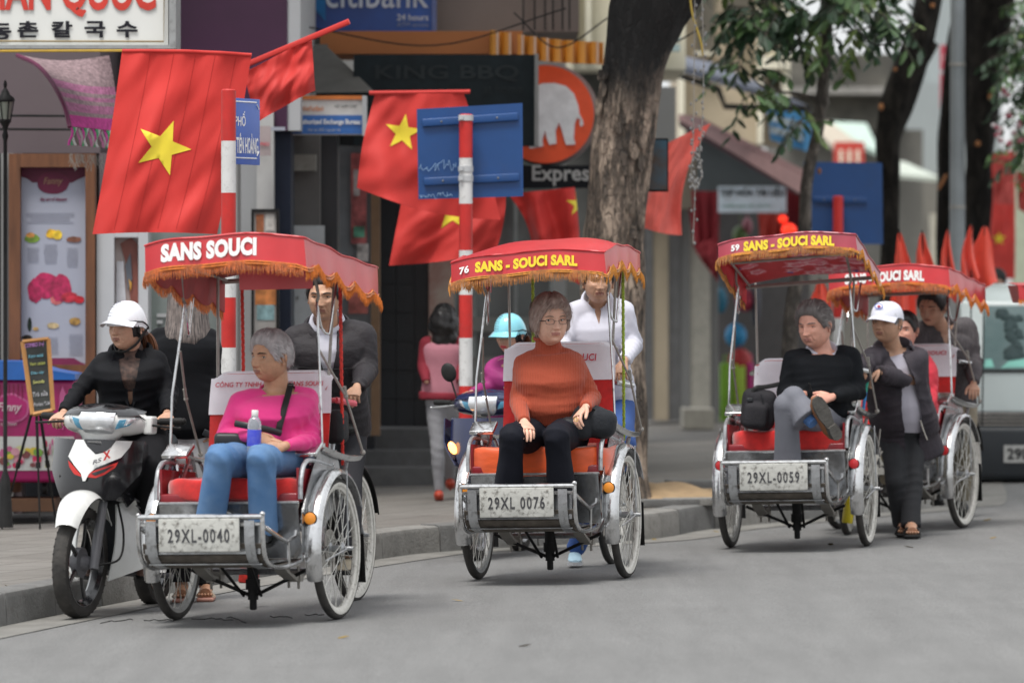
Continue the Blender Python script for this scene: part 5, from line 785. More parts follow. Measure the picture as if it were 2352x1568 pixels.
def cyclo(loc, yaw, spec):
    S = spec; root = thing('cyclo_rickshaw', S['label'], 'cyclo', loc, (0, R(-math.degrees(math.atan(.02))-S.get('tilt', 0)), R(-yaw)), 'three-wheeled cyclo rickshaws riding in line')
    T = S['track']/2; B = lambda n, mb, m, par=root, **k: mb.build(n, m, par, **k)
    # wheels and mudguards
    wheel(root, 'front_wheel', -T, 0, False, S.get('wy', 0), 1); wheel(root, 'front_wheel', T, 0, True, S.get('wy', 0), 2)
    wheel(root, 'rear_wheel', S.get('rx', 0), 1.58, True, S.get('ry', 0), 3)
    for s in (-1, 1):
        f = fender(root, s*T, 0, -22, 150, WR+.032, .038, M_chrome)
        a = R(24); c = Vector((s*T-.012*s, -(WR+.048)*math.cos(a), WR+(WR+.048)*math.sin(a)))
        r = MB(); Mx = Matrix.Translation(c) @ Matrix.Rotation(R(90), 4, 'X')
        r.lathe([(.026, -.002), (.030, .004), (.029, .010), (.020, .013), (.001, .014)], 22, Mx); B('reflector', r, S['ref'], f)
        r = MB(); r.lathe([(.033, -.004), (.034, .006), (.030, .007), (.030, -.002)], 22, Mx); B('reflector_rim', r, M_black, f)
        fl = MB(); fl.grid(lambda u, v: (s*T+(u-.5)*.055*(1-.2*v), .37+.04*v+.01*math.sin(u*5), .40-.24*v), 4, 5, thick=.003); B('mud_flap', fl, M_black, f)
        st = MB(); st.tube([(s*(T+.055), -.34, .30), (s*(T+.06), 0, WR)], .004, n=5); st.tube([(s*(T+.055), .02, .72), (s*(T+.06), 0, WR)], .004, n=5); B('fender_stay', st, M_alu, f)
    fender(root, S.get('rx', 0), 1.58, -5+0, 165, WR+.03, .03, M_black, 'rear_fender')
    # axle beam, brackets, leaf springs, hanging pivot with braces
    a = MB(); a.tube([(-T, 0, WR), (-T+.10, 0, WR-.01), (-T+.16, .02, .235), (T-.16, .02, .235), (T-.10, 0, WR-.01), (T, 0, WR)], .017, n=8); B('axle', a, M_alu)
    for s in (-1, 1):
        l = MB(); l.grid(lambda u, v: (s*(T-.21)+(v-.5)*.06, -.34+u*.6, .30-.10*math.sin(u*math.pi)), 10, 1, thick=.014); l.grid(lambda u, v: (s*(T-.21)+(v-.5)*.055, -.2+u*.34, .265-.075*math.sin(.3+u*2.6)), 8, 1, thick=.012)
        l.box((s*(T-.21), -.02, .21), (.075, .05, .05)); l.tube([(s*(T-.19), -.02, .26), (s*(T-.19), -.02, .15)], .007, n=6); l.tube([(s*(T-.24), -.02, .26), (s*(T-.24), -.02, .155)], .007, n=6); B('leaf_spring', l, M_greybar)
        d = MB(); d.tube([(s*.30, -.10, .25), (0, -.05, .115)], .009, n=6); d.tube([(s*.075, -.30, .27), (s*.045, -.06, .12)], .008, n=6); B('brace', d, M_black)
    p = MB(); p.lathe([(.028, .32), (.028, .20), (.036, .20), (.036, .15), (.026, .15), (.026, .10), (.018, .10), (.018, .055), (.012, .05)], 14, Matrix.Translation((0, -.05, 0))); B('steering_pivot', p, M_black)
    # footboard: curved slats, plate in front, bright rails
    fw = .30; sidef = [(-.80, .52), (-.80, .42), (-.775, .345), (-.72, .305), (-.62, .285), (-.50, .28), (-.36, .285), (-.22, .30)]
    def prof(u):
        q = u*(len(sidef)-1); i = min(int(q), len(sidef)-2); t = q-i; return (sidef[i][0]*(1-t)+sidef[i+1][0]*t, sidef[i][1]*(1-t)+sidef[i+1][1]*t)
    for k in range(8):
        u0 = .17+k*.103; sl_ = MB(); sl_.grid(lambda u, v: (-fw+.0+2*fw*u, prof(u0+v*.085)[0], prof(u0+v*.085)[1]-.003), 2, 2, thick=-.014); B('slat', sl_, M_wood, smooth=20)
    fb = MB(); fb.box((0, -.5, .305), (2*fw-.03, .5, .006)); fb.box((0, -.785, .43), (2*fw-.02, .006, .15)); B('floor_sheet', fb, M_sheet)
    for s in (-1, 1):
        fr = MB(); pts = curve([(s*(fw+.012), -.815, .535)]+[(s*(fw+.012), y-.012, z) for y, z in sidef[1:]]+[(s*(fw+.02), -.24, .31), (s*(fw+.035), -.19, .37), (s*(fw+.04), -.21, .45), (s*(fw+.05), -.13, .47)], 5); fr.tube(pts, .0115, n=8)
        B('side_rail', fr, M_chrome)
        fr = MB(); fr.grid(lambda u, v: (s*(fw-.052)+(u-.5)*.05*s, prof(v*.62)[0]-.022+.004*v, prof(v*.62)[1]-.004), 2, 14, thick=.004); B('plate_bracket', fr, M_alu)
        d = MB(); d.tube([(s*(fw+.012), -.80, .485), (s*(fw+.02), -.50, .40), (s*(fw+.035), -.40, .42), (s*(T-.10), -.06, .79)], .0115, n=8); d.tube([(s*(fw+.02), -.45, .40), (s*(fw+.016), -.44, .285)], .008, n=6); B('diagonal_rail', d, M_chrome)
    tb = MB(); tb.tube([(-fw-.012, -.815, .533), (fw+.012, -.815, .533)], .0135, n=8); tb.tube([(-fw, -.812, .497), (fw, -.812, .497)], .010, n=6, flat=.5); tb.ell((fw+.012, -.815, .545), (.014,)*3, nu=8, nv=6); tb.ell((-fw-.012, -.815, .543), (.013,)*3, nu=8, nv=6); B('top_bar', tb, M_chrome)
    pl = MB(); pl.rbox((.0, -.835, .447), (.405, .012, .158), r=.004); pl = B('number_plate', pl, M_plate)
    for q in (-.17, .17): sc_ = MB(); sc_.lathe([(.006, 0), (.006, .003), (.001, .004)], 8, Matrix.Translation((q, -.841, .509)) @ Matrix.Rotation(R(90), 4, 'X')); B('screw', sc_, M_greybar, pl)
    text(S['plate'], .310, .066, M_digit, pl, Matrix.Translation((-.155, -.8425, .412)) @ FRONT, bold=.018, ext=.001, space=1.25)
    # seat box, side sheets, cushion, backrest
    fs = MB(); fs.grid(lambda u, v: (-.355+.71*u, -.40+.05*(1-v)+.012*math.sin(u*9+v*3), .315+.265*v), 14, 6, thick=.004); B('front_sheet', fs, M_sheet)
    if S.get('sticker'):
        for r1, z1, m1 in ((.045, .0, M_white), (.036, .0012, mat('sticker_yellow', (.55, .50, .10), .6, var=.5, scale=60))): fs = MB(); fs.lathe([(r1, -.001), (r1, .001)], 24, Matrix.Translation((-.01, -.404-z1, .50)) @ Matrix.Rotation(R(90), 4, 'X')); B('sticker', fs, m1)
    if S.get('bottle'): fs = MB(); fs.lathe([(.001, -.10), (.032, -.10), (.034, -.09), (.034, .03), (.03, .06), (.013, .08), (.013, .10), (.001, .10)], 16, Matrix.Translation((.21, .62, .215)) @ Matrix.Rotation(R(8), 4, 'Y')); fs.build('yellow_bottle', mat('bottle_yellow', (.62, .50, .01), .3, coat=.4), None, label='yellow bottle hanging low under the third cyclo', cat='bottle').matrix_world = WM[root.name].copy()
    fs = MB(); fs.tube([(-.36, -.405, .585), (.36, -.405, .585)], .007, n=6); B('seat_edge', fs, M_alu)
    for s in (-1, 1):
        sp = MB(); poly = [(-.41, .34), (-.40, .55), (-.22, .74), (-.13, .82), (.16, .82), (.26, .62), (.10, .52), (-.10, .44), (-.22, .36)]
        Ms = Matrix(((0, 0, 1, s*.372), (1, 0, 0, 0), (0, 1, 0, 0), (0, 0, 0, 1))); sp.prism(poly, .003, Ms); B('side_sheet', sp, M_sheet, smooth=20)
        ed = MB(); ed.tube(curve([(s*.367, -.40, .60), (s*.367, -.385, .70), (s*.367, -.33, .765), (s*.367, -.22, .78), (s*.365, .12, .74)], 6), .012, n=8); B('seat_side_tube', ed, M_alu)
        ins = MB(); ins.grid(lambda u, v: (s*.355, -.38+.5*u, .59+(.16-.03*u)*v), 6, 3, thick=.012*s); B('side_lining', ins, M_velvet_dk)
    base = MB(); base.rbox((0, -.12, .605), (.70, .54, .05), r=.01); B('seat_base', base, M_velvet_dk)
    cu = MB(); cw, c_h = S.get('cw', .70)/2, S.get('ch', .115); sd_ = S.get('cseed', 1)
    def cfn(a, e):
        return 0
    n = 44; rings = []
    for i in range(15):
        t = -90+180*i/14; ct = abs(math.cos(R(t)))**.45; zt = math.copysign(abs(math.sin(R(t)))**.7, t)
        ring = []
        for k in range(n):
            q = 2*math.pi*k/n; cx = math.copysign(abs(math.cos(q))**.42, math.cos(q)); cy = math.copysign(abs(math.sin(q))**.5, math.sin(q))
            bum = .006*math.sin(cx*7+sd_)*math.sin(cy*5)+.004*math.sin(q*9+sd_*2)*ct
            ring.append(Vector((cx*cw*(.90+.10*ct), -.125+cy*.285*(.9+.1*ct), .645+c_h*.5*zt+bum+(.01 if zt > 0 else 0)*(1-cx*cx))))
        rings.append(ring)
    cu.loft(rings); B('seat_cushion', cu, S['cushion'])
    bw = S.get('bw', .63)/2; zb = S.get('zb', 1.27); lean = .14
    def bfn(u, v, o=0):
        x = (u-.5)*2; rc = (1-max(0, abs(x)-.78)**2*3.2*(v > .9)); z = .60+(zb-.60)*v; e = abs(x)**6*.02
        return (x*(bw+o)*(1-.02*v), .15+lean*v-o*1.0+e+.006*math.sin(v*9+x*2), z-(.035*max(0, abs(x)-.8)/.2 if v > .97 else 0))
    bk = MB(); bk.grid(lambda u, v: bfn(u, v), 22, 20, thick=.07); bk_o = B('backrest', bk, M_velvet)
    cvh = S.get('cvh', .20); v0 = 1-cvh/(zb-.60)
    cv = MB()
    def cfn2(u, v):
        if v < .62: vv = v0+(1-v0)*v/.62; q = bfn(u, vv, .006); return q
        q = bfn(u, 1, .006); t = (v-.62)/.38; return (q[0], q[1]+.006+.09*t, q[2]+.012*math.sin(t*math.pi)-.0)
    cv.grid(cfn2, 22, 20, thick=.003); cvo = B('backrest_cover', cv, M_cover, bk_o)
    rot = Matrix.Rotation(-math.atan2(lean, zb-.6), 4, 'X')
    for s_, w_, h_, x_, z_ in S.get('cover_text', []):
        yy = .15+lean*(z_-.6)/(zb-.6)-.018; text(s_, w_, h_, M_redprint, cvo, Matrix.Translation((x_, yy, z_)) @ rot @ FRONT, bold=.015, shear=.1)
    # armrests and rods that carry the hood
    zc, yt = S['zc'], .02; hooks = []
    for s in (-1, 1):
        ar = MB(); xa = s*(T-.045)
        ar.rbox((xa-s*.040, -.175, .832), (.135, .13, .024), r=.007, rot=Matrix.Rotation(R(24), 3, 'X')); ar.box((xa-s*.04, -.12, .80), (.05, .03, .06))
        ar.grid(lambda u, v: (xa+s*(.012+.05*(v-.5)+.02*u), -.12+.55*u, .845-.062*math.sin(u*math.pi*.55)-.024*math.sin(v*math.pi)), 14, 6, thick=.006)
        ar.tube([(xa-s*.0, -.11, .83), (xa-s*.02, -.12, .70)], .012, n=8); B('armrest', ar, M_chrome)
        su = MB(); su.tube([(xa, .10, .76), (s*(T-.09), .06, .55)], .012, n=8); su.tube([(xa+s*.01, .30, .76), (s*.30, .40, .50)], .012, n=8); B('armrest_post', su, M_alu)
        top = (s*(T-.075), yt-.02, zc); rd = MB(); rd.tube([(xa+s*.02, -.115, .845), (xa+s*.012, -.10, 1.1), top], .0065, n=8); rd.lathe([(.016, -.01), (.016, .01)], 10, Matrix.Translation((xa+s*.02, -.115, .85))); B('hood_rod', rd, M_chrome)
        lp = MB(); lp.tube(curve([top, (top[0]+s*.01, top[1]-.01, top[2]+.04), (top[0]-s*.005, top[1]-.10, S['zf']-.10), (top[0]+s*.01, -.36, S['zf']-.07)], 4), .008, n=6); B('hood_bow', lp, M_greybar)
        j = Vector(top).lerp(Vector((xa+s*.02, -.115, .845)), .33)
        st = MB(); mid = (xa+s*.045, .20, 1.08); end = (xa+s*.055, .43, .80); st.tube([j, mid, end], .0062, n=8); st.ell(mid, (.013,)*3, nu=8, nv=6); st.ell(end, (.014,)*3, nu=8, nv=6); st.tube([Vector(mid), Vector(mid)-Vector((0, .02, -.05))], .010, n=8); B('folding_stay', st, M_greybar)
        hk = MB(); kx = (s*(T-.055), .10, zc-.16); hk.tube(curve([Vector(top)+Vector((0, .0, -.01)), (s*(T-.07), .05, zc-.13), kx, (s*(T-.05), .125, zc-.13), (s*(T-.045), .24, S['zr']-.05)], 5), .006, n=6); B('hood_link', hk, M_chrome)
        bo = MB(); bo.tube([(s*.27, .24, .62), (s*.305, .40, min(S['zr'], 1.70)-.02)], .0125, n=8, flat=.6); B('back_post', bo, M_greybar)
        if S.get('rope'):
            ro = MB(); q0 = Vector((s*(T-.05)-(0 if s > 0 else -.22), .30, S['zr']-.04)); q1 = Vector((s*(T-.08)-(0 if s > 0 else -.16), .38, .74)); n = 90
            ro.tube([q0.lerp(q1, i/n)+Vector((.0016*math.sin(i*2.1), .0016*math.cos(i*2.1), 0)) for i in range(n+1)], .0085, n=6); B('rope', ro, S['rope'])
    # hood
    W2, yf, yr, zf, zr, hx = S['w']/2, -.58, S.get('yr', .30), S['zf'], S['zr'], S.get('hx', 0); vh = S.get('vh', .125); crown = S.get('crown', .05); sk = S.get('skew', 0)
    def roof(u, v, o=0):
        x = (u-.5)*2; y = yf+(yr-yf)*v; z = zf+(zr-zf)*v+crown*math.sin(v*math.pi)*(1-.35*x*x)-.02*abs(x)**4+.012*(1-x*x)+sk*x+o
        z += .004*math.sin(x*6+v*9)-.008*math.sin(v*math.pi*3)**2*(abs(x) > .9)
        return Vector((x*W2+hx, y, z))
    hd = MB(); N = 28; rim = []
    hd.grid(lambda u, v: roof(u, v), 22, 22, m=0)
    hd.grid(lambda u, v: roof(1-u, v, -.006), 22, 22, m=1)
    def edge(t):
        t = t % 4
        if t < 1: return roof(t, 0), Vector((0, -1, 0))
        if t < 2: return roof(1, t-1), Vector((1, 0, 0))
        if t < 3: return roof(3-t, 1), Vector((0, 1, 0))
        return roof(0, 4-t), Vector((-1, 0, 0))
    per = [i/N for i in range(4*N+1)]
    def drop(t):
        t = t % 4; f = t % 1
        if int(t) in (0, 2): return vh
        k = f if int(t) == 1 else 1-f
        return vh-.045*(1-abs(math.cos(k*math.pi*4)))**1.0+.016+.018*k
    def val(t, q, o=0):
        e, n_ = edge(t); f = t % 1; c = Vector((0, 0, 0))
        cn = .014*q*(1 if min(f, 1-f) > .04 else .4); fold = (.0022 if int(t) == 0 else .006)*math.sin(t*23)*q
        return e+n_*(.004+cn+fold+o)+Vector((0, 0, -q*drop(t)))
    hd.grid(lambda u, v: val(3+u*3, v), 3*N, 4, m=0); hd.grid(lambda u, v: val(6-u*3, v, -.004), 3*N, 4, m=1)
    hd.tube([val(t, 0, .001)+Vector((0, 0, .002)) for t in per[:-1]], .0055, n=6, closed=True, m=0)
    hoodo = B('hood', hd, [S['vinyl'], S['lining']], smooth=60)
    rb = MB(); rb.tube([roof(0, .97, -.03), roof(1, .97, -.03)], .012, n=8); rb.tube([roof(.02, .35, -.03), roof(.98, .35, -.03)], .009, n=8); rb.tube([roof(.02, .02, -.05), roof(.98, .02, -.05)], .008, n=8)
    rb.tube([roof(.03, .0, -.05), roof(.03, .97, -.03)], .008, n=8); rb.tube([roof(.97, .0, -.05), roof(.97, .97, -.03)], .008, n=8); B('hood_frame', rb, M_greybar)
    fr = MB(); rr = random.Random(S['plate']); t = 0; flen = S.get('fl', .05)
    while t < 4:
        if 2 <= t < 3: t = 3.0
        step = (.003/(2*W2)) if int(t) % 2 == 0 else .003/(yr-yf)
        e = val(t, 1, .004); l = flen*(.75+.4*rr.random()); sx = rr.uniform(-.006, .006); n_ = edge(t)[1]; tx = Vector((-n_.y, n_.x, 0)); wv = .0015
        a = e+Vector((0, 0, .016)); b_ = e+n_*rr.uniform(0, .006)+tx*sx*.5-Vector((0, 0, l*.55)); c_ = e+n_*rr.uniform(-.003, .005)+tx*sx-Vector((0, 0, l))
        fr.add([a-tx*wv, a+tx*wv, b_+tx*wv*1.1, b_-tx*wv*1.1, c_+tx*wv*.5, c_-tx*wv*.5, a+n_*.003, b_+n_*.003], [(0, 1, 2, 3), (3, 2, 4, 5), (0, 6, 7, 3), (6, 1, 2, 7), (3, 7, 5), (7, 2, 4)])
        t += step
    vt = [3+3*i/84 for i in range(85)]; fr.tube([val(t, .90, .005) for t in vt], .0045, n=5); fr.tube([val(t, .98, .005) for t in vt], .0045, n=5)
    B('fringe', fr, S['fringe'], hoodo, kind='stuff')
    if S.get('lip'): lp_ = MB(); lp_.grid(lambda u, v: (hx-.02+u*(W2-.02), -.30+.02*math.sin(u*5), zf-.12-.13*v), 12, 3, thick=.004); B('inner_valance', lp_, S['vinyl'], hoodo)
    if S.get('floral'):
        fl = MB(); rr = random.Random(3)
        for k in range(46):
            u, v = rr.uniform(.04, .96), rr.uniform(.04, .96); rad = rr.choice((.085, .06, .03)); kind = 0 if rad > .05 else rr.choice((1, 2, 2, 1, 3))
            for ps in range(3 if kind == 0 else 1):
                n = 11; q = [((u*2-1)*W2+rad*(1-ps*.28)*(1+.25*math.sin(5*a+ps))*math.cos(a), v*(yr-yf)+yf+rad*(1-ps*.28)*(1+.25*math.sin(5*a+ps))*math.sin(a)) for a in [2*math.pi*i/n for i in range(n)]]
                q = [(max(-W2+.01, min(W2-.01, a)), max(yf+.01, min(yr-.01, b))) for a, b in q]
                vs_ = [roof((a/W2+1)/2, (b-yf)/(yr-yf), -.0075-ps*.0012) for a, b in q]; fl.add(vs_, [tuple(range(n))[::-1]], kind if kind else (4 if ps == 1 else 0))
        fl.build('flower_print', [mat('petal_pink', (.75, .17, .22), .6), mat('leaf_print', (.03, .13, .03), .6), mat('blue_print', (.03, .06, .35), .6), mat('gold_print', (.6, .35, .03), .6), mat('petal_light', (.85, .45, .48), .6)], hoodo, kind='stuff', smooth=0)
    for s_, w_, h_, x_, z_, mm in S['hood_text']:
        text(s_, w_, h_, mm, hoodo, I4, bold=.04 if len(s_) < 3 else .058, ext=.001, space=1.06, warp=lambda x, y, z, x_=x_, z_=z_: val((x+x_)/(2*W2)+.5, -(z_+y)/vh, .0055+z))
    # rider's rear half: handlebar, frame, saddle, crank
    hb = MB(); hb.tube([(-.30, .40, 1.06), (.30, .40, 1.06)], .013, n=8); hb.tube([(.30, .40, 1.06), (.36, .52, 1.04)], .016, n=8); hb.tube([(-.30, .40, 1.06), (-.36, .52, 1.04)], .016, n=8); B('handlebar', hb, S.get('hb', M_chrome))
    fm = MB(); 
    for s in (-1, 1): fm.tube([(s*.25, .30, 1.03), (s*.22, .36, .60), (s*.12, .62, .36), (0, 1.0, .30)], .014, n=8); fm.tube([(s*.04, 1.30, .72), (s*.055, 1.58, WR), (s*.05, 1.1, .30)], .010, n=8); fm.tube([(s*.10, .35, .30), (s*.02, 1.0, .32)], .016, n=8)
    fm.tube([(0, .45, .50), (0, 1.05, .32), (0, 1.27, .86)], .017, n=8); B('rear_frame', fm, M_alu)
    sa = MB(); sa.ell((0, 1.32, .90), (.11, .13, .04)); sa.ell((0, 1.20, .90), (.05, .13, .035)); B('saddle', sa, M_black)
    ck = MB(); ck.lathe([(.09, -.004), (.09, .004)], 24, Matrix.Translation((.06, 1.0, .31)) @ Matrix.Rotation(R(90), 4, 'Y')); ck.tube([(-.09, 1.0, .31), (.09, 1.0, .31)], .012, n=6); ck.tube([(.08, 1.0, .31), (.10, .92, .19)], .01, n=6); ck.tube([(-.08, 1.0, .31), (-.10, 1.08, .43)], .01, n=6); B('crank', ck, M_greybar)
    for s, y, z in ((1, .92, .185), (-1, 1.08, .435)): pd = MB(); pd.rbox((s*.15, y, z), (.09, .08, .022), r=.006); B('pedal', pd, M_black)
    if S.get('handle_bag'): hbg = MB(); hbg.rbox((.30, .40, .93), (.10, .14, .17), r=.035, n=4); hbg.tube([(.27, .38, 1.0), (.27, .40, 1.075)], .008); B('handlebar_bag', hbg, mat('bag_black', (.02, .02, .022), .6, bump=.5, bscale=20))
    return root

CY = [dict(px=590, py=1422, yaw=16), dict(px=1269, py=1328, yaw=13), dict(px=1835, py=1255, yaw=12.5), dict(px=2068, py=1213, yaw=20)]
common = dict(track=.83, ref=M_amber, vinyl=M_vinyl, lining=M_lining, fringe=M_fringe, cushion=M_velvet, w=.86)
def cyp(i): return onroad(CY[i]['px'], CY[i]['py'])
cyclo(cyp(0), 16, dict(common, label='cyclo with a white SANS SOUCI hood carrying the woman in pink, plate 29XL-0040', plate='29XL-0040', zf=1.86, zr=1.715, zc=1.55, w=.80, hx=.065, yr=.60, vh=.145, crown=.0, skew=.012, fl=.044, tilt=R(.9), rope=mat('red_rope', (.55, .03, .02), .7, var=.5, scale=90), handle_bag=True, lip=True, sticker=True, hb=mat('pink_grip', (.7, .12, .15), .5),
      cover_text=[('CÔNG TY TNHH XÍCH LÔ SANS SOUCI', .56, .030, -.28, 1.135), ('8048', .075, .034, .115, 1.075)], hood_text=[('SANS SOUCI', .485, .088, -.315, -.105, M_white)], cvh=.20, zb=1.20, ch=.10))
cyclo(cyp(1), 13, dict(common, label='cyclo numbered 76 with orange cushion carrying the woman in the turtleneck', plate='29XL 0076', zf=1.77, zr=1.765, zc=1.56, w=.84, hx=.025, yr=.38, vh=.12, crown=.075, skew=.022, fringe=M_fringe2, tilt=R(.6), cushion=M_satin, ch=.155, cw=.80, fl=.046, rope=mat('green_rope', (.30, .42, .04), .7, var=.6, scale=120),
      cover_text=[('SANS SOUCI', .27, .040, -.055, 1.185)], hood_text=[('76', .054, .040, -.372, -.078, M_white), ('SANS - SOUCI SARL', .565, .058, -.285, -.085, M_yellow)], zb=1.28, cvh=.20))
cyclo(cyp(2), 12.5, dict(common, label='cyclo numbered 59 with flowered hood lining carrying the man in black pullover', plate='29XL-0059', zf=1.86, zr=1.63, zc=1.57, w=.82, hx=.06, yr=.36, vh=.095, crown=-.0, skew=.022, vinyl=M_vinyl3, lining=M_floral, fringe=M_fringe2, floral=True, bottle=True, ref=M_redref, tilt=R(.6), fl=.038, rx=.04, ry=3,
      hood_text=[('59', .05, .038, -.33, -.066, M_white), ('SANS - SOUCI SARL', .545, .060, -.255, -.077, M_yellow)], zb=1.12, cvh=.30, bw=.6))
cyclo(cyp(3), 20, dict(common, label='rearmost cyclo with passenger in red jacket, half hidden by the pushing man', plate='29XL-0043', zf=1.665, zr=1.55, zc=1.48, w=.78, hx=.12, vh=.125, crown=.01, skew=.01, ref=M_redref, fl=.046,
      cover_text=[('CTY XÍCH LÔ SANS SOUCI', .52, .034, -.265, 1.105), ('ĐT: 04 3943 8048', .36, .040, -.20, 1.045)], hood_text=[('SANS - SOUCI SARL', .52, .066, -.28, -.10, M_white)], zb=1.165, cvh=.20))
# the fifth one only shows the front corner of its hood at the frame's edge
# corner of a fifth hood at the frame's edge
c5 = thing('cyclo_rickshaw', 'edge of a red cyclo hood with orange fringe at the extreme right', 'cyclo', onroad(2600, 1196)); b = MB(); b.grid(lambda u, v: P(2338+200*u, 655-v*6, 36.5)+Vector((.0, .75*v, 0)), 8, 8, thick=.004); b.grid(lambda u, v: P(2338+200*u+3*v, 656+36*v, 36.5)+Vector((0, .01*math.sin(u*20), 0)), 30, 3, thick=.003); b.grid(lambda u, v: P(2338+4*v, 656+40*v, 36.5)+Vector((.02*v, .75*u, 0)), 8, 3, thick=.003); hd5 = b.build('hood', M_vinyl, c5, True); b = MB(); rr = random.Random(3)
for k in range(130): q = P(2340+k*1.5, 688, 36.48); b.add([q-Vector((.003, 0, 0)), q+Vector((.003, 0, 0)), q+Vector((rr.uniform(-.004, .004), 0, -.045))], [(0, 1, 2)])
b.build('fringe', M_fringe, hd5, True, kind='stuff'); cc = onroad(2600, 1196)
for s in (-.42, .42): wheel(c5, 'front_wheel', 0, 0, s > 0, 0, 9); o = [x for x in C.objects if x.name.startswith('front_wheel')][-1]; o.location = (s, .3, 0)
b = MB(); b.tube([(-.38, .3, .35), (-.36, .3, .9), (-.34, .3, 1.42)], .01, n=6); b.tube([(.38, .3, .35), (.36, .3, .9), (.34, .3, 1.42)], .01, n=6); b.tube([(-.42, .3, .345), (.42, .3, .345)], .016, n=8); b.build('frame', M_alu, c5)
b = MB(); b.rbox((0, .3, .66), (.7, .5, .12), r=.04); b.build('seat_cushion', M_velvet, c5); b = MB(); b.rbox((0, .6, .92), (.6, .07, .6), r=.03); b.build('backrest', M_velvet, c5)
# ------------------------------------------------------------------ people
def skin(name, c): return mat(name, c, .5, var=.15, scale=16, bump=.32, bscale=70, sss=.08)
SK_pale = skin('skin_pale', (.70, .41, .30)); SK_tan = skin('skin_tan', (.44, .235, .14)); SK_brown = skin('skin_brown', (.47, .265, .17)); SK_rose = skin('skin_rose', (.64, .32, .235)); SK_asian = skin('skin_warm', (.52, .30, .205))
M_eyew = mat('eye_white', (.55, .52, .49), .2, var=.02); M_iris = mat('eye_dark', (.02, .014, .010), .12, var=.02)
def G(x, z, x0, z0, sx, sz): return math.exp(-((x-x0)/sx)**2-((z-z0)/sz)**2)
def head_pt(th, z, fat=0.0, male=0.0, off=0.0, nose=1.0):
    """point of the head surface; th 0 = straight ahead, z from -.115 (chin) to .115 (crown)"""
    c = .115; s = max(-1, min(1, z/c)); p = 2.7 if z < 0 else 2.25
    rho = max(0.0, 1-abs(s)**p)**(1/p); t = max(0, -s)
    sx, cy = math.sin(th), math.cos(th)
    a = .0765*(1-(.30-.14*fat-.05*male)*t**1.7)*(1+.05*fat*math.exp(-((z+.05)/.04)**2)); bf = .098*(1-.05*t); bb = .098*(1-.42*t**1.2)
    x = a*rho*math.copysign(abs(sx)**.92, sx); y = (bf if cy > 0 else bb)*rho*math.copysign(abs(cy)**.88, cy)
    if cy > 0:
        w = min(1, cy*1.6); ax = abs(x)
        y += w*(.005*G(ax, z, .022, .026, .02, .010)+.004*male*G(ax, z, .018, .024, .02, .008))          # brow
        y -= w*.0165*G(ax, z, .032, .006, .016, .0115)+w*.0022*G(ax, z, .030, -.0125, .014, .0028)                                                     # eye socket
        y += w*.006*G(ax, z, .046, -.020, .018, .016)                                                      # cheekbone
        n = max(0, min(1, (.018-z)/.050)); A = (.0065+.0185*n**1.2)*nose; g = 1/(1+math.exp(-(z+.0415)/.0016)); A *= g if z < -.03 else 1
        if z > .014: A *= math.exp(-((z-.014)/.012)**2)
        y += w*A*math.exp(-(x/(.0075+.005*n))**2); y += w*.010*nose*G(ax, z, .0125, -.035, .0055, .0065)   # nose and wings
        y += w*(.0065*G(x, z, 0, -.061, .024, .0125)+.0035*G(x, z, 0, -.0565, .017, .0035)+.004*G(x, z, 0, -.0675, .015, .0042)-.0062*math.exp(-((z+.0618)/.0021)**2)*math.exp(-(x/.021)**4))
        y += w*(.008*G(x, z, 0, -.098, .020, .013)-.004*G(x, z, 0, -.080, .020, .007))                     # chin
        y -= w*(.0045+.003*fat)*math.exp(-((ax-(.020+.35*(-.035-z)))/.0042)**2)*(1 if -.075 < z < -.035 else 0)*.8
        y += w*.004*fat*G(ax, z, .035, -.060, .018, .02)
    if off: k = 1+off/.09; x *= k; y *= k
    return Vector((x, y, z*(1+off/.115)))
TH = [math.copysign(abs(q)**1.45, q)*math.pi for q in np.linspace(-1, 1, 85)[:-1]]
ZS = [-.115+.23*k/76 for k in range(77)]
def hairline(th, style):
    a = abs(th)/math.pi*180
    top, temple, side, nape = dict(short=(.068, .050, -.012, -.055), bob=(.066, .040, -.050, -.070), bald=(.100, .075, .0, -.045), long=(.072, .05, -.06, -.10), cap=(.02, .02, -.01, -.05), receding=(.083, .060, -.008, -.055))[style]
    pts = [(0, top), (28, top-.004), (42, temple), (60, temple*.45+side*.3), (72, side), (84, side+.005), (92, .028 if style in ('short', 'bald', 'receding', 'cap') else side), (108, .010 if style in ('short', 'bald', 'receding', 'cap') else side), (118, nape*.8), (180, nape)]
    for (x0, y0), (x1, y1) in zip(pts, pts[1:]):
        if a <= x1: t = (a-x0)/(x1-x0); t = t*t*(3-2*t); return y0+(y1-y0)*t
    return nape
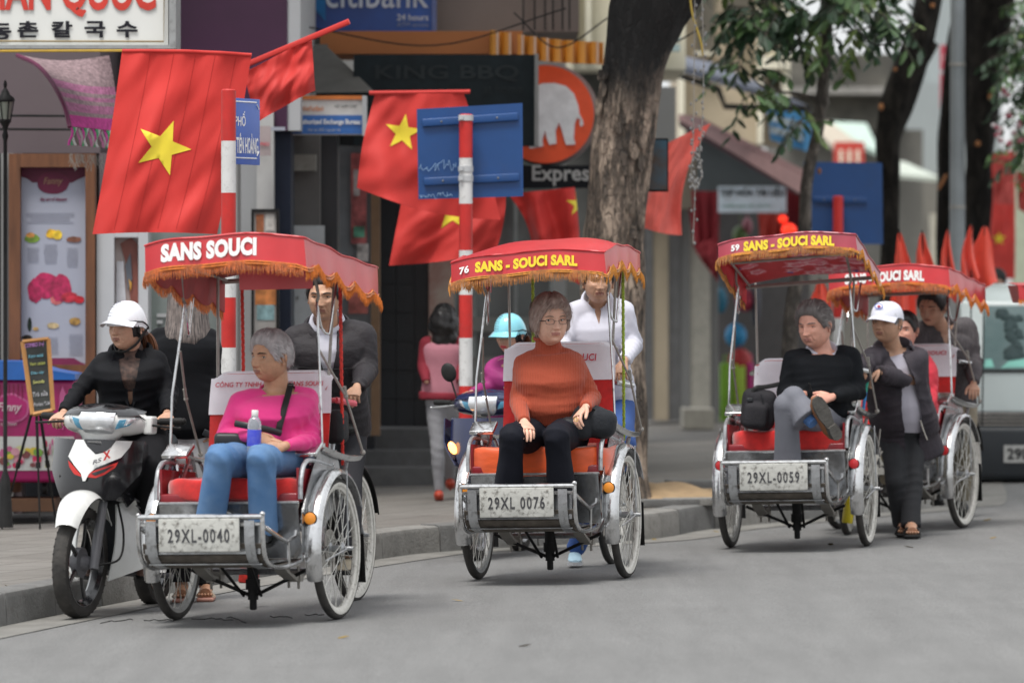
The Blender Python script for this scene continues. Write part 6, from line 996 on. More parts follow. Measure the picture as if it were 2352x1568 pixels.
def head(mb, hair, M, hp):
    """head, ears, eyes, brows and lips into mb; hair shell and strands into hair"""
    fat, male = hp.get('fat', 0), hp.get('male', 0); nose = hp.get('nose', 1.0); hpt = lambda th, z, o=0: head_pt(th, z, fat, male, o, nose)
    n = len(TH); rings = []
    for i, z in enumerate(ZS):
        z = max(-.1149, min(.1149, z)); rings.append([M @ hpt(t, z) for t in TH])
    vs_ = [p for r in rings for p in r]; fs = []; ms = []
    for i in range(len(ZS)-1):
        for j in range(n):
            k = (j+1) % n; fs.append((i*n+j, i*n+k, (i+1)*n+k, (i+1)*n+j)); z = (ZS[i]+ZS[i+1])/2; th = TH[j]; x = hpt(th, z).x
            lip = abs(x) < .0235 and -.0715+.3*abs(x)*.5 < z < -.0525-.02*abs(x)*4*.6 and abs(th) < 1.2; ms.append(2 if lip else 0)
    fs.append(tuple(range(n))[::-1]); ms.append(0); b0 = len(mb.v); mb.v.extend([tuple(p) for p in vs_]); mb.f.extend([tuple(i+b0 for i in f) for f in fs]); mb.m.extend(ms)
    R3 = M.to_3x3()
    def el(c, r, rot=None, m=0, nu=14, nv=10, **k): mb.ell(M @ Vector(c), [q*M.median_scale for q in r], rot=(R3.normalized() @ (rot if rot is not None else Matrix.Identity(3))), m=m, nu=nu, nv=nv, **k)
    for s in (-1, 1):
        if hp.get('ears', True):
            ex_ = hpt(s*R(95), -.004); rt = Matrix.Rotation(R(-s*24), 3, 'Z') @ Matrix.Rotation(R(-12), 3, 'X'); el(ex_+Vector((s*.002, -.004, 0)), (.006, .017, .031), rt); el(ex_+Vector((s*.010, -.010, .008)), (.005, .013, .022), rt); el(ex_+Vector((s*.004, .002, -.024)), (.006, .009, .009), rt)
        ec = hpt(math.asin(min(1, .033/.078)), .006); sq = hp.get('squint', .8); c = Vector((s*.033, ec.y-.0058, .006))
        el(c, (.0135, .0120, .0095*sq), m=1); gz_ = Vector((s*.033+hp.get('look', 0), c.y+.0088, .0060)); el(gz_, (.0053, .0040, .0058*min(1, sq)), m=3, nu=12, nv=8)
        rt = Matrix.Rotation(R(s*6), 3, 'Y')
        if not hp.get('closed'): 
            pts = [M @ Vector((s*(.033+.0165*math.cos(a)), c.y+.0072+.0035*math.sin(a)-.003*abs(math.cos(a)), .006+.0088*sq*math.sin(a))) for a in np.linspace(0, math.pi, 9)]; mb.tube(pts, [.0010]+[.0024]*7+[.0010], n=6, m=0)
            pts = [p+R3 @ Vector((0, .0015, -.0016)) for p in pts]; mb.tube(pts, [.0005]+[.0011]*7+[.0005], n=5, m=3)
            pts = [M @ Vector((s*(.033+.0165*math.cos(a)), c.y+.0062-.003*abs(math.cos(a)), .006-.0088*sq*math.sin(a))) for a in np.linspace(0, math.pi, 9)]; mb.tube(pts, [.001]+[.0019]*7+[.001], n=6, m=0)
        br = []
        for q in np.linspace(0, 1, 7): x = .0135+.040*q; zz = .0235+.0055*math.sin(q*2.4)-.004*q; th = math.asin(min(1, x/.080)); br.append(M @ (lambda p: Vector((s*p.x, p.y+.0012, p.z)))(hpt(th, zz)))
        mb.tube(br, [.0012, .0032, .0036, .0034, .003, .0024, .0012], n=6, m=4, flat=.45)
    # hair
    st = hp.get('style'); 
    if st:
        th_ = hp.get('thick', .014); rr = np.random.RandomState(hp.get('seed', 1)); ph = rr.rand(6)*6.28; vol = hp.get('vol', 1)
        def hr(t, z, extra=0):
            hl = hairline(t, st); e = max(0, z-hl); k = min(1, e/.028)**.6; cr = .5+.5*max(0, z/.115); b = th_*k*(.55+.75*cr*vol)*(1+.16*math.sin(t*5+ph[0]+z*40)+.10*math.sin(t*11+z*70+ph[1]))
            return hpt(t, min(z, .1149), b+.0012+extra)
        rings = []; zs = [-.10+.214*k/42 for k in range(43)]; NT = 72; tt = [2*math.pi*k/NT-math.pi for k in range(NT)]; V = []; Fc = []
        for z in zs:
            for t in tt: hl = hairline(t, st); V.append(M @ hr(t, max(z, hl)))
        for i in range(len(zs)-1):
            for j in range(NT):
                k = (j+1) % NT
                if zs[i+1] > hairline(tt[j], st) or zs[i+1] > hairline(tt[k], st): Fc.append((i*NT+j, i*NT+k, (i+1)*NT+k, (i+1)*NT+j))
        Fc.append(tuple((len(zs)-1)*NT+j for j in range(NT))); hair.add(V, Fc, 0)
        r2 = random.Random(hp.get('seed', 1)); comb = Vector(hp.get('comb', (0, -1, -.4))); ns = hp.get('strands', 900); ln = hp.get('slen', .034)
        for _ in range(ns):
            t = r2.uniform(-math.pi, math.pi); z = r2.uniform(-.09, .113); hl = hairline(t, st)
            if z < hl+.002: continue
            p = hr(t, z, -.002); nrm = Vector((p.x, p.y, p.z*.7)).normalized(); cd_ = comb+Vector((r2.uniform(-.35, .35), r2.uniform(-.35, .35), r2.uniform(-.35, .35))); 
            if abs(t) > R(60): cd_ = cd_*.5+Vector((0, -.5, -.9))
            d = (cd_-nrm*cd_.dot(nrm)); d = d.normalized() if d.length > .05 else Vector((0, -1, 0)); sd_ = nrm.cross(d)*.0016; l = ln*r2.uniform(.6, 1.2)
            q0 = p; q1 = p+d*l*.5+nrm*(.0035+.002*r2.random()); q2 = p+d*l+nrm*r2.uniform(-.004, .004); mi = r2.choice((0, 0, 1))
            hair.add([M @ (q0-sd_), M @ (q0+sd_), M @ (q1+sd_*.9), M @ (q1-sd_*.9), M @ q2], [(0, 1, 2, 3), (3, 2, 4)], mi)
def hand(mb, wrist, direc, palm_n, curl=(25, 30, 20), s=1.0, side=1, spread=4, m=0, thumb=40):
    """palm and five separate jointed fingers. direc: to the fingers; palm_n: out of the palm; side: +1 thumb towards direc x palm_n"""
    Y = direc.normalized(); N = (palm_n-Y*palm_n.dot(Y)).normalized(); X = Y.cross(N)*side; s *= .92
    rings = []
    for t, hw, hh in ((-.015, .024, .018), (.0, .026, .018), (.02, .032, .0165), (.05, .040, .0155), (.078, .0415, .014), (.09, .037, .010)): 
        c = wrist+Y*t*s; rings.append([c+X*(hw*s*math.copysign(abs(math.cos(a))**.8, math.cos(a)))+N*(hh*s*math.sin(a)) for a in [2*math.pi*k/14 for k in range(14)]])
    if side < 0: rings = [r[::-1] for r in rings]
    mb.loft(rings, m=m)
    for k, (x, L_, r) in enumerate(((.030, .070, .0090), (.0105, .078, .0095), (-.0095, .073, .0090), (-.0285, .056, .0078))):
        p = wrist+X*x*s+Y*(.082-.004*abs(k-1.3))*s; a = 0; pts = [p-Y*.012*s, p]; dx = R(-spread*(k-1.4)); D = (Y*math.cos(dx)+X*math.sin(dx))
        for q, f in enumerate((.45, .30, .25)): a += curl[q]+(k-1)*2.2; d = D*math.cos(R(a))+N*math.sin(R(a)); p = p+d*L_*f*s; pts.append(p)
        pts.insert(3, pts[2].lerp(pts[3], .5)); mb.tube(pts, [r*s*1.05, r*s*1.08, r*s*1.02, r*s*.95, r*s*.93, r*s*.72], n=9, m=m); mb.ell(pts[-1], (r*s*.74,)*3, nu=8, nv=6, m=m)
    b = wrist+X*.024*s+Y*.018*s; d1 = (Y*math.cos(R(thumb))+X*math.sin(R(thumb))+N*.25).normalized(); d2 = (Y*math.cos(R(thumb*.35))+X*math.sin(R(thumb*.35))+N*.35).normalized()
    pts = [b-d1*.01*s, b+d1*.022*s, b+d1*.040*s, b+d1*.040*s+d2*.026*s, b+d1*.040*s+d2*.046*s]; mb.tube(pts, [.014*s, .0135*s, .0112*s, .0105*s, .0078*s], n=9, m=m); mb.ell(pts[-1], (.008*s,)*3, nu=8, nv=6, m=m)
def ellring(c, L, Fw, w_, d_, n=28, bulge=0):
    return [c+L*(w_*math.copysign(abs(math.cos(a))**.85, math.cos(a)))+Fw*(d_*math.copysign(abs(math.sin(a))**.9, math.sin(a))+(bulge if math.sin(a) > 0 else 0)*math.sin(a)) for a in [2*math.pi*k/n for k in range(n)]]
class Fig: pass
def figure(J, sc_=1.0, back=False, build=1.0):
    f = Fig(); f.J = {k: (P(*v) if not isinstance(v, Vector) else v) for k, v in J.items()}; j = f.J; f.back = back; f.s = sc_; f.b = build
    f.U = (j['nk']-j['pv']).normalized(); L = (j['sB']-j['sA']); L = (L-f.U*L.dot(f.U)).normalized(); f.L = L; f.Fw = L.cross(f.U).normalized()*(-1 if back else 1)
    hl = (j['hB']-j['hA']); f.L2 = hl.normalized(); return f
def torso(mb, f, o=0, t0=-.06, t1=1.0, belly=0, bust=0, hem=0, wide=1.0, neck=True):
    j = f.J; s = f.s; prof = [(-.10, .125, .085), (0, .158, .112), (.12, .162, .116), (.28, .148, .110), (.45, .150, .112), (.62, .165, .120), (.76, .172, .116), (.87, .158, .098), (.95, .115, .080), (1.02, .066, .066)]
    rings = []; pv, ch, nk = j['pv'], j['ch'], j['nk']
    for t, w_, d_ in prof:
        if t < t0-1e-6 or t > t1+1e-6: continue
        c = (pv*(1-t)**2+2*t*(1-t)*(ch*2-(pv+nk)*.5)+nk*t*t) if 0 <= t <= 1 else (pv+(pv-nk)*(-t) if t < 0 else nk+f.U*(t-1)*.4)
        L = f.L2.lerp(f.L, max(0, min(1, t*1.3))).normalized(); Fw = L.cross(f.U).normalized()*(-1 if f.back else 1); bl = belly*math.exp(-((t-.25)/.24)**2)+bust*math.exp(-((t-.66)/.11)**2)
        rings.append(ellring(c, L, Fw, (w_*wide*f.b)*s+o+bl*.35, d_*s*f.b+o, bulge=bl))
    mb.loft(rings)
def arms(mb, f, o=0, cuff=0, upto=1.0, only='AB', k=1.0):
    j = f.J; s = f.s*k
    for q in only:
        S, E, W_ = j['s'+q], j['e'+q], j['w'+q]; nk = j['nk']; b_ = nk+(S-nk)*.25-f.U*.035*s
        W2 = E.lerp(W_, upto); mb.tube([b_, b_.lerp(S, .6)+f.U*.008, S], [.050*s+o, .052*s+o, .050*s+o], n=14)
        mb.ell(S, (.050*s+o,)*3); mb.tube([S, S.lerp(E, .35), S.lerp(E, .8), E], [.050*s+o, .044*s+o, .038*s+o*.9, .037*s+o*.85], n=14); mb.ell(E, (.037*s+o*.85,)*3)
        mb.tube([E, E.lerp(W2, .3), E.lerp(W2, .75), W2], [.037*s+o*.85, .037*s+o*.8, .030*s+o*.75, .026*s+o*.7+cuff], n=14)
def legs(mb, f, o=0, flare=0, upto=1.0, only='AB', thigh=1.0, o2=None):
    j = f.J; s = f.s; o2 = o if o2 is None else o2
    for q in only:
        H, K_, A = j['h'+q], j['k'+q], j['a'+q]; A = K_.lerp(A, upto)
        mb.ell(H, (.088*s*thigh+o,)*3); mb.tube([H, H.lerp(K_, .35), H.lerp(K_, .75), K_], [.088*s*thigh+o, .082*s*thigh+o, .064*s*thigh+o, .058*s+o], n=16); mb.ell(K_, (.059*s+o,)*3)
        mb.tube([K_, K_.lerp(A, .3), K_.lerp(A, .7), A], [.057*s+o, .056*s+o2, .044*s+o2+flare*.5, .037*s+o2+flare], n=16)
def crease(me, f, amp, seed=1, joints=(), freq=38):
    V, N = marr(me); d = np.zeros(len(V)); d += amp*.5*wave(V, 9, seed, (1, 1, .55)); w2 = wave(V, 22, seed+3, (1, 1, .6)); d += amp*.6*(.35-np.abs(w2))
    for (c, ax, rad, a) in joints:
        c = np.array(c); ax = np.array(ax)/np.linalg.norm(ax); q = V-c; t = q @ ax; r = np.linalg.norm(q, axis=1); w_ = np.exp(-(r/rad)**2); ph = t*2*math.pi/.052+3.6*wave(V, 11, seed+7)+1.5*wave(V, 25, seed+9); mod = .35+.65*np.clip(wave(V, 13, seed+13)+.4, 0, 1); d += a*w_*mod*(1-np.abs(np.sin(ph*.5))**.7*2)*.75
    V = V+N*d[:, None]; me.vertices.foreach_set('co', V.ravel()); me.update()
def jj(f, wh='es', a=.004):
    j = f.J; o = []
    for q in 'AB':
        if 'e' in wh: o.append((j['e'+q], j['w'+q]-j['s'+q], .09, a)); 
        if 's' in wh: o.append((j['s'+q]-f.U*.06, f.U*.6+(j['e'+q]-j['s'+q]).normalized()*.6, .08, a*.7))
        if 'k' in wh: o.append((j['k'+q], (j['a'+q]-j['h'+q]), .10, a*.8))
        if 'h' in wh: o.append((j['h'+q], (j['k'+q]-j['h'+q]), .12, a))
        if 'w' in wh: o.append((j['w'+q], j['w'+q]-j['e'+q], .10, a))
    if 'b' in wh: o.append((j['pv'].lerp(j['ch'], .5), f.U, .16, a))
    return o
def cut(me, fn):
    """clip the surface along fn = 0, keeping the side where fn > 0 (opens jackets and collars with a clean edge)"""
    V = [v.co.copy() for v in me.vertices]; g = [fn(p) for p in V]; F_ = []; mid = {}
    def ip(a, b):
        k = (min(a, b), max(a, b))
        if k not in mid: t = g[a]/(g[a]-g[b]); V.append(V[a].lerp(V[b], t)); g.append(0); mid[k] = len(V)-1
        return mid[k]
    for q in me.polygons:
        v = list(q.vertices); s = [g[i] > 0 for i in v]
        if all(s): F_.append(tuple(v)); continue
        if not any(s): continue
        out = []
        for i in range(len(v)):
            a, b = v[i], v[(i+1) % len(v)]
            if g[a] > 0: out.append(a)
            if (g[a] > 0) != (g[b] > 0): out.append(ip(a, b))
        if len(out) > 2: F_.append(tuple(out))
    me.clear_geometry(); me.from_pydata([tuple(p) for p in V], [], F_); me.update()
def uvw(f, p):
    q = p-f.J['nk']; return q.dot(f.L), q.dot(f.U), q.dot(f.Fw)
def garment(f, name, m, root, parts, voxel=.0095, amp=.004, seed=1, joints=(), it=2, cutter=None, slots=None, rib=None):
    mb = MB(); parts(mb); me = fuse(mb, voxel, it); crease(me, f, amp*2.3, seed, [(a, b, c*1.15, e*2.5) for a, b, c, e in joints])
    if rib:
        V, N = marr(me); me.vertices.foreach_set('co', V.ravel())
    if cutter: cut(me, cutter)
    return obj_from(me, name, m, root)
def shoe(root, f, q, m, toe, name='shoe', sole=None, sandal=None):
    A = f.J['a'+q]; Tn = (toe-A); Tn.z = min(Tn.z, 0)*.25; fl = Tn.length; Y = Vector((toe.x-A.x, toe.y-A.y, toe.z-A.z+.06)).normalized(); X = Y.cross(Vector((0, 0, 1))).normalized(); Z = X.cross(Y); c = A-Z*.045-Y*.06
    b = MB(); rings = []
    for t, w_, h in ((0, .026, .045), (.03, .034, .060), (.09, .036, .062), (.14, .037, .050), (.19, .041, .034), (.23, .036, .026), (.255, .018, .016)):
        rings.append([c+Y*t*f.s+X*(w_*f.s*math.cos(a))+Z*(h*.5*f.s*(1+math.sin(a))-.02) for a in [2*math.pi*k/14 for k in range(14)]])
    b.loft(rings); o = b.build(name, m, root, True)
    b = MB(); out = [(0, .022), (.03, .034), (.09, .033), (.15, .038), (.20, .044), (.24, .036), (.262, .014)]; poly = [(w_*f.s, t*f.s) for t, w_ in out]+[(-w_*f.s, t*f.s) for t, w_ in out[::-1]]
    Mx = Matrix((X, Y, Z)).transposed().to_4x4(); Mx.translation = c-Z*.034; b.prism(poly, .018, Mx); b.build('sole', sole or M_black, o, True); return o
def headM(pos, yaw, pitch=0, roll=0, s=1.0):
    f = Vector((math.sin(R(yaw))*math.cos(R(pitch)), -math.cos(R(yaw))*math.cos(R(pitch)), math.sin(R(pitch)))); X = f.cross(Vector((0, 0, 1))).normalized(); Z = X.cross(f)
    M = Matrix((X, f, Z)).transposed().to_4x4() @ Matrix.Rotation(R(roll), 4, 'Y') @ Matrix.Scale(s, 4); M.translation = pos; return M
def person(label, J, sk, hp, hands={}, sc_=1.0, back=False, build=1.0, feet=None, loc=None, hairm=None, bare='', shins=False):
    f = figure(J, sc_, back, build); j = f.J; base = loc or Vector((j['pv'].x, j['pv'].y, min(j['aA'].z, j['aB'].z)-.08))
    root = thing('person', label, 'person', base); mb = MB(); torso(mb, f, -.012, neck=True); arms(mb, f, -.006); legs(mb, f, -.010)
    HM = headM(j['hd'], *hp.get('dir', (0, 0, 0)), s=hp.get('size', 1.0)*.97); f.HM = HM
    n0 = j['nk']-f.U*.03; n1 = HM @ Vector((0, -.028, -.050)); rn = hp.get('neck', .052)*sc_; mb.tube([n0, n0.lerp(n1, .35), n1], [rn*1.25, rn*1.02, rn*.98], n=18)
    me = fuse(mb, .011, 3); full = MB(); v, _ = marr(me); full.add([tuple(p) for p in v], [tuple(p.vertices) for p in me.polygons], 0); bpy.data.meshes.remove(me)
    hair = MB(); head(full, hair, HM, hp)
    for q, h in hands.items(): hand(full, j['w'+q], Vector(h[0]), Vector(h[1]), h[2], s=sc_*h[4] if len(h) > 4 else sc_, side=h[3])
    hm = hairm or [mat('hair_black', (.010, .009, .009), .45, var=.4, scale=30), mat('hair_black2', (.022, .020, .019), .4, var=.4, scale=30)]
    lipc = hp.get('lip', 'lip_rose'); lm = mat(lipc, dict(lip_rose=(.46, .20, .16), lip_brown=(.28, .12, .085), lip_red=(.50, .04, .05))[lipc], .4, var=.05)
    full.build('body', [sk, M_eyew, lm, M_iris, hp.get('browm', hm[0])], root, True, smooth=70)
    if hair.v: hair.build('hair', hm, root, True, smooth=80)
    f.root = root; return f
def collar_ring(f, root, m, name='collar', r=.068, h=.04, dz=0, open_=30, fold=True, thick=.006, tilt=.02, parent=None, lift=0):
    """a folded collar round the neck, open at the front"""
    b = MB(); n = 30; c = f.J['nk']+f.U*(.01+dz); a0, a1 = R(90+open_), R(450-open_)
    def fn(u, v):
        a = a0+(a1-a0)*u; e = abs(u-.5)*2; rr = r+(.012+.026*v if v > .5 else .012*0+.03*v*.9)*(1 if fold else .2)+lift; z = h*(1-abs(v*2-1)**1.3) if fold else h*v
        p = c+f.L*(rr*math.cos(a)*1.05)+f.Fw*(rr*math.sin(a)*.95)+f.U*(z-.01-tilt*math.sin(a)*1.2)
        if v > .5 and e > .8: p += (f.Fw*.014-f.U*.03)*(v-.5)*2*((e-.8)/.2)
        return p
    b.grid(fn, n, 8, thick=thick); return b.build(name, m, parent or root, True)
def lapel(f, root, m, poly_fn, name='lapel', parent=None, thick=.005):
    for s in (-1, 1):
        b = MB(); pts = poly_fn(s); A = [f.J['nk']+f.L*x+f.U*y+f.Fw*z for x, y, z in pts]; nrm = (A[1]-A[0]).cross(A[2]-A[0]).normalized()*thick*(1 if ((A[1]-A[0]).cross(A[2]-A[0])).dot(f.Fw) > 0 else -1); n = len(A)
        b.add(A+[p+nrm for p in A], [tuple(range(n)), tuple(range(n, 2*n))[::-1]]+[(i, (i+1) % n, n+(i+1) % n, n+i) for i in range(n)]); b.build(name, m, parent or root, True, smooth=0)
def onf(px, py, f, lift=.0):
    """a point on a figure's front plane under the picture point"""
    n = f.Fw; p0 = f.J['ch']+n*(.12*f.s+lift); d = Vector(((px-CX)/F, 1, -(py-HY)/F)); o = Vector((0, 0, CZ)); t = (p0-o).dot(n)/d.dot(n); return o+d*t
# ------------------------------------------------------------------ motorbikes
M_pw = mat('panel_white', (.70, .71, .69), .25, var=.05, scale=4, coat=.5, dirt=.10); M_pb = mat('panel_black', (.012, .012, .014), .2, var=.1, coat=.6); M_lens = mat('headlight_lens', (.72, .74, .76), .10, metal=.4, var=.14, scale=18, coat=.8); M_pgrey = mat('panel_grey', (.12, .12, .13), .4, var=.1); M_redtrim = mat('red_trim', (.45, .02, .015), .35)
M_navy = mat('panel_navy', (.014, .02, .065), .22, var=.1, coat=.6); M_lensb = mat('signal_blue', (.10, .32, .48), .15, var=.3, coat=.6)
def motorbike(loc, yaw, lean, label, body, trim, white=True, scale=1.0, wave=True, cat='motorbike'):
    root = thing('motorbike' if wave else 'scooter', label, cat, loc, (0, R(lean), R(-yaw)), None, scale)
    Bd = lambda n, mb, m, par=root, **k: mb.build(n, m, par, **k); c14 = math.cos(R(yaw)); s14 = math.sin(R(yaw)); WRm = .279
    for y, nm, st in ((0, 'front_wheel', 5), (1.22, 'rear_wheel', 0)):
        Mw = Matrix.Translation((0, y, WRm)) @ Matrix.Rotation(R(-st), 4, 'Z') @ Matrix.Rotation(R(90), 4, 'Y'); t = MB()
        prof = [(WRm-.060, -.030), (WRm-.035, -.040), (WRm-.014, -.036), (WRm-.003, -.020), (WRm, 0), (WRm-.003, .020), (WRm-.014, .036), (WRm-.035, .040), (WRm-.060, .030)]
        t.lathe(prof, 60, Mw, caps=False)
        for k in range(44):
            a = 2*math.pi*k/44
            for s in (-1, 1): p0 = Mw @ Vector(((WRm-.001)*math.cos(a), (WRm-.001)*math.sin(a), s*.004)); p1 = Mw @ Vector(((WRm-.012)*math.cos(a+.10), (WRm-.012)*math.sin(a+.10), s*.037)); t.tube([p0, p1], .0028, n=4)
        ty = Bd(nm, t, M_tyre); r = MB(); r.lathe([(WRm-.058, -.033), (WRm-.060, -.02), (WRm-.078, -.015), (WRm-.078, .015), (WRm-.060, .02), (WRm-.058, .033), (WRm-.064, .033), (WRm-.084, .016), (WRm-.084, -.016), (WRm-.064, -.033)], 48, Mw, caps=False); Bd('rim', r, M_pb if wave else M_alu, ty)
        for k in range(5):
            a = 2*math.pi*k/5+.3; sp = MB(); sp.tube([Mw @ Vector((.03*math.cos(a), .03*math.sin(a), 0)), Mw @ Vector((.12*math.cos(a), .12*math.sin(a), 0)), Mw @ Vector(((WRm-.078)*math.cos(a+.06), (WRm-.078)*math.sin(a+.06), 0))], [.020, .014, .016], n=8, flat=.6); Bd('spoke', sp, M_pb if wave else M_alu, ty)
        h = MB(); h.lathe([(.012, -.09), (.012, -.06), (.030, -.05), (.045, -.03), (.075, -.02), (.075, .012), (.045, .02), (.03, .05), (.012, .06), (.012, .09)], 20, Mw); Bd('hub', h, M_pgrey, ty)
    for s in (-1, 1): fk = MB(); fk.tube([(s*.078, -.02, .25), (s*.078, .02, .38), (s*.078, .10, .58)], [.024, .026, .022], n=12); fk.tube([(s*.078, .08, .52), (s*.06, .20, .86)], .015, n=8); Bd('fork', fk, M_pgrey)
    b = MB(); b.tube(curve([(.10, -.01, .27), (.17, .10, .30), (.15, .22, .42), (.10, .24, .60)], 5), .006, n=5); Bd('brake_hose', b, M_black)
    # front mudguard with side skirts
    b = MB()
    def fdr(u, v):
        q = (v-.5)*2; a = R(36+104*u); rr = .335+.02*math.sin(u*math.pi); wd = .050+.028*math.sin(min(1, u*1.3)*math.pi*.6); drop = (abs(q)**2.5)*(.035+.10*max(0, u-.55)*(1 if u < .95 else .6)); return (q*wd*1.1, -(rr-drop)*math.cos(a)*1.0+.01, WRm+(rr-drop)*math.sin(a))
    b.grid(fdr, 26, 16, thick=.004); Bd('front_mudguard', b, M_pw if white else body)
    # cowl
    hw = .19; cwid = 1.0 if wave else .8
    def cowl(X, z): return Vector((X, .00+.30*(z-.68)+3.3*X*X+.10*abs(X)**1.2*0, z))
    def proj(xp, z):   # outline points were measured as seen from the front left
        lo, hi = -.23, .32
        for _ in range(28):
            m_ = (lo+hi)/2; q = cowl(m_, z); v = q.x*c14+q.y*s14+z*math.sin(R(lean))
            if v < xp: lo = m_
            else: hi = m_
        return cowl((lo+hi)/2, z)
    b = MB(); top, bot = .885, .59
    def cf(u, v): z = bot+(top-bot)*v; k = .62+.38*min(1, v*2.2); X = (u-.5)*2*.235*k*cwid; q = cowl(X, z); q.y += .05*(1-v)**2; return q
    b.grid(cf, 30, 14, thick=.012); Bd('front_cowl', b, body)
    for s in (-1, 1):
        b = MB(); b.grid(lambda u, v: Vector((s*(.235*(.62+.38*min(1, v*2.2))-.02*u), cf(1, v).y+.22*u*(1-.4*v), .59+.295*v-.03*u)), 8, 8, thick=.008*s); Bd('side_cowl', b, body)
    Z = lambda pts: [((zx*.3125-180)/463, (685-.3125*zy)/463) for zx, zy in pts]
    def dr(name, pts, m, off, step=.03, th=.004, parent=root): b = MB(); b.drape(Z(pts), proj, off, step=step, thick=th); return b.build(name, m, parent, smooth=50)
    if wave:
        dr('v_panel', [(555, 885), (612, 883), (640, 930), (700, 985), (760, 970), (810, 930), (845, 882), (960, 885), (940, 930), (880, 1005), (700, 1085), (655, 1130), (630, 1180), (612, 1183), (598, 1130), (545, 1070), (500, 1010)], M_pw, .006, th=.008)
        bp = dr('nose_panel', [(622, 878), (838, 878), (806, 930), (760, 965), (700, 980), (650, 930)], M_pb, .010)
        dr('side_slit', [(497, 1040), (520, 1058), (594, 1133), (600, 1152), (545, 1135), (508, 1085)], M_redtrim, .004, th=.003); dr('side_slit', [(640, 1152), (662, 1115), (862, 1038), (842, 1078), (765, 1132), (705, 1157)], M_redtrim, .004, th=.003)
        dr('slit_shadow', [(672, 1125), (830, 1065), (760, 1115), (700, 1140)], M_blk, .006, th=.003)
        q = proj(*Z([(652, 898)])[0]); text('HONDA', .072, .009, M_greyw, bp, Matrix.Translation(q+Vector((0, -.022, 0))) @ FRONT, bold=.03)
        Mv = Matrix.Translation(proj(*Z([(690, 1060)])[0])+Vector((0, -.02, .0))) @ Matrix.Rotation(R(-24), 4, 'Y') @ Matrix.Rotation(R(18), 4, 'Z') @ FRONT; text('RS', .055, .020, M_pgrey, root, Mv, shear=.4, bold=.03); text('X', .055, .040, M_redtrim, root, Mv @ Matrix.Translation((.055, 0, 0)), shear=.4, bold=.05)
    else:
        b = MB(); b.ell(cowl(0, .80)+Vector((0, -.004, 0)), (.035, .012, .012), nu=12, nv=6); Bd('emblem', b, M_chrome)
        for s in (-1, 1): b = MB(); b.ell(cowl(s*.16, .70)+Vector((0, -.01, 0)), (.024, .022, .042), rot=Matrix.Rotation(R(s*25), 3, 'Y')); Bd('indicator', b, mat('indicator_lit', (.9, .35, .08), .2, emit=3.0) if s < 0 else M_amber)
        text('HONDA', .10, .012, M_greyw, root, Matrix.Translation(cowl(.0, .845)+Vector((0, -.012, 0))) @ FRONT, bold=.02)
    # handlebar unit with headlight
    hx, hy, hz = (.045, .05, .975) if wave else (.045, .05, .97); hu = MB()
    rings = []
    for t in np.linspace(-1, 1, 19):
        w_ = .222; e = (1-abs(t)**2.0)**.62; rings.append([Vector((hx+t*w_, hy+.13+.03*abs(t)+(-.13*e-.015)*math.cos(a) if math.cos(a) > 0 else hy+.13+.03*abs(t)-.06*math.cos(a)*e, hz+.012*(1-t*t)+(.026+.062*e*(1 if math.sin(a) < 0 else .72))*math.sin(a))) for a in [2*math.pi*k/20 for k in range(20)]])
    hu.loft(rings); hu_o = Bd('handlebar_cover', hu, M_pw if white else body)
    def hf(x, z):
        t = (x-hx)/.222; t = max(-.98, min(.98, t)); e = (1-abs(t)**2.0)**.62; s_ = (z-hz-.012*(1-t*t))/(.026+.062*e*(1 if z < hz else .72)); s_ = max(-.97, min(.97, s_)); return Vector((x, hy+.13+.03*abs(t)+(-.13*e-.015)*math.sqrt(1-s_*s_), z))
    def hdp(name, pts, m, off, th=.006): b = MB(); b.drape([(hx+x, hz+z) for x, z in pts], hf, off, step=.02, thick=th); return Bd(name, b, m, hu_o, smooth=60)
    hdp('headlight', [(-.088, .044), (.088, .044), (.078, -.040), (.044, -.074), (-.024, -.078), (-.066, -.058), (-.092, 0)], M_lens, .007); hdp('upper_cover', [(-.215, .012), (-.16, .058), (-.08, .078), (.08, .078), (.16, .058), (.215, .012), (.19, .028), (.10, .030), (.088, .048), (0, .044), (-.088, .048), (-.10, .030), (-.19, .028)], M_pb if wave else M_navy, .0075)
    hdp('signal_lamp', [(-.150, .022), (-.088, .012), (-.075, -.040), (-.110, -.028)], M_lensb, .005); hdp('signal_lamp', [(.088, -.030), (.150, -.012), (.185, .022), (.110, .014)], M_lensb, .005); hdp('signal_lens', [(-.165, .028), (-.140, .022), (-.118, -.018), (-.150, -.004)], M_lens, .006); hdp('signal_lens', [(.128, -.012), (.165, .002), (.19, .026), (.14, .018)], M_lens, .007)
    b = MB(); b.grid(lambda u, v: hf(hx+(u-.5)*.40, hz+.045+.035*v*(1-abs(u*2-1)**2))+Vector((0, -.008+.05*v, .012*v)), 18, 6, thick=.008); Bd('visor', b, M_pb if wave else M_navy)
    b = MB(); b.tube(curve([(hx-.33, hy+.25, hz+.01), (hx-.20, hy+.20, hz+.005), (hx, hy+.15, hz), (hx+.20, hy+.20, hz+.005), (hx+.33, hy+.25, hz+.01)], 4), .012, n=8); Bd('handlebar', b, M_black)
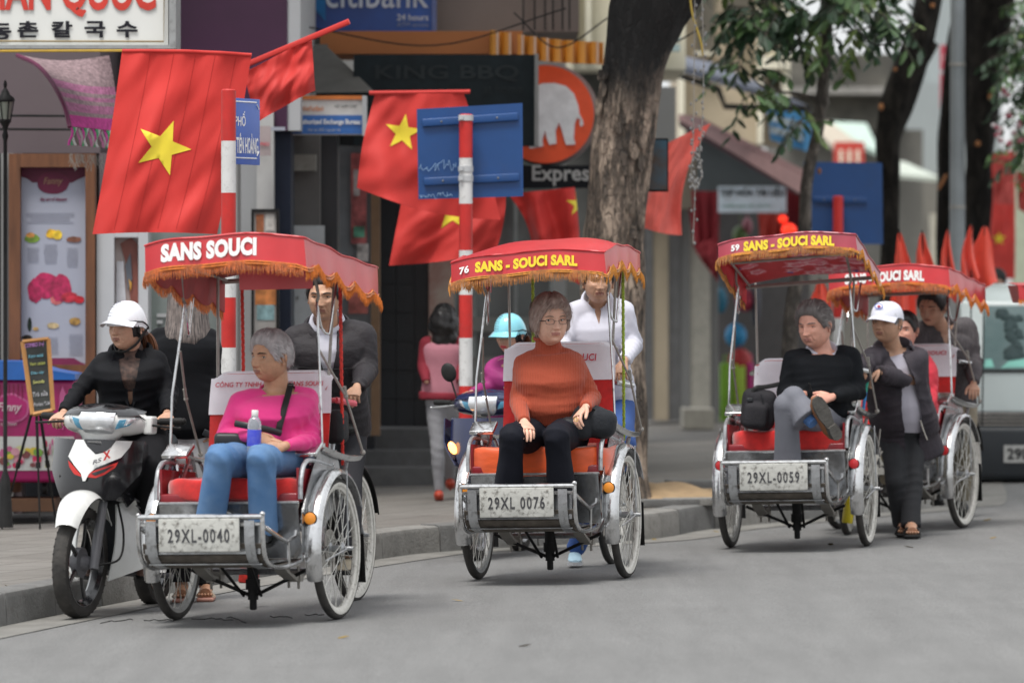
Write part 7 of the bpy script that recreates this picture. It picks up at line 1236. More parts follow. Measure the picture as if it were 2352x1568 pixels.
    for s in (-1, 1):
        b = MB(); b.tube([(hx+s*.255, hy+.222, hz+.008), (hx+s*.36, hy+.262, hz+.012)], [.018, .019], n=12); b.ell((hx+s*.368, hy+.265, hz+.012), (.014, .018, .018)); Bd('grip', b, M_black)
        b = MB(); b.tube(curve([(hx+s*.20, hy+.13, hz-.005), (hx+s*.28, hy+.14, hz-.012), (hx+s*.37, hy+.18, hz-.02)], 4), .006, n=6); b.ell((hx+s*.375, hy+.182, hz-.02), (.009,)*3, nu=8, nv=6); Bd('brake_lever', b, M_black if wave else M_alu)
        if not wave: b = MB(); b.tube([(hx+s*.21, hy+.2, hz+.03), (hx+s*.25, hy+.2, hz+.16)], .006, n=6); b.ell((hx+s*.26, hy+.19, hz+.20), (.048, .018, .062), rot=Matrix.Rotation(R(s*20), 3, 'Y')); Bd('mirror', b, M_black)
    if wave: b = MB(); b.loft([ellring(Vector((hx*k, hy+.10+.02*(1-k), z)), Vector((1, 0, 0)), Vector((0, -1, 0)), w_, .07) for k, z, w_ in ((1, hz-.03, .15), (.8, hz-.075, .10), (.5, hz-.12, .07))]); Bd('neck_cover', b, M_pw)
    b = MB(); b.rbox((hx+.225, hy+.17, hz-.01), (.05, .09, .09), r=.012); Bd('switch_box', b, M_pw if white else body)
    # leg shields, frame, engine, seat, tail
    for s in (-1, 1):
        Ms = Matrix(((0, 0, 1, s*.155-.004), (1, 0, 0, 0), (0, 1, 0, 0), (0, 0, 0, 1)))
        b = MB(); b.prism([(.10, .70), (.16, .60), (.24, .55), (.34, .58), (.52, .60), (.60, .55), (.46, .72), (.26, .80)], .010, Ms); Bd('upper_shield', b, body, smooth=0)
        b = MB(); b.grid(lambda u, v: Vector((s*(.085+.125*u+.02*math.sin(v*math.pi)), .20+.17*u+.28*v**1.2*(.5+.5*u)-.05*v, .20+.38*v-.02*(1-u)+.04*u)), 8, 12, thick=.010*s); Bd('leg_shield', b, M_pw if white else body)
        for k in range(4): b = MB(); b.rbox((s*.172, .36+.03*k, .58-.035*k), (.006, .10, .008), r=.002, rot=Matrix.Rotation(R(-12), 3, 'X')); Bd('vent_slot', b, M_pgrey)
    text('HONDA', .10, .014, M_greyw, root, Matrix(((0, 0, 1, .168), (1, 0, 0, .22), (0, 1, 0, .645), (0, 0, 0, 1))), bold=.03)
    b = MB(); b.rbox((0, .42, .42), (.22, .18, .40), r=.04); Bd('inner_shield', b, M_blk)
    b = MB(); b.rbox((0, .62, .30), (.20, .30, .20), r=.05); b.ell((.05, .72, .30), (.12, .11, .11)); b.tube([(-.12, .68, .20), (.12, .68, .20)], .012); b.tube([(.26, .70, .19), (-.26, .70, .19)], .014, n=8); Bd('engine', b, M_pgrey)
    b = MB(); b.tube([(.13, .62, .22), (.15, .95, .25), (.16, 1.35, .32)], [.018, .03, .045], n=12); Bd('exhaust', b, M_pgrey)
    b = MB(); b.loft([ellring(Vector((0, y, z)), Vector((1, 0, 0)), Vector((0, 0, 1)), w_, h) for y, z, w_, h in ((.48, .66, .06, .06), (.62, .70, .11, .08), (.9, .74, .13, .09), (1.2, .78, .11, .08), (1.42, .84, .05, .03))]); Bd('tail_body', b, body)
    b = MB(); b.loft([ellring(Vector((0, y, z)), Vector((1, 0, 0)), Vector((0, 0, 1)), w_, h) for y, z, w_, h in ((.52, .74, .05, .02), (.62, .78, .11, .035), (.9, .80, .14, .04), (1.15, .85, .13, .04), (1.32, .87, .06, .02))]); Bd('seat', b, mat('seat_vinyl', (.03, .035, .04), .45))
    b = MB(); b.tube([(0, .25, .80), (0, .42, .50), (0, .70, .40), (0, 1.22, .30)], [.04, .035, .04, .03], n=8); Bd('frame', b, M_black); return root
motorbike(onroad(180, 1420), 14, 2, 'white and black motorbike with red trim, front mudguard white, nearest the kerb at left', M_pb, M_pw)
motorbike(onroad(1094, 1286), 13, -1, 'dark blue scooter with lit orange indicator behind the second cyclo', M_navy, M_navy, white=False, scale=.94, wave=False)
def grey_hair(n, a, b): return [mat('hair_'+n, a, .55, var=.3, scale=30, aniso=(1, 1, .3)), mat('hair_'+n+'2', b, .5, var=.25, scale=30)]
def ncut(r, low=0):
    return lambda p: (lambda u, v, w_: max(math.hypot(u, w_*.95)-r, -.020-low-v+.25*max(0, -w_)))(*uvw(f, p))
# ---- woman in pink, first cyclo
d = 27.72
f = person('older woman with cropped grey hair in a pink jumper and jeans, riding the first cyclo', dict(hd=(622, 823, d-.02), nk=(636, 893, d+.02), ch=(626, 965, d-.02), pv=(640, 1062, d+.08), sA=(552, 925, d-.06), sB=(704, 916, d+.06), eA=(512, 1003, d-.10), eB=(716, 1012, d-.10), wA=(592, 1000, d-.30), wB=(652, 1024, d-.32),
    hA=(596, 1062, d+.02), hB=(676, 1062, d+.06), kA=(506, 1052, d-.42), kB=(600, 1052, d-.42), aA=(480, 1212, d-.30), aB=(606, 1218, d-.30)), SK_tan, dict(dir=(-46, 0, 0), size=1.03, style='short', thick=.020, vol=1.2, neck=.060, comb=(.1, -.8, .1), strands=1500, slen=.035, lip='lip_brown', fat=.5, squint=.75, look=-.003, seed=4, browm=mat('brow_dark', (.03, .022, .018), .7)),
    hands={'A': ((.06, -.02, -.05), (0, .7, -.6), (14, 16, 10), 1), 'B': ((-.075, -.02, -.015), (.2, .9, -.3), (50, 45, 20), -1)}, hairm=grey_hair('silver', (.34, .31, .31), (.50, .46, .46)), build=1.16)
M_pink = mat('pink_knit', (.66, .030, .20), .85, var=.07, scale=5, bump=.2, bscale=160, sheen=.15)
garment(f, 'jumper', M_pink, f.root, lambda mb: (torso(mb, f, .012, t0=-.02, t1=1.0, belly=.055, bust=.035), arms(mb, f, .010, upto=.93)), cutter=ncut(.088, .015), amp=.003, seed=3, joints=jj(f, 'esb', .0045))
b = MB(); c = f.J['nk']-f.U*.015; b.tube([c+f.L*(.083*math.cos(a))+f.Fw*(.080*math.sin(a))-f.U*(.028*(math.sin(a))) for a in [2*math.pi*k/28 for k in range(28)]], .008, n=7, closed=True); b.build('neckband', M_pink, f.root, True)
M_jean = mat('jeans_blue', (.055, .135, .28), .85, var=.2, scale=7, col2=(.12, .22, .38), bump=.15, bscale=300)
garment(f, 'jeans', M_jean, f.root, lambda mb: (torso(mb, f, .006, t0=-.10, t1=.15), legs(mb, f, .012, flare=.022, upto=1.02)), amp=.0035, seed=8, joints=jj(f, 'kh', .005))
for q in 'AB': shoe(f.root, f, q, M_black, f.J['a'+q]+Vector((-.02, -.20, -.06)))
b = MB(); p = lambda x, y, dd: P(x, y, d+dd)
sp = curve([p(668, 880, -.03), p(662, 905, -.10), p(652, 940, -.17), p(643, 975, -.20), p(640, 990, -.20)], 5); b.tube(sp, .016, n=6, flat=.2, up=(1, 0, 0)); b.build('strap', M_black, None, True, label='black shoulder strap and buckle over the pink jumper', cat='strap'); 
b = MB(); b.tube(curve([p(540, 972, -.26), p(570, 978, -.29), p(610, 985, -.28), p(645, 995, -.22)], 5), .016, n=8, flat=.5); b.rbox(p(540, 1010, -.20), (.20, .10, .07), r=.02); b.build('waist_bag', mat('bag_leather', (.014, .014, .016), .45), None, True, label='black pouch lying in the lap of the woman in pink', cat='bag')
b = MB(); b.tube([p(663, 876, -.10), p(672, 876, -.10), p(672, 884, -.10), p(663, 884, -.10)], .0025, n=5, closed=True); b.build('buckle', M_brass, None, True, label='small metal buckle on the strap at the shoulder', cat='buckle')
# bottle in her hand
bo = thing('water_bottle', 'clear water bottle with blue label held by the woman in pink', 'bottle', p(568, 1035, -.40)); q = p(569, 990, -.40); z = lambda y: P(0, y, d-.40).z; Mx = Matrix.Translation((q.x, q.y, 0)) @ Matrix.Rotation(R(2), 4, 'Y')
b = MB(); b.lathe([(.001, z(1042)), (.030, z(1042)), (.033, z(1036)), (.033, z(1020)), (.031, z(1010)), (.033, z(1000)), (.033, z(978)), (.031, z(968)), (.022, z(960)), (.014, z(955)), (.013, z(952))], 20, Mx, caps=False); b.build('bottle_body', mat('clear_plastic', (.80, .84, .92), .08, trans=.75, var=.02), bo, True)
b = MB(); b.lathe([(.0336, z(1024)), (.0342, z(1022)), (.0342, z(988)), (.0336, z(986))], 20, Mx, caps=False); b.build('bottle_label', mat('label_blue', (.02, .03, .35), .4, var=.5, scale=30, col2=(.10, .12, .5)), bo, True)
b = MB(); b.lathe([(.015, z(956)), (.0165, z(955)), (.0165, z(943)), (.015, z(941)), (.001, z(941))], 18, Mx); b.build('cap', M_white, bo, True)
# ---- rider of the first cyclo
d = 29.05
f = person('rider in a dark grey zip jacket and white collar pedalling the first cyclo', dict(hd=(745, 682, d-.06), nk=(752, 750, d+.02), ch=(752, 840, d+.04), pv=(765, 985, d+.22), sA=(682, 779, d+.02), sB=(828, 776, d+.02), eA=(648, 850, d-.02), eB=(842, 850, d-.02), wA=(690, 905, d-.32), wB=(818, 892, d-.34), hA=(742, 990, d+.22), hB=(796, 990, d+.22), kA=(720, 1090, d-.08), kB=(800, 1130, d-.05), aA=(725, 1240, d-.1), aB=(800, 1280, d-.2)),
    SK_brown, dict(dir=(-10, -4, 0), size=1.06, style='short', thick=.014, male=1, nose=1.05, lip='lip_brown', squint=.5, strands=500, fat=.15, neck=.056), hands={'A': ((.02, -.1, -.05), (0, 0, -1), (55, 45, 25), 1), 'B': ((-.02, -.1, -.05), (0, 0, -1), (55, 45, 25), -1)})
M_shirtw = mat('white_shirt', (.54, .54, .61), .8, var=.04, scale=6, bump=.25, bscale=14)
M_jack = mat('jacket_charcoal', (.030, .027, .030), .6, var=.15, scale=6, bump=.3, bscale=80)
garment(f, 'shirt', M_shirtw, f.root, lambda mb: torso(mb, f, .004, t0=.2, t1=1.0), amp=.002, seed=2)
def vcut(top_w, depth, y0=.03, split=0):
    def fn(p):
        u, v, w_ = uvw(f, p); wv = top_w*min(1, max(0, (v+depth)/(depth+y0))); vee = max(abs(u)-wv, -v-depth) if 0 < w_ < .24 else 1
        neck = max(math.hypot(u, w_*.95)-.074, -.012-v); return min(vee, neck)
    return fn
garment(f, 'jacket', M_jack, f.root, lambda mb: (torso(mb, f, .034, t0=-.10, t1=.95, wide=1.05), arms(mb, f, .026, upto=.92)), amp=.006, seed=11, joints=jj(f, 'esbw', .006), cutter=vcut(.07, .26))
collar_ring(f, f.root, M_shirtw, 'shirt_collar', r=.056, h=.042, open_=8, tilt=.03, dz=.004); collar_ring(f, f.root, M_jack, 'jacket_collar', r=.074, h=.045, open_=30, dz=-.018, thick=.008, lift=.012, tilt=.02)
lapel(f, f.root, M_jack, lambda s: [(s*.050, -.005, .095), (s*.135, -.045, .105), (s*.125, -.080, .135), (s*.045, -.070, .150)], 'lapel', thick=.008)
b = MB(); b.tube(curve([f.J['nk']+f.L*.004-f.U*t+f.Fw*(.162+.004*math.sin(t*20)) for t in (.27, .34, .42, .50)], 4), .0035, n=5); b.build('zip', M_greybar, f.root, True)
b = MB(); b.tube(curve([onf(672, 842, f, .040), onf(752, 848, f, .052), onf(832, 845, f, .040)], 6), .0022, n=5); b.build('seam', M_black, f.root, True)
garment(f, 'trousers', mat('trousers_dark', (.03, .03, .034), .85, bump=.2), f.root, lambda mb: (torso(mb, f, .012, t0=-.10, t1=.15), legs(mb, f, .016, flare=.012)), amp=.004, seed=5, voxel=.013)
for q in 'AB': shoe(f.root, f, q, mat('shoe_beige', (.30, .26, .19), .7), f.J['a'+q]+Vector((-.03, -.2, -.06)))
# ---- woman in rust turtleneck, second cyclo
d = 30.9
f = person('woman with short ash hair and glasses in a rust turtleneck, riding the second cyclo', dict(hd=(1265, 738, d-.04), nk=(1259, 800, d+.04), ch=(1262, 890, d), pv=(1270, 985, d+.10), sA=(1203, 838, d), sB=(1317, 832, d+.04), eA=(1188, 920, d-.04), eB=(1362, 915, d-.02), wA=(1205, 970, d-.33), wB=(1344, 936, d-.26), hA=(1232, 1000, d+.04), hB=(1308, 1000, d+.04), kA=(1176, 1002, d-.42), kB=(1278, 1002, d-.42), aA=(1166, 1160, d-.28), aB=(1292, 1168, d-.28)),
    SK_pale, dict(dir=(17, 0, 1), size=1.12, style='bob', thick=.024, vol=1.0, comb=(.8, .3, -.5), strands=1700, slen=.05, lip='lip_rose', fat=.55, squint=.8, look=.003, seed=8, nose=.9, browm=mat('brow_ash', (.25, .17, .12), .7)), hands={'A': ((.025, -.09, -.045), (0, -.35, -1), (18, 22, 16), -1, 1.05), 'B': ((-.06, -.07, -.065), (-.2, -.45, -.8), (30, 34, 22), 1, 1.05)}, hairm=grey_hair('ash', (.33, .235, .20), (.46, .36, .31)), build=1.06)
M_rust = mat('rust_knit', (.36, .060, .024), .85, var=.08, scale=5, sheen=.1)
t_ = M_rust.node_tree; wv = t_.nodes.new('ShaderNodeTexWave'); wv.bands_direction = 'X'; wv.inputs['Scale'].default_value = 23; wv.inputs['Distortion'].default_value = .6; tcn = [n for n in t_.nodes if n.type == 'TEX_COORD'][0]; t_.links.new(tcn.outputs['Object'], wv.inputs['Vector']); bpn = t_.nodes.new('ShaderNodeBump'); bpn.inputs['Strength'].default_value = .5; bpn.inputs['Distance'].default_value = .004; t_.links.new(wv.outputs['Fac'], bpn.inputs['Height']); t_.links.new(bpn.outputs[0], t_.nodes['Principled BSDF'].inputs['Normal'])
garment(f, 'turtleneck', M_rust, f.root, lambda mb: (torso(mb, f, .014, t0=-.02, t1=1.0, belly=.075, bust=.045), arms(mb, f, .012, upto=.95), mb.tube([f.J['nk']-f.U*.03, f.J['nk']+f.U*.02, f.J['nk']+f.U*.062], [.085, .072, .068], n=20)), amp=.003, seed=4, joints=jj(f, 'es', .0035)+[(f.J['pv'].lerp(f.J['ch'], .55)+f.Fw*.12, f.U, .13, .006)])
b = MB(); b.tube([f.J['nk']+f.U*(.058)+f.L*(.069*math.cos(a))+f.Fw*(.067*math.sin(a)-.002) for a in [2*math.pi*k/26 for k in range(26)]], .011, n=8, closed=True); b.build('rolled_collar', M_rust, f.root, True)
M_ntr = mat('trousers_navy', (.009, .010, .016), .75, var=.15, scale=5, bump=.15, bscale=120)
garment(f, 'trousers', M_ntr, f.root, lambda mb: (torso(mb, f, .008, t0=-.10, t1=.12, belly=.02), legs(mb, f, .016, flare=.045, upto=1.0, thigh=1.05)), amp=.003, seed=6, joints=jj(f, 'kh', .004))
for q in 'AB': shoe(f.root, f, q, M_black, f.J['a'+q]+Vector((0, -.20, -.06)))
HM = f.HM; b = MB()
for s in (-1, 1):
    pts = [HM @ Vector((s*.034+.021*math.copysign(abs(math.cos(a))**.6, math.cos(a)), .103-.006*abs(math.cos(a)+s*.5), -.001+.0125*math.copysign(abs(math.sin(a))**.7, math.sin(a)))) for a in [2*math.pi*k/24 for k in range(24)]]; b.tube(pts, .0013, n=5, closed=True)
    b.tube([HM @ Vector((s*.055, .097, .004)), HM @ Vector((s*.076, .085, .004)), HM @ Vector((s*.082, .01, .004))], .0026, n=5)
b.tube([HM @ Vector((-.013, .106, .002)), HM @ Vector((.013, .106, .002))], .0014, n=5); b.build('glasses', mat('glasses_frame', (.03, .025, .025), .3), None, True, label='narrow rectangular glasses worn by the woman in the rust turtleneck', cat='glasses')
b = MB(); q = f.J['wB']+Vector((-.05, -.085, -.062)); b.tube([q+Vector((.010*math.cos(a), .004*math.sin(a), .010*math.sin(a))) for a in [2*math.pi*k/12 for k in range(12)]], .002, n=5, closed=True); b.build('ring', mat('gold', (.7, .45, .12), .25, metal=1), None, True, label='gold ring on the hand resting on the black handbag', cat='ring')
b = MB(); b.rbox(P(572, 1322, 28.9), (.10, .05, .075), r=.006, rot=Matrix.Rotation(R(8), 3, 'Y')); b.build('red_packet', mat('packet_red', (.55, .03, .02), .4, var=.3, scale=40), None, True, label='small red packet hanging beneath the first cyclo', cat='packet')
hb_ = thing('handbag', 'black crinkled fabric handbag beside the woman in the turtleneck', 'bag', P(1345, 1010, d-.2)); mb = MB(); mb.rbox(P(1362, 968, d-.12), (.25, .20, .165), r=.06, n=5, rot=Matrix.Rotation(R(8), 3, 'Y')); mb.rbox(P(1322, 985, d-.16), (.16, .18, .14), r=.05, n=5); me = fuse(mb, .009, 5); V, N = marr(me); V = V+N*(.005*wave(V, 40, 3)+.006*wave(V, 18, 5, (1.6, 1, .6)))[:, None]; me.vertices.foreach_set('co', V.ravel()); obj_from(me, 'bag_body', mat('nylon_black', (.020, .022, .026), .5, var=.2, bump=.3, bscale=60), hb_)
b = MB(); b.tube(curve([P(1330, 950, d-.2), P(1350, 934, d-.24), P(1362, 938, d-.22), P(1375, 950, d-.16)], 5), .008, n=6); b.build('handle', M_black, hb_, True)
# ---- rider in white shirt
d = 32.1
f = person('rider in a white long sleeved shirt pedalling the second cyclo', dict(hd=(1374, 648, d-.05), nk=(1372, 700, d+.03), ch=(1375, 790, d+.03), pv=(1392, 925, d+.25), sA=(1320, 724, d), sB=(1430, 718, d), eA=(1292, 790, d-.1), eB=(1456, 790, d+.02), wA=(1300, 860, d-.4), wB=(1432, 832, d-.30), hA=(1370, 925, d+.22), hB=(1418, 925, d+.22), kA=(1350, 1060, d-.1), kB=(1432, 1020, d-.1), aA=(1350, 1160, d+.0), aB=(1320, 1262, d+.3)),
    SK_brown, dict(dir=(6, 0, 0), size=1.06, style='short', thick=.014, male=.8, lip='lip_brown', squint=.6, strands=300, neck=.050), hands={'A': ((.02, -.1, -.05), (0, 0, -1), (55, 45, 25), 1), 'B': ((-.02, -.07, -.085), (.1, .3, -.5), (25, 40, 25), -1)}, build=.97)
M_sh2 = mat('shirt_pale', (.54, .54, .61), .8, var=.04, scale=6, bump=.25, bscale=16)
garment(f, 'shirt', M_sh2, f.root, lambda mb: (torso(mb, f, .020, t0=-.02, t1=.97), arms(mb, f, .020, upto=.90, cuff=.006)), amp=.0055, seed=17, joints=jj(f, 'esbw', .007), cutter=vcut(.030, .055))
collar_ring(f, f.root, M_sh2, 'collar', r=.058, h=.044, open_=12, tilt=.035)
lapel(f, f.root, M_sh2, lambda s: [(s*.030, .010, .060), (s*.075, .005, .060), (s*.078, -.050, .112), (s*.020, -.035, .108)], 'collar_point', thick=.005)
b = MB(); b.grid(lambda u, v: f.J['nk']+f.L*(.018*(u-.5))-f.U*(.07+.32*v)+f.Fw*(.136+.012*math.sin(v*3)), 1, 12, thick=.004); b.build('placket', M_sh2, f.root, True)
b = MB(); b.grid(lambda u, v: f.J['nk']+f.L*(.055+.085*u)-f.U*(.19+.10*v)+f.Fw*(.142-.03*u), 3, 3, thick=.003); b.build('pocket', M_sh2, f.root, True)
for k in range(4): b = MB(); b.ell(f.J['nk']-f.U*(.10+.075*k)+f.Fw*.143, (.0055, .003, .0055), nu=8, nv=5); b.build('button', M_greyw, f.root, True)
garment(f, 'trousers', mat('trousers_blue', (.03, .08, .26), .8, var=.1, bump=.2), f.root, lambda mb: (torso(mb, f, .012, t0=-.10, t1=.15), legs(mb, f, .016)), amp=.004, seed=5, voxel=.013)
for q in 'AB': shoe(f.root, f, q, mat('shoe_pale_blue', (.42, .60, .70), .6), f.J['a'+q]+Vector((0, -.2, -.06)), sole=M_white_w)
# ---- man in black pullover, third cyclo, legs crossed
d = 34.0
f = person('grey haired man in black pullover with crossed legs, riding the third cyclo', dict(hd=(1872, 749, d-.02), nk=(1890, 806, d+.02), ch=(1880, 870, d), pv=(1880, 968, d+.06), sA=(1822, 828, d-.02), sB=(1952, 822, d+.04), eA=(1800, 905, d-.06), eB=(1972, 900, d), wA=(1850, 905, d-.24), wB=(1908, 912, d-.26), hA=(1845, 975, d+.02), hB=(1915, 975, d+.02), kA=(1822, 915, d-.40), kB=(1806, 930, d-.40), aA=(1862, 968, d-.46), aB=(1810, 1082, d-.28)),
    SK_rose, dict(dir=(-34, -7, 2), size=1.15, style='short', thick=.020, comb=(.3, -1, .25), strands=1500, slen=.045, male=.6, fat=.75, lip='lip_rose', squint=.45, nose=1.25, seed=9, vol=1.1, neck=.06), hands={'B': ((-.075, -.03, -.01), (0, .8, -.5), (45, 40, 25), -1, 1.05)}, hairm=grey_hair('iron', (.12, .105, .10), (.27, .25, .24)), build=1.10)
M_pull = mat('pullover_black', (.0065, .0075, .0095), .9, var=.2, scale=6, bump=.2, bscale=130)
garment(f, 'pullover', M_pull, f.root, lambda mb: (torso(mb, f, .018, t0=-.02, t1=1.0, belly=.05), arms(mb, f, .018, upto=.93)), cutter=ncut(.088, .012), amp=.005, seed=21, joints=jj(f, 'esb', .006))
collar_ring(f, f.root, M_shirtw, 'shirt_collar', r=.062, h=.028, open_=16, tilt=.035, dz=.0)
b = MB(); c = f.J['nk']-f.U*.012; b.tube([c+f.L*(.084*math.cos(a))+f.Fw*(.084*math.sin(a))-f.U*(.030*(math.sin(a))) for a in [2*math.pi*k/28 for k in range(28)]], .008, n=7, closed=True); b.build('neckband', M_pull, f.root, True)
M_gtr = mat('trousers_grey', (.15, .155, .18), .8, var=.08, scale=5, bump=.2, bscale=130)
garment(f, 'trousers', M_gtr, f.root, lambda mb: (torso(mb, f, .010, t0=-.10, t1=.13, belly=.02), legs(mb, f, .016, flare=.036, only='B', upto=1.0), legs(mb, f, .016, flare=.05, only='A', upto=.86)), amp=.002, seed=13, joints=jj(f, 'h', .003))
b = MB(); A = f.J['aA']; b.tube([f.J['kA'].lerp(A, .8), A+Vector((.015, -.02, -.01))], [.040, .036], n=12); b.build('sock', mat('sock_blue', (.09, .20, .45), .9, bump=.3), f.root, True)
# the raised sole points at the viewer
sc0 = P(1898, 962, d-.52); Y = (P(1918, 1008, d-.5)-P(1884, 944, d-.56)).normalized(); Nn = Vector((.35, -.93, .10)); Nn = (Nn-Y*Nn.dot(Y)).normalized(); X = Y.cross(Nn); Mx = Matrix((X, Y, Nn)).transposed().to_4x4(); Mx.translation = sc0-Y*.155
out = [(.0, .018), (.02, .036), (.06, .046), (.12, .046), (.17, .034), (.20, .030), (.24, .038), (.275, .036), (.295, .018)]; out = [(t, w_) for t, w_ in out]
b = MB(); b.prism([(w_, t) for t, w_ in out]+[(-w_*.9, t) for t, w_ in out[::-1]], .018, Mx); so_ = b.build('sole', mat('sole_grey', (.075, .07, .062), .7, var=.2, scale=20, bump=.4), f.root, True)
b = MB(); b.prism([(w_*.96, t) for t, w_ in out if t > .19]+[(-w_*.86, t) for t, w_ in out[::-1] if t > .19], .016, Mx @ Matrix.Translation((0, 0, .0182))); b.build('heel', mat('sole_grey', (1, 1, 1)), f.root, True)
b = MB(); rings = []
for t, w_, h in ((.005, .018, .03), (.04, .042, .05), (.10, .046, .07), (.17, .038, .085), (.24, .038, .085), (.285, .025, .07)): rings.append([Mx @ Vector((w_*math.cos(a), t, -h*.5+h*.5*math.sin(a))) for a in [2*math.pi*k/14 for k in range(14)]])
b.loft(rings); b.build('shoe', mat('shoe_tan', (.26, .11, .045), .5), f.root, True); shoe(f.root, f, 'B', mat('shoe_tan', (1, 1, 1)), f.J['aB']+Vector((-.03, -.20, -.06)))
b = MB(); b.tube([P(1866, 906, d-.3), P(1858, 880, d-.33)], .006, n=6); b.build('pen', M_black, None, True, label='black pen held by the man in the black pullover', cat='pen')
# rucksack on the seat
rs_ = thing('rucksack', 'dark grey rucksack on the red seat beside the man in black', 'bag', P(1740, 985, d-.1)); mb = MB(); mb.rbox(P(1742, 940, d-.05), (.20, .20, .24), r=.05, n=4, rot=Matrix.Rotation(R(6), 3, 'Y')); mb.rbox(P(1735, 955, d-.16), (.15, .08, .15), r=.03, n=3, rot=Matrix.Rotation(R(6), 3, 'Y')); me = fuse(mb, .009, 3); V, N = marr(me); V = V+N*(.004*wave(V, 22, 3))[:, None]; me.vertices.foreach_set('co', V.ravel()); obj_from(me, 'bag_body', mat('canvas_black', (.024, .023, .026), .8, var=.2, bump=.4, bscale=90), rs_)
b = MB(); b.tube(curve([P(1728, 900, d-.13), P(1738, 890, d-.13), P(1760, 888, d-.1), P(1800, 880, d-.05)], 5), .014, n=6, flat=.4); b.build('strap', M_black, rs_, True); b = MB(); b.rbox(P(1722, 918, d-.155), (.035, .012, .022), r=.003); b.build('buckle', M_blk, rs_, True); b = MB(); b.tube(curve([P(1748, 905, d-.16), P(1756, 940, d-.17), P(1752, 975, d-.17)], 4), .003, n=4); b.build('zip', M_blk, rs_, True)
# ---- pushing man with white cap
d = 35.15
f = person('man in white cap and open grey jacket pushing the third cyclo on foot', dict(hd=(2037, 742, d-.10), nk=(2052, 802, d-.02), ch=(2060, 880, d), pv=(2080, 985, d+.12), sA=(2006, 826, d-.12), sB=(2096, 830, d+.02), eA=(1976, 850, d-.25), eB=(2112, 878, d-.02), wA=(1985, 865, d-.5), wB=(2016, 856, d-.36), hA=(2052, 992, d+.10), hB=(2098, 990, d+.14), kA=(2058, 1105, d-.02), kB=(2096, 1110, d+.02), aA=(2074, 1206, d+.10), aB=(2092, 1212, d-.08)),
    SK_brown, dict(dir=(-32, 3, 0), size=1.08, style='short', thick=.010, male=.9, fat=.35, lip='lip_brown', squint=.55, nose=1.0, strands=300, neck=.054), hands={'B': ((-.07, -.05, -.045), (-.2, -.3, -.8), (25, 50, 30), 1)}, hairm=grey_hair('salt', (.16, .15, .15), (.3, .3, .3)))
garment(f, 'vest', mat('vest_lilac', (.42, .40, .46), .85, var=.06, bump=.2, bscale=20), f.root, lambda mb: torso(mb, f, .010, t0=-.02, t1=.97, belly=.03), amp=.003, seed=2)
M_jk2 = mat('jacket_plum', (.042, .035, .042), .6, var=.18, scale=6, bump=.3, bscale=80, col2=(.026, .023, .029))
def op(p):
    u, v, w_ = uvw(f, p); m = .012*math.sin(v*14); front = max(abs(u+.045)-(.048+.02*min(0, v+.1)*-1)-m, -w_-.01) if -.01 < w_ < .225 else 1; neck = max(math.hypot(u, w_*.95)-.080, -.012-v); return min(front, neck)
garment(f, 'jacket', M_jk2, f.root, lambda mb: (torso(mb, f, .040, t0=-.10, t1=.95, belly=.02, wide=1.1), mb.loft([ellring(f.J['pv']-f.U*(.12*k)+f.L*.015*k, f.L, f.Fw, .190+.004*k, .135+.004*k) for k in (0, 1, 1.6)]), arms(mb, f, .030, upto=.93)), amp=.008, seed=31, joints=jj(f, 'esbw', .008), cutter=op)
collar_ring(f, f.root, M_jk2, 'collar', r=.078, h=.05, open_=44, dz=-.012, thick=.008, lift=.012)
b = MB(); b.tube(curve([P(2114, 965, d-.20), P(2122, 990, d-.20), P(2130, 1010, d-.2)], 3), .004, n=4); b.build('zip', M_greybar, f.root, True)
garment(f, 'trousers', mat('trousers_charcoal', (.030, .031, .034), .85, var=.15, scale=5, bump=.2, bscale=130), f.root, lambda mb: (torso(mb, f, .016, t0=-.10, t1=.15), legs(mb, f, .010, flare=.016, thigh=.92, upto=.98)), amp=.004, seed=14, joints=jj(f, 'k', .002))
for q in 'AB':
    A = f.J['a'+q]; g = A.z-.075; c = Vector((A.x, A.y-.05, gz(A.x)+.012)); b = MB(); rings = []
    b.rbox(c+Vector((0, 0, .006)), (.10, .25, .022), r=.010); so_ = b.build('sandal', M_black, f.root, True); b = MB(); b.tube(curve([c+Vector((-.052, -.05, .01)), c+Vector((-.03, -.055, .055)), c+Vector((.03, -.055, .055)), c+Vector((.052, -.05, .01))], 5), .026, n=8, flat=.25, up=(0, 1, 0)); b.build('strap', M_black, so_, True)
    b = MB(); b.tube([A, c+Vector((0, .03, .06)), c+Vector((0, -.05, .045)), c+Vector((0, -.085, .034))], [.034, .038, .036, .030], n=12)
    for k in range(5): b.ell(c+Vector((-.034+.017*k, -.108+.004*abs(k-1), .030)), (.0085, .019, .009), nu=8, nv=6)
    b.build('foot', SK_brown, f.root, True)
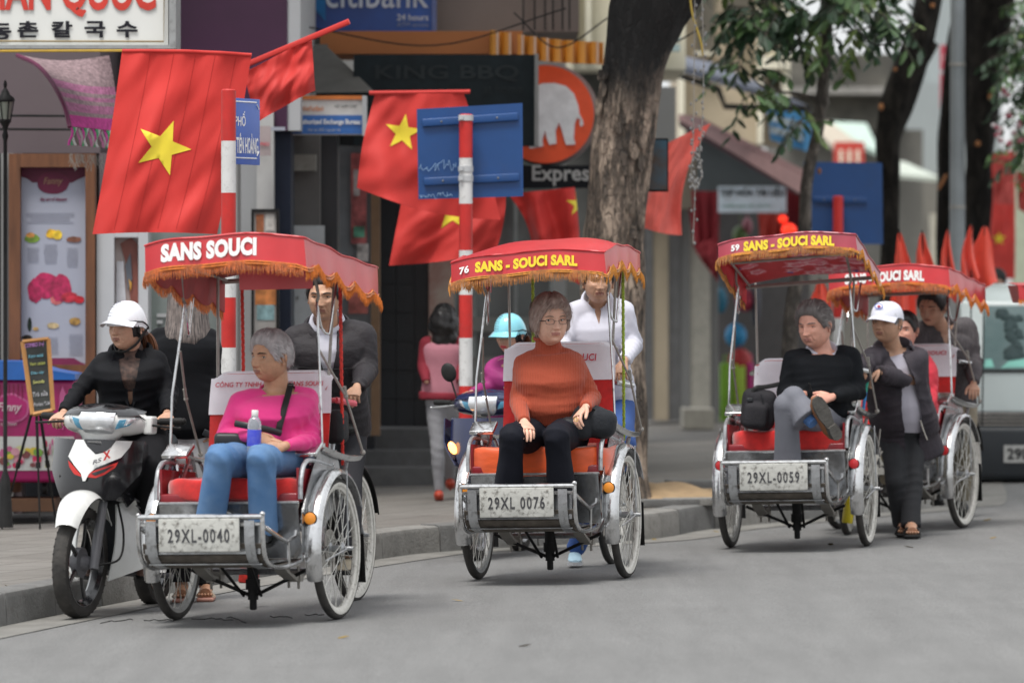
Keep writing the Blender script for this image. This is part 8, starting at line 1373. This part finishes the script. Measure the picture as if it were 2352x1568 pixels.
def cap(f, m, label, cat, brim=.075, dots=None, helmet=False, dx=0):
    M = f.HM; t = thing('helmet' if helmet else 'baseball_cap', label, cat, M.translation+Vector((0, 0, .05))); b = MB(); off = .020 if helmet else .016; n = 40; rings = []
    for k in range(15):
        a = k/14; z = (.004 if helmet else .030)+(.132 if helmet else .098)*math.sin(a*math.pi/2); rr = (math.cos(a*math.pi/2))**(.72 if helmet else .62)
        rings.append([M @ Vector(((.076+off)*rr*math.sin(q), (.100+off)*rr*math.cos(q)-.004, z-(.042 if math.cos(q) < 0 else 0)*(-math.cos(q))*(1-a)*(1 if helmet else .5))) for q in [2*math.pi*i/n for i in range(n)]])
    b.loft([r[::-1] for r in rings], m=0); crown = b.build('shell' if helmet else 'crown', m, t, True)
    b = MB(); z0 = .036
    def fn(u, v):
        q = (u-.5)*2.5; w_ = math.cos(q*.62); return M @ Vector(((.077+off)*math.sin(q)*(1+.10*v*w_), (.100+off)*math.cos(q)-.004+brim*v*w_, z0-.018*v-.016*abs(math.sin(q))**2*(v+.3)))
    b.grid(fn, 18, 6, thick=.004); b.build('visor' if helmet else 'brim', m, t, True)
    if helmet:
        b = MB(); b.tube([M @ Vector(((.077+off)*math.sin(q), (.100+off)*math.cos(q)-.004, (.030)-(.042 if math.cos(q) < 0 else 0)*(-math.cos(q)))) for q in [2*math.pi*i/36 for i in range(36)]], .0035, n=6, closed=True); b.build('rim_trim', M_black, t, True)
        for s in (-1, 1):
            b = MB(); j_ = M @ Vector((s*.086, -.01, -.045)); b.tube([M @ Vector((s*.094, .028, .01)), M @ Vector((s*.090, .010, -.03)), j_], .006, n=6, flat=.35); b.tube([M @ Vector((s*.094, -.05, .0)), j_], .006, n=6, flat=.35); b.tube(curve([j_, M @ Vector((s*.070, .015, -.085)), M @ Vector((s*.035, .045, -.118)), M @ Vector((0, .055, -.126))], 5), .0065, n=6, flat=.4); b.build('chin_strap', M_black, t, True)
        b = MB()
        for r_ in range(7):
            for c_ in range(4):
                a = .16+r_*.10; rr = math.cos(a*math.pi/2)**.72+.004; q = (c_-1.5)*.13+.28; z = .030+.106*math.sin(a*math.pi/2)
                if r_ in (2, 4) and c_ % 2: continue
                p = M @ Vector(((.077+off)*rr*math.sin(q), (.101+off)*rr*math.cos(q)-.004, z)); b.ell(p, (.0030, .0030, .0018), nu=6, nv=4)
        b.build('dot_print', mat('print_dark', (.05, .05, .09), .5), crown, True, kind='stuff')
    return t
cap(f, mat('cap_white', (.66, .67, .74), .85, var=.05, bump=.2, bscale=90), 'white baseball cap with blue crest on the pushing man', 'cap', brim=.062)
b = MB(); M = f.HM; b.tube([M @ Vector((.026*math.cos(q), .106-.0*q, .094+.016*math.sin(q))) for q in [2*math.pi*i/16 for i in range(16)]], .0028, n=5, closed=True); b.ell(M @ Vector((0, .104, .094)), (.010, .006, .008), m=1, nu=8, nv=6); b.build('cap_crest', [mat('crest_blue', (.08, .12, .5), .6), M_redprint], [x for x in C.objects if x.name.startswith('baseball_cap')][-1], True)
b = MB(); b.tube([f.J['wB'].lerp(f.J['eB'], .06)+Vector((0, .034*math.cos(a), .034*math.sin(a))) for a in [2*math.pi*i/20 for i in range(20)]], .006, n=6, closed=True); b.build('wristwatch', M_black, None, True, label='dark wristwatch on the pushing man', cat='watch')
b = MB(); b.tube([P(1996, 855, d-.45), P(1988, 900, d-.44)], .010, n=8, m=0); b.tube([P(1988, 900, d-.44), P(1983, 940, d-.43)], .010, n=8, m=1); b.build('umbrella_grip', [mat('grip_green', (.03, .35, .25), .5), mat('grip_blue', (.04, .25, .60), .5)], None, True, label='blue and green taped rod under the pushing hand', cat='rod')
b = MB(); b.tube([P(2022, 985, d-.25), P(2016, 1040, d-.25)], .004, n=4)
for k in range(4): b.rbox(P(2014+k*3, 1020+k*7, d-.25), (.012, .006, .035), r=.002, rot=Matrix.Rotation(R(20*k-30), 3, 'Y'))
b.build('key_bunch', M_greybar, None, True, label='bunch of keys hanging at the belt of the pushing man', cat='keys')
# ---- rear cyclo: rider and passenger in red
d = 36.9
f = person('young rider in a dark striped shirt looking down behind the rearmost cyclo', dict(hd=(2142, 706, d-.08), nk=(2168, 758, d), ch=(2172, 830, d+.02), pv=(2182, 930, d+.2), sA=(2118, 760, d), sB=(2218, 752, d), eA=(2100, 830, d-.1), eB=(2236, 830, d), wA=(2110, 890, d-.36), wB=(2236, 885, d-.3), hA=(2160, 935, d+.2), hB=(2208, 935, d+.2), kA=(2150, 1040, d-.1), kB=(2215, 1010, d-.1), aA=(2150, 1130, d), aB=(2210, 1150, d)),
    SK_asian, dict(dir=(-28, -12, -4), size=1.05, style='short', thick=.02, male=.5, lip='lip_brown', squint=.35, strands=500, comb=(.2, 1, -.5)), hands={'B': ((0, -.1, -.04), (0, 0, -1), (55, 45, 25), -1)})
M_str = mat('striped_shirt', (.095, .085, .09), .8, var=.15, scale=30, aniso=(4, 4, .2), col2=(.05, .046, .05))
garment(f, 'shirt', M_str, f.root, lambda mb: (torso(mb, f, .022, t0=-.02, t1=.97), arms(mb, f, .022, upto=.92)), amp=.006, seed=41, joints=jj(f, 'esbw', .006), cutter=vcut(.035, .06), voxel=.012)
collar_ring(f, f.root, M_str, 'collar', r=.060, h=.042, open_=20); garment(f, 'trousers', mat('trousers_khaki', (.24, .21, .15), .85), f.root, lambda mb: (torso(mb, f, .012, t0=-.10, t1=.15), legs(mb, f, .016)), amp=.004, seed=5, voxel=.014)
for q in 'AB': shoe(f.root, f, q, M_black, f.J['a'+q]+Vector((0, -.2, -.06)))
d = 36.0
f = person('passenger in a puffy red jacket sitting in the rearmost cyclo behind the pushing man', dict(hd=(2078, 760, d), nk=(2080, 822, d), ch=(2085, 890, d), pv=(2090, 965, d+.06), sA=(2040, 838, d), sB=(2120, 842, d), eA=(2030, 900, d-.05), eB=(2132, 905, d-.05), wA=(2060, 940, d-.3), wB=(2118, 950, d-.3), hA=(2070, 975, d), hB=(2112, 975, d), kA=(2046, 985, d-.4), kB=(2092, 990, d-.4), aA=(2040, 1110, d-.3), aB=(2090, 1112, d-.3)),
    SK_rose, dict(dir=(-20, 0, 0), size=1.0, style='short', strands=300), hands={'A': ((0, -.1, -.02), (0, 0, -1), (20, 20, 20), 1), 'B': ((0, -.1, -.02), (0, 0, -1), (20, 20, 20), -1)})
garment(f, 'jacket', mat('jacket_red', (.55, .02, .04), .55, var=.1, bump=.3, bscale=20), f.root, lambda mb: (torso(mb, f, .034, t0=-.05, t1=.97), arms(mb, f, .03, upto=.95)), amp=.009, seed=51, joints=jj(f, 'esb', .008), voxel=.012); garment(f, 'trousers', mat('trousers_khaki', (1, 1, 1)), f.root, lambda mb: (torso(mb, f, .01, t0=-.10, t1=.12), legs(mb, f, .02)), amp=.004, seed=5, voxel=.013)
for q in 'AB': shoe(f.root, f, q, M_black, f.J['a'+q]+Vector((0, -.2, -.06)))
# ---- woman on the white motorbike
d = 28.75
f = person('woman in a white helmet and black blazer riding the white motorbike', dict(hd=(292, 752, d-.04), nk=(300, 812, d+.02), ch=(296, 880, d), pv=(310, 1010, d+.12), sA=(240, 838, d), sB=(354, 834, d), eA=(178, 900, d-.05), eB=(388, 905, d-.02), wA=(145, 950, d-.22), wB=(384, 952, d-.22), hA=(275, 1020, d+.1), hB=(345, 1020, d+.1), kA=(235, 1085, d-.25), kB=(345, 1085, d-.22), aA=(215, 1290, d+.0), aB=(335, 1290, d+.05)),
    SK_asian, dict(dir=(-34, 2, 0), size=1.03, style='bob', thick=.006, strands=300, lip='lip_brown', squint=.6, nose=.9, fat=.35), hands={'A': ((-.02, -.075, -.03), (.0, .2, -.9), (60, 60, 40), -1, .95), 'B': ((-.02, -.075, -.03), (0, .2, -.9), (60, 60, 40), 1, .95)}, build=.94)
M_lace = mat('lace_black', (.075, .045, .035), .8, var=.75, scale=26, col2=(.012, .011, .012))
garment(f, 'lace_top', M_lace, f.root, lambda mb: (torso(mb, f, .004, t0=.3, t1=1.0, bust=.02), mb.tube([f.J['nk']-f.U*.02, f.J['nk']+f.U*.055], [.072, .060], n=18)), amp=.002, seed=2)
M_blz = mat('blazer_black', (.006, .0065, .0085), .75, var=.2, scale=6, bump=.15, bscale=90)
garment(f, 'blazer', M_blz, f.root, lambda mb: (torso(mb, f, .026, t0=-.10, t1=.95, bust=.025), arms(mb, f, .018, upto=.95)), amp=.004, seed=61, joints=jj(f, 'esbw', .006), cutter=vcut(.062, .24))
lapel(f, f.root, M_blz, lambda s: [(s*.030, .035, .035), (s*.080, .015, .060), (s*.118, -.035, .118), (s*.100, -.045, .128), (s*.125, -.060, .130), (s*.010, -.235, .185), (s*.012, -.16, .165)], 'lapel', thick=.006)
collar_ring(f, f.root, M_blz, 'collar', r=.072, h=.042, open_=52, dz=-.006, thick=.007, lift=.006)
garment(f, 'trousers', mat('trousers_black', (.011, .011, .013), .85), f.root, lambda mb: (torso(mb, f, .012, t0=-.10, t1=.15), legs(mb, f, .014)), amp=.004, seed=5, voxel=.013)
for q in 'AB': shoe(f.root, f, q, mat('sandal_tan', (.22, .13, .10), .6), f.J['a'+q]+Vector((0, -.2, -.06)), name='sandal')
cap(f, mat('helmet_white', (.74, .76, .80), .22, var=.03, coat=.4), 'white peaked helmet with dotted print worn by the motorbike rider', 'helmet', brim=.060, helmet=True)
b = MB(); M = f.HM; q0 = M @ Vector((0, -.11, -.03)); b.ell(q0, (.025, .03, .03)); rr = random.Random(3)
for k in range(70): e = Vector((rr.uniform(-.035, .035), rr.uniform(-.02, .02), 0)); b.tube(curve([q0, q0+Vector((.03, .02, -.0))+e*.6, q0+Vector((.05, .02, -.06))+e, q0+Vector((.045, .02, -.11-.03*rr.random()))+e*1.2], 3), [.004]*9+[.001], n=4)
b.build('ponytail', mat('hair_auburn', (.11, .040, .015), .5, var=.4, scale=30), f.root, True)
# ---- grey haired woman walking away behind the motorbike
d = 29.9
def walker(label, J, sc_, hairf, **k): return person(label, J, SK_asian, dict(dir=k.pop('dir', (180, 0, 0)), size=k.pop('size', 1.0), style='bob', thick=.016, strands=600, **k.pop('hp', {})), back=True, sc_=sc_, **k)
g0 = onroad(440, 1380); d = g0.y
f = walker('woman with long grey hair in black velvet jacket, seen from behind beside the motorbike', dict(hd=(430, 706, d), nk=(428, 762, d), ch=(426, 850, d), pv=(428, 985, d), sA=(368, 782, d), sB=(478, 780, d), eA=(362, 880, d), eB=(488, 880, d), wA=(380, 960, d-.04), wB=(484, 970, d-.04), hA=(405, 990, d), hB=(450, 990, d), kA=(410, 1170, d), kB=(452, 1170, d+.02), aA=(415, 1335, d), aB=(470, 1340, d+.05)), 1.0, None, hp=dict(seed=5), hands={'B': ((0, -.02, -.1), (-1, 0, 0), (20, 20, 15), 1)}, hairm=grey_hair('smoky', (.085, .072, .068), (.20, .165, .15)))
garment(f, 'velvet_jacket', mat('velvet_black', (.005, .0055, .0075), .9, sheen=.06, var=.3), f.root, lambda mb: (torso(mb, f, .024, t0=-.10, t1=.97), arms(mb, f, .018, upto=.9)), amp=.004, seed=71, joints=jj(f, 'es', .004), voxel=.012)
M_hs = f.HM; b = MB(); rr = random.Random(8); HP = [(.125, .03), (.11, .075), (.05, .100), (-.03, .104), (-.10, .112), (-.17, .125), (-.205, .118), (-.215, .10)]
def hs_pt(a, t, o=0):
    q = t*(len(HP)-1); i = min(int(q), len(HP)-2); k = q-i; z = HP[i][0]*(1-k)+HP[i+1][0]*k; r_ = HP[i][1]*(1-k)+HP[i+1][1]*k+o; r_ *= 1+.05*math.sin(a*5)*t+.03*math.sin(a*11+t*3)*t; return M_hs @ Vector((r_*math.sin(a), -.015+r_*.95*math.cos(a), z))
b.loft([[hs_pt(2*math.pi*k/48, i/21) for k in range(48)][::-1] for i in range(22)])
for k in range(1100):
    a = rr.uniform(-math.pi, math.pi); t0 = rr.uniform(0, .5); t1 = min(1, t0+rr.uniform(.3, .6)); n = 6; L_ = []; da = rr.uniform(-.08, .08); w_ = .0016
    for i in range(n): q = i/(n-1); L_.append((hs_pt(a+da*q-w_*9, t0+(t1-t0)*q, .0015+.005*math.sin(q*3)), hs_pt(a+da*q+w_*9, t0+(t1-t0)*q, .0015+.005*math.sin(q*3))))
    b.add([p for e in L_ for p in e], [(2*i, 2*i+1, 2*i+3, 2*i+2) for i in range(n-1)], rr.choice((0, 1, 1)))
b.build('long_hair', grey_hair('smoky', 0, 0), f.root, True)
garment(f, 'white_trousers', mat('tunic_white', (.5, .5, .52), .8), f.root, lambda mb: (torso(mb, f, .022, t0=-.10, t1=.10), legs(mb, f, .022, upto=.55)), amp=.004, seed=5, voxel=.014); 
for q in 'AB':
    b = MB(); A = f.J['a'+q]; K_ = f.J['k'+q]; b.tube([K_.lerp(A, .45), A], [.07, .05], n=14); b.build('trouser_leg', mat('trousers_black', (1, 1, 1)), f.root, True); 
    c = Vector((A.x+.01, A.y-.04, gz(A.x)+.012)); b = MB(); b.rbox(c, (.09, .24, .022), r=.010); so_ = b.build('sandal', mat('sandal_pink', (.45, .22, .17), .6), f.root, True); b = MB(); b.tube(curve([c+Vector((-.045, -.04, .01)), c+Vector((0, -.05, .055)), c+Vector((.045, -.06, .01))], 5), .012, n=6, flat=.3); b.build('strap', mat('strap_cream', (.5, .42, .33), .6), so_, True)
    b = MB(); b.tube([A, c+Vector((0, .03, .05)), c+Vector((0, -.05, .038)), c+Vector((0, -.08, .03))], [.032, .034, .034, .030], n=12)
    for k in range(5): b.ell(c+Vector((-.032+.016*k, -.105+.004*abs(k-1), .026)), (.008, .018, .008), nu=8, nv=6)
    b.build('foot', SK_tan, f.root, True)
b = MB(); b.rbox(P(481, 998, d-.12), (.07, .012, .035), r=.004, rot=Matrix.Rotation(R(25), 3, 'Y')); b.build('phone', M_blk, None, True, label='dark phone in the hand of the grey haired woman', cat='phone')
b = MB(); q = P(437, 945, d-.11); b.tube([q, q+Vector((-.015, 0, .03))], .006, n=5, m=0); b.grid(lambda u, v: q+Vector((.02*(u-.5)+.01*v, -.01, -.06*v)), 2, 4, thick=.004, m=1); b.build('tassel_charm', [mat('gold', (1, 1, 1)), M_redprint], None, True, label='small gold and red charm hanging at the velvet jacket', cat='charm')
# ---- woman in pink pullover walking away on the pavement
g0 = onwalk(1007, 1150); d = g0.y
k_ = d/F*1.0
f = walker('woman with black hair, pink waistcoat and red shoes, walking away on the pavement', dict(hd=(1020, 738, d), nk=(1018, 783, d), ch=(1016, 830, d), pv=(1014, 915, d), sA=(982, 790, d), sB=(1050, 790, d), eA=(973, 838, d-.02), eB=(1060, 838, d-.02), wA=(980, 880, d-.12), wB=(1058, 880, d-.12), hA=(1000, 922, d), hB=(1030, 922, d), kA=(1005, 1030, d-.03), kB=(1030, 1028, d+.15), aA=(1008, 1128, d), aB=(1034, 1100, d+.3)), .84, None, size=.92, hp=dict(seed=6), hands={}, build=.86)
garment(f, 'pullover', mat('pink_waistcoat', (.42, .17, .21), .9, var=.1), f.root, lambda mb: torso(mb, f, .022, t0=-.02, t1=.98), amp=.003, seed=3, voxel=.012); garment(f, 'sleeves', mat('crimson_sleeve', (.20, .012, .025), .85), f.root, lambda mb: (arms(mb, f, .016, upto=.95), mb.loft([ellring(f.J['pv']+f.U*q, f.L, f.Fw, .155, .12) for q in (-.01, .045)])), amp=.003, seed=3, voxel=.012, cutter=lambda p: max(abs(uvw(f, p)[0])-.085, -.2-uvw(f, p)[1]))
garment(f, 'trousers', mat('jeans_grey', (.25, .25, .265), .85, var=.12, scale=6), f.root, lambda mb: (torso(mb, f, .008, t0=-.10, t1=.05), legs(mb, f, .003, thigh=.95)), amp=.003, seed=5, voxel=.012, joints=jj(f, 'kh', .004))
b = MB(); M_ = f.HM; b.ell(M_ @ Vector((0, -.02, -.02)), (.100, .11, .125)); b.ell(M_ @ Vector((0, -.05, -.13)), (.085, .06, .07)); me = fuse(b, .01, 3); V, N = marr(me); V += N*(.014*wave(V, 24, 3)+.006*wave(V, 70, 5))[:, None]; me.vertices.foreach_set('co', V.ravel()); obj_from(me, 'wavy_hair', mat('hair_black', (1, 1, 1)), f.root)
for q in 'AB': A = f.J['a'+q]; b = MB(); b.ell(A+Vector((0, -.02, -.025)), (.034, .06, .035)); b.tube([A+Vector((0, .03, -.03)), A+Vector((0, .035, -.075))], .010, n=6); b.ell(A+Vector((0, .10, -.05)), (.032, .07, .022)); b.build('high_heel', mat('shoe_vermilion', (.38, .04, .015), .5), f.root, True)
# ---- scooter rider in the turquoise helmet
d = 34.1
f = person('rider in a turquoise helmet and magenta jacket on the dark blue scooter', dict(hd=(1172, 768, d-.05), nk=(1188, 824, d), ch=(1182, 880, d), pv=(1190, 980, d+.2), sA=(1146, 852, d), sB=(1235, 850, d), eA=(1120, 890, d-.05), eB=(1250, 910, d), wA=(1082, 903, d-.25), wB=(1215, 915, d-.25), hA=(1170, 990, d+.2), hB=(1215, 990, d+.2), kA=(1150, 1050, d-.2), kB=(1210, 1050, d-.2), aA=(1155, 1190, d), aB=(1210, 1190, d)),
    SK_asian, dict(dir=(-36, -10, 0), size=.98, style='bob', thick=.006, strands=300, lip='lip_red', squint=.7, nose=.85), hands={'A': ((-.07, -.05, -.03), (.0, .2, -.9), (50, 50, 30), -1)}, sc_=.95)
garment(f, 'jacket', mat('jacket_magenta', (.26, .015, .13), .7, var=.15), f.root, lambda mb: (torso(mb, f, .028, t0=-.10, t1=.97), arms(mb, f, .018, upto=.95)), amp=.005, seed=81, joints=jj(f, 'es', .005), voxel=.012); garment(f, 'trousers', mat('trousers_black', (1, 1, 1)), f.root, lambda mb: (torso(mb, f, .012, t0=-.10, t1=.15), legs(mb, f, .014)), voxel=.014)
for q in 'AB': shoe(f.root, f, q, M_black, f.J['a'+q]+Vector((0, -.2, -.06)))
cap(f, mat('helmet_turquoise', (.24, .62, .72), .22, var=.06, coat=.4), 'turquoise peaked helmet worn by the scooter rider', 'helmet', brim=.060, helmet=True)
b = MB(); M = f.HM; rr = random.Random(3)
for k in range(90): q0 = M @ Vector((rr.uniform(-.08, .08), -.08, -.02)); b.tube(curve([q0, q0+Vector((rr.uniform(-.01, .03), .02, -.07)), q0+Vector((rr.uniform(-.01, .06), .02, -.17-.05*rr.random()))], 3), [.005]*6+[.001], n=4)
b.build('long_hair', mat('hair_auburn', (1, 1, 1)), f.root, True)
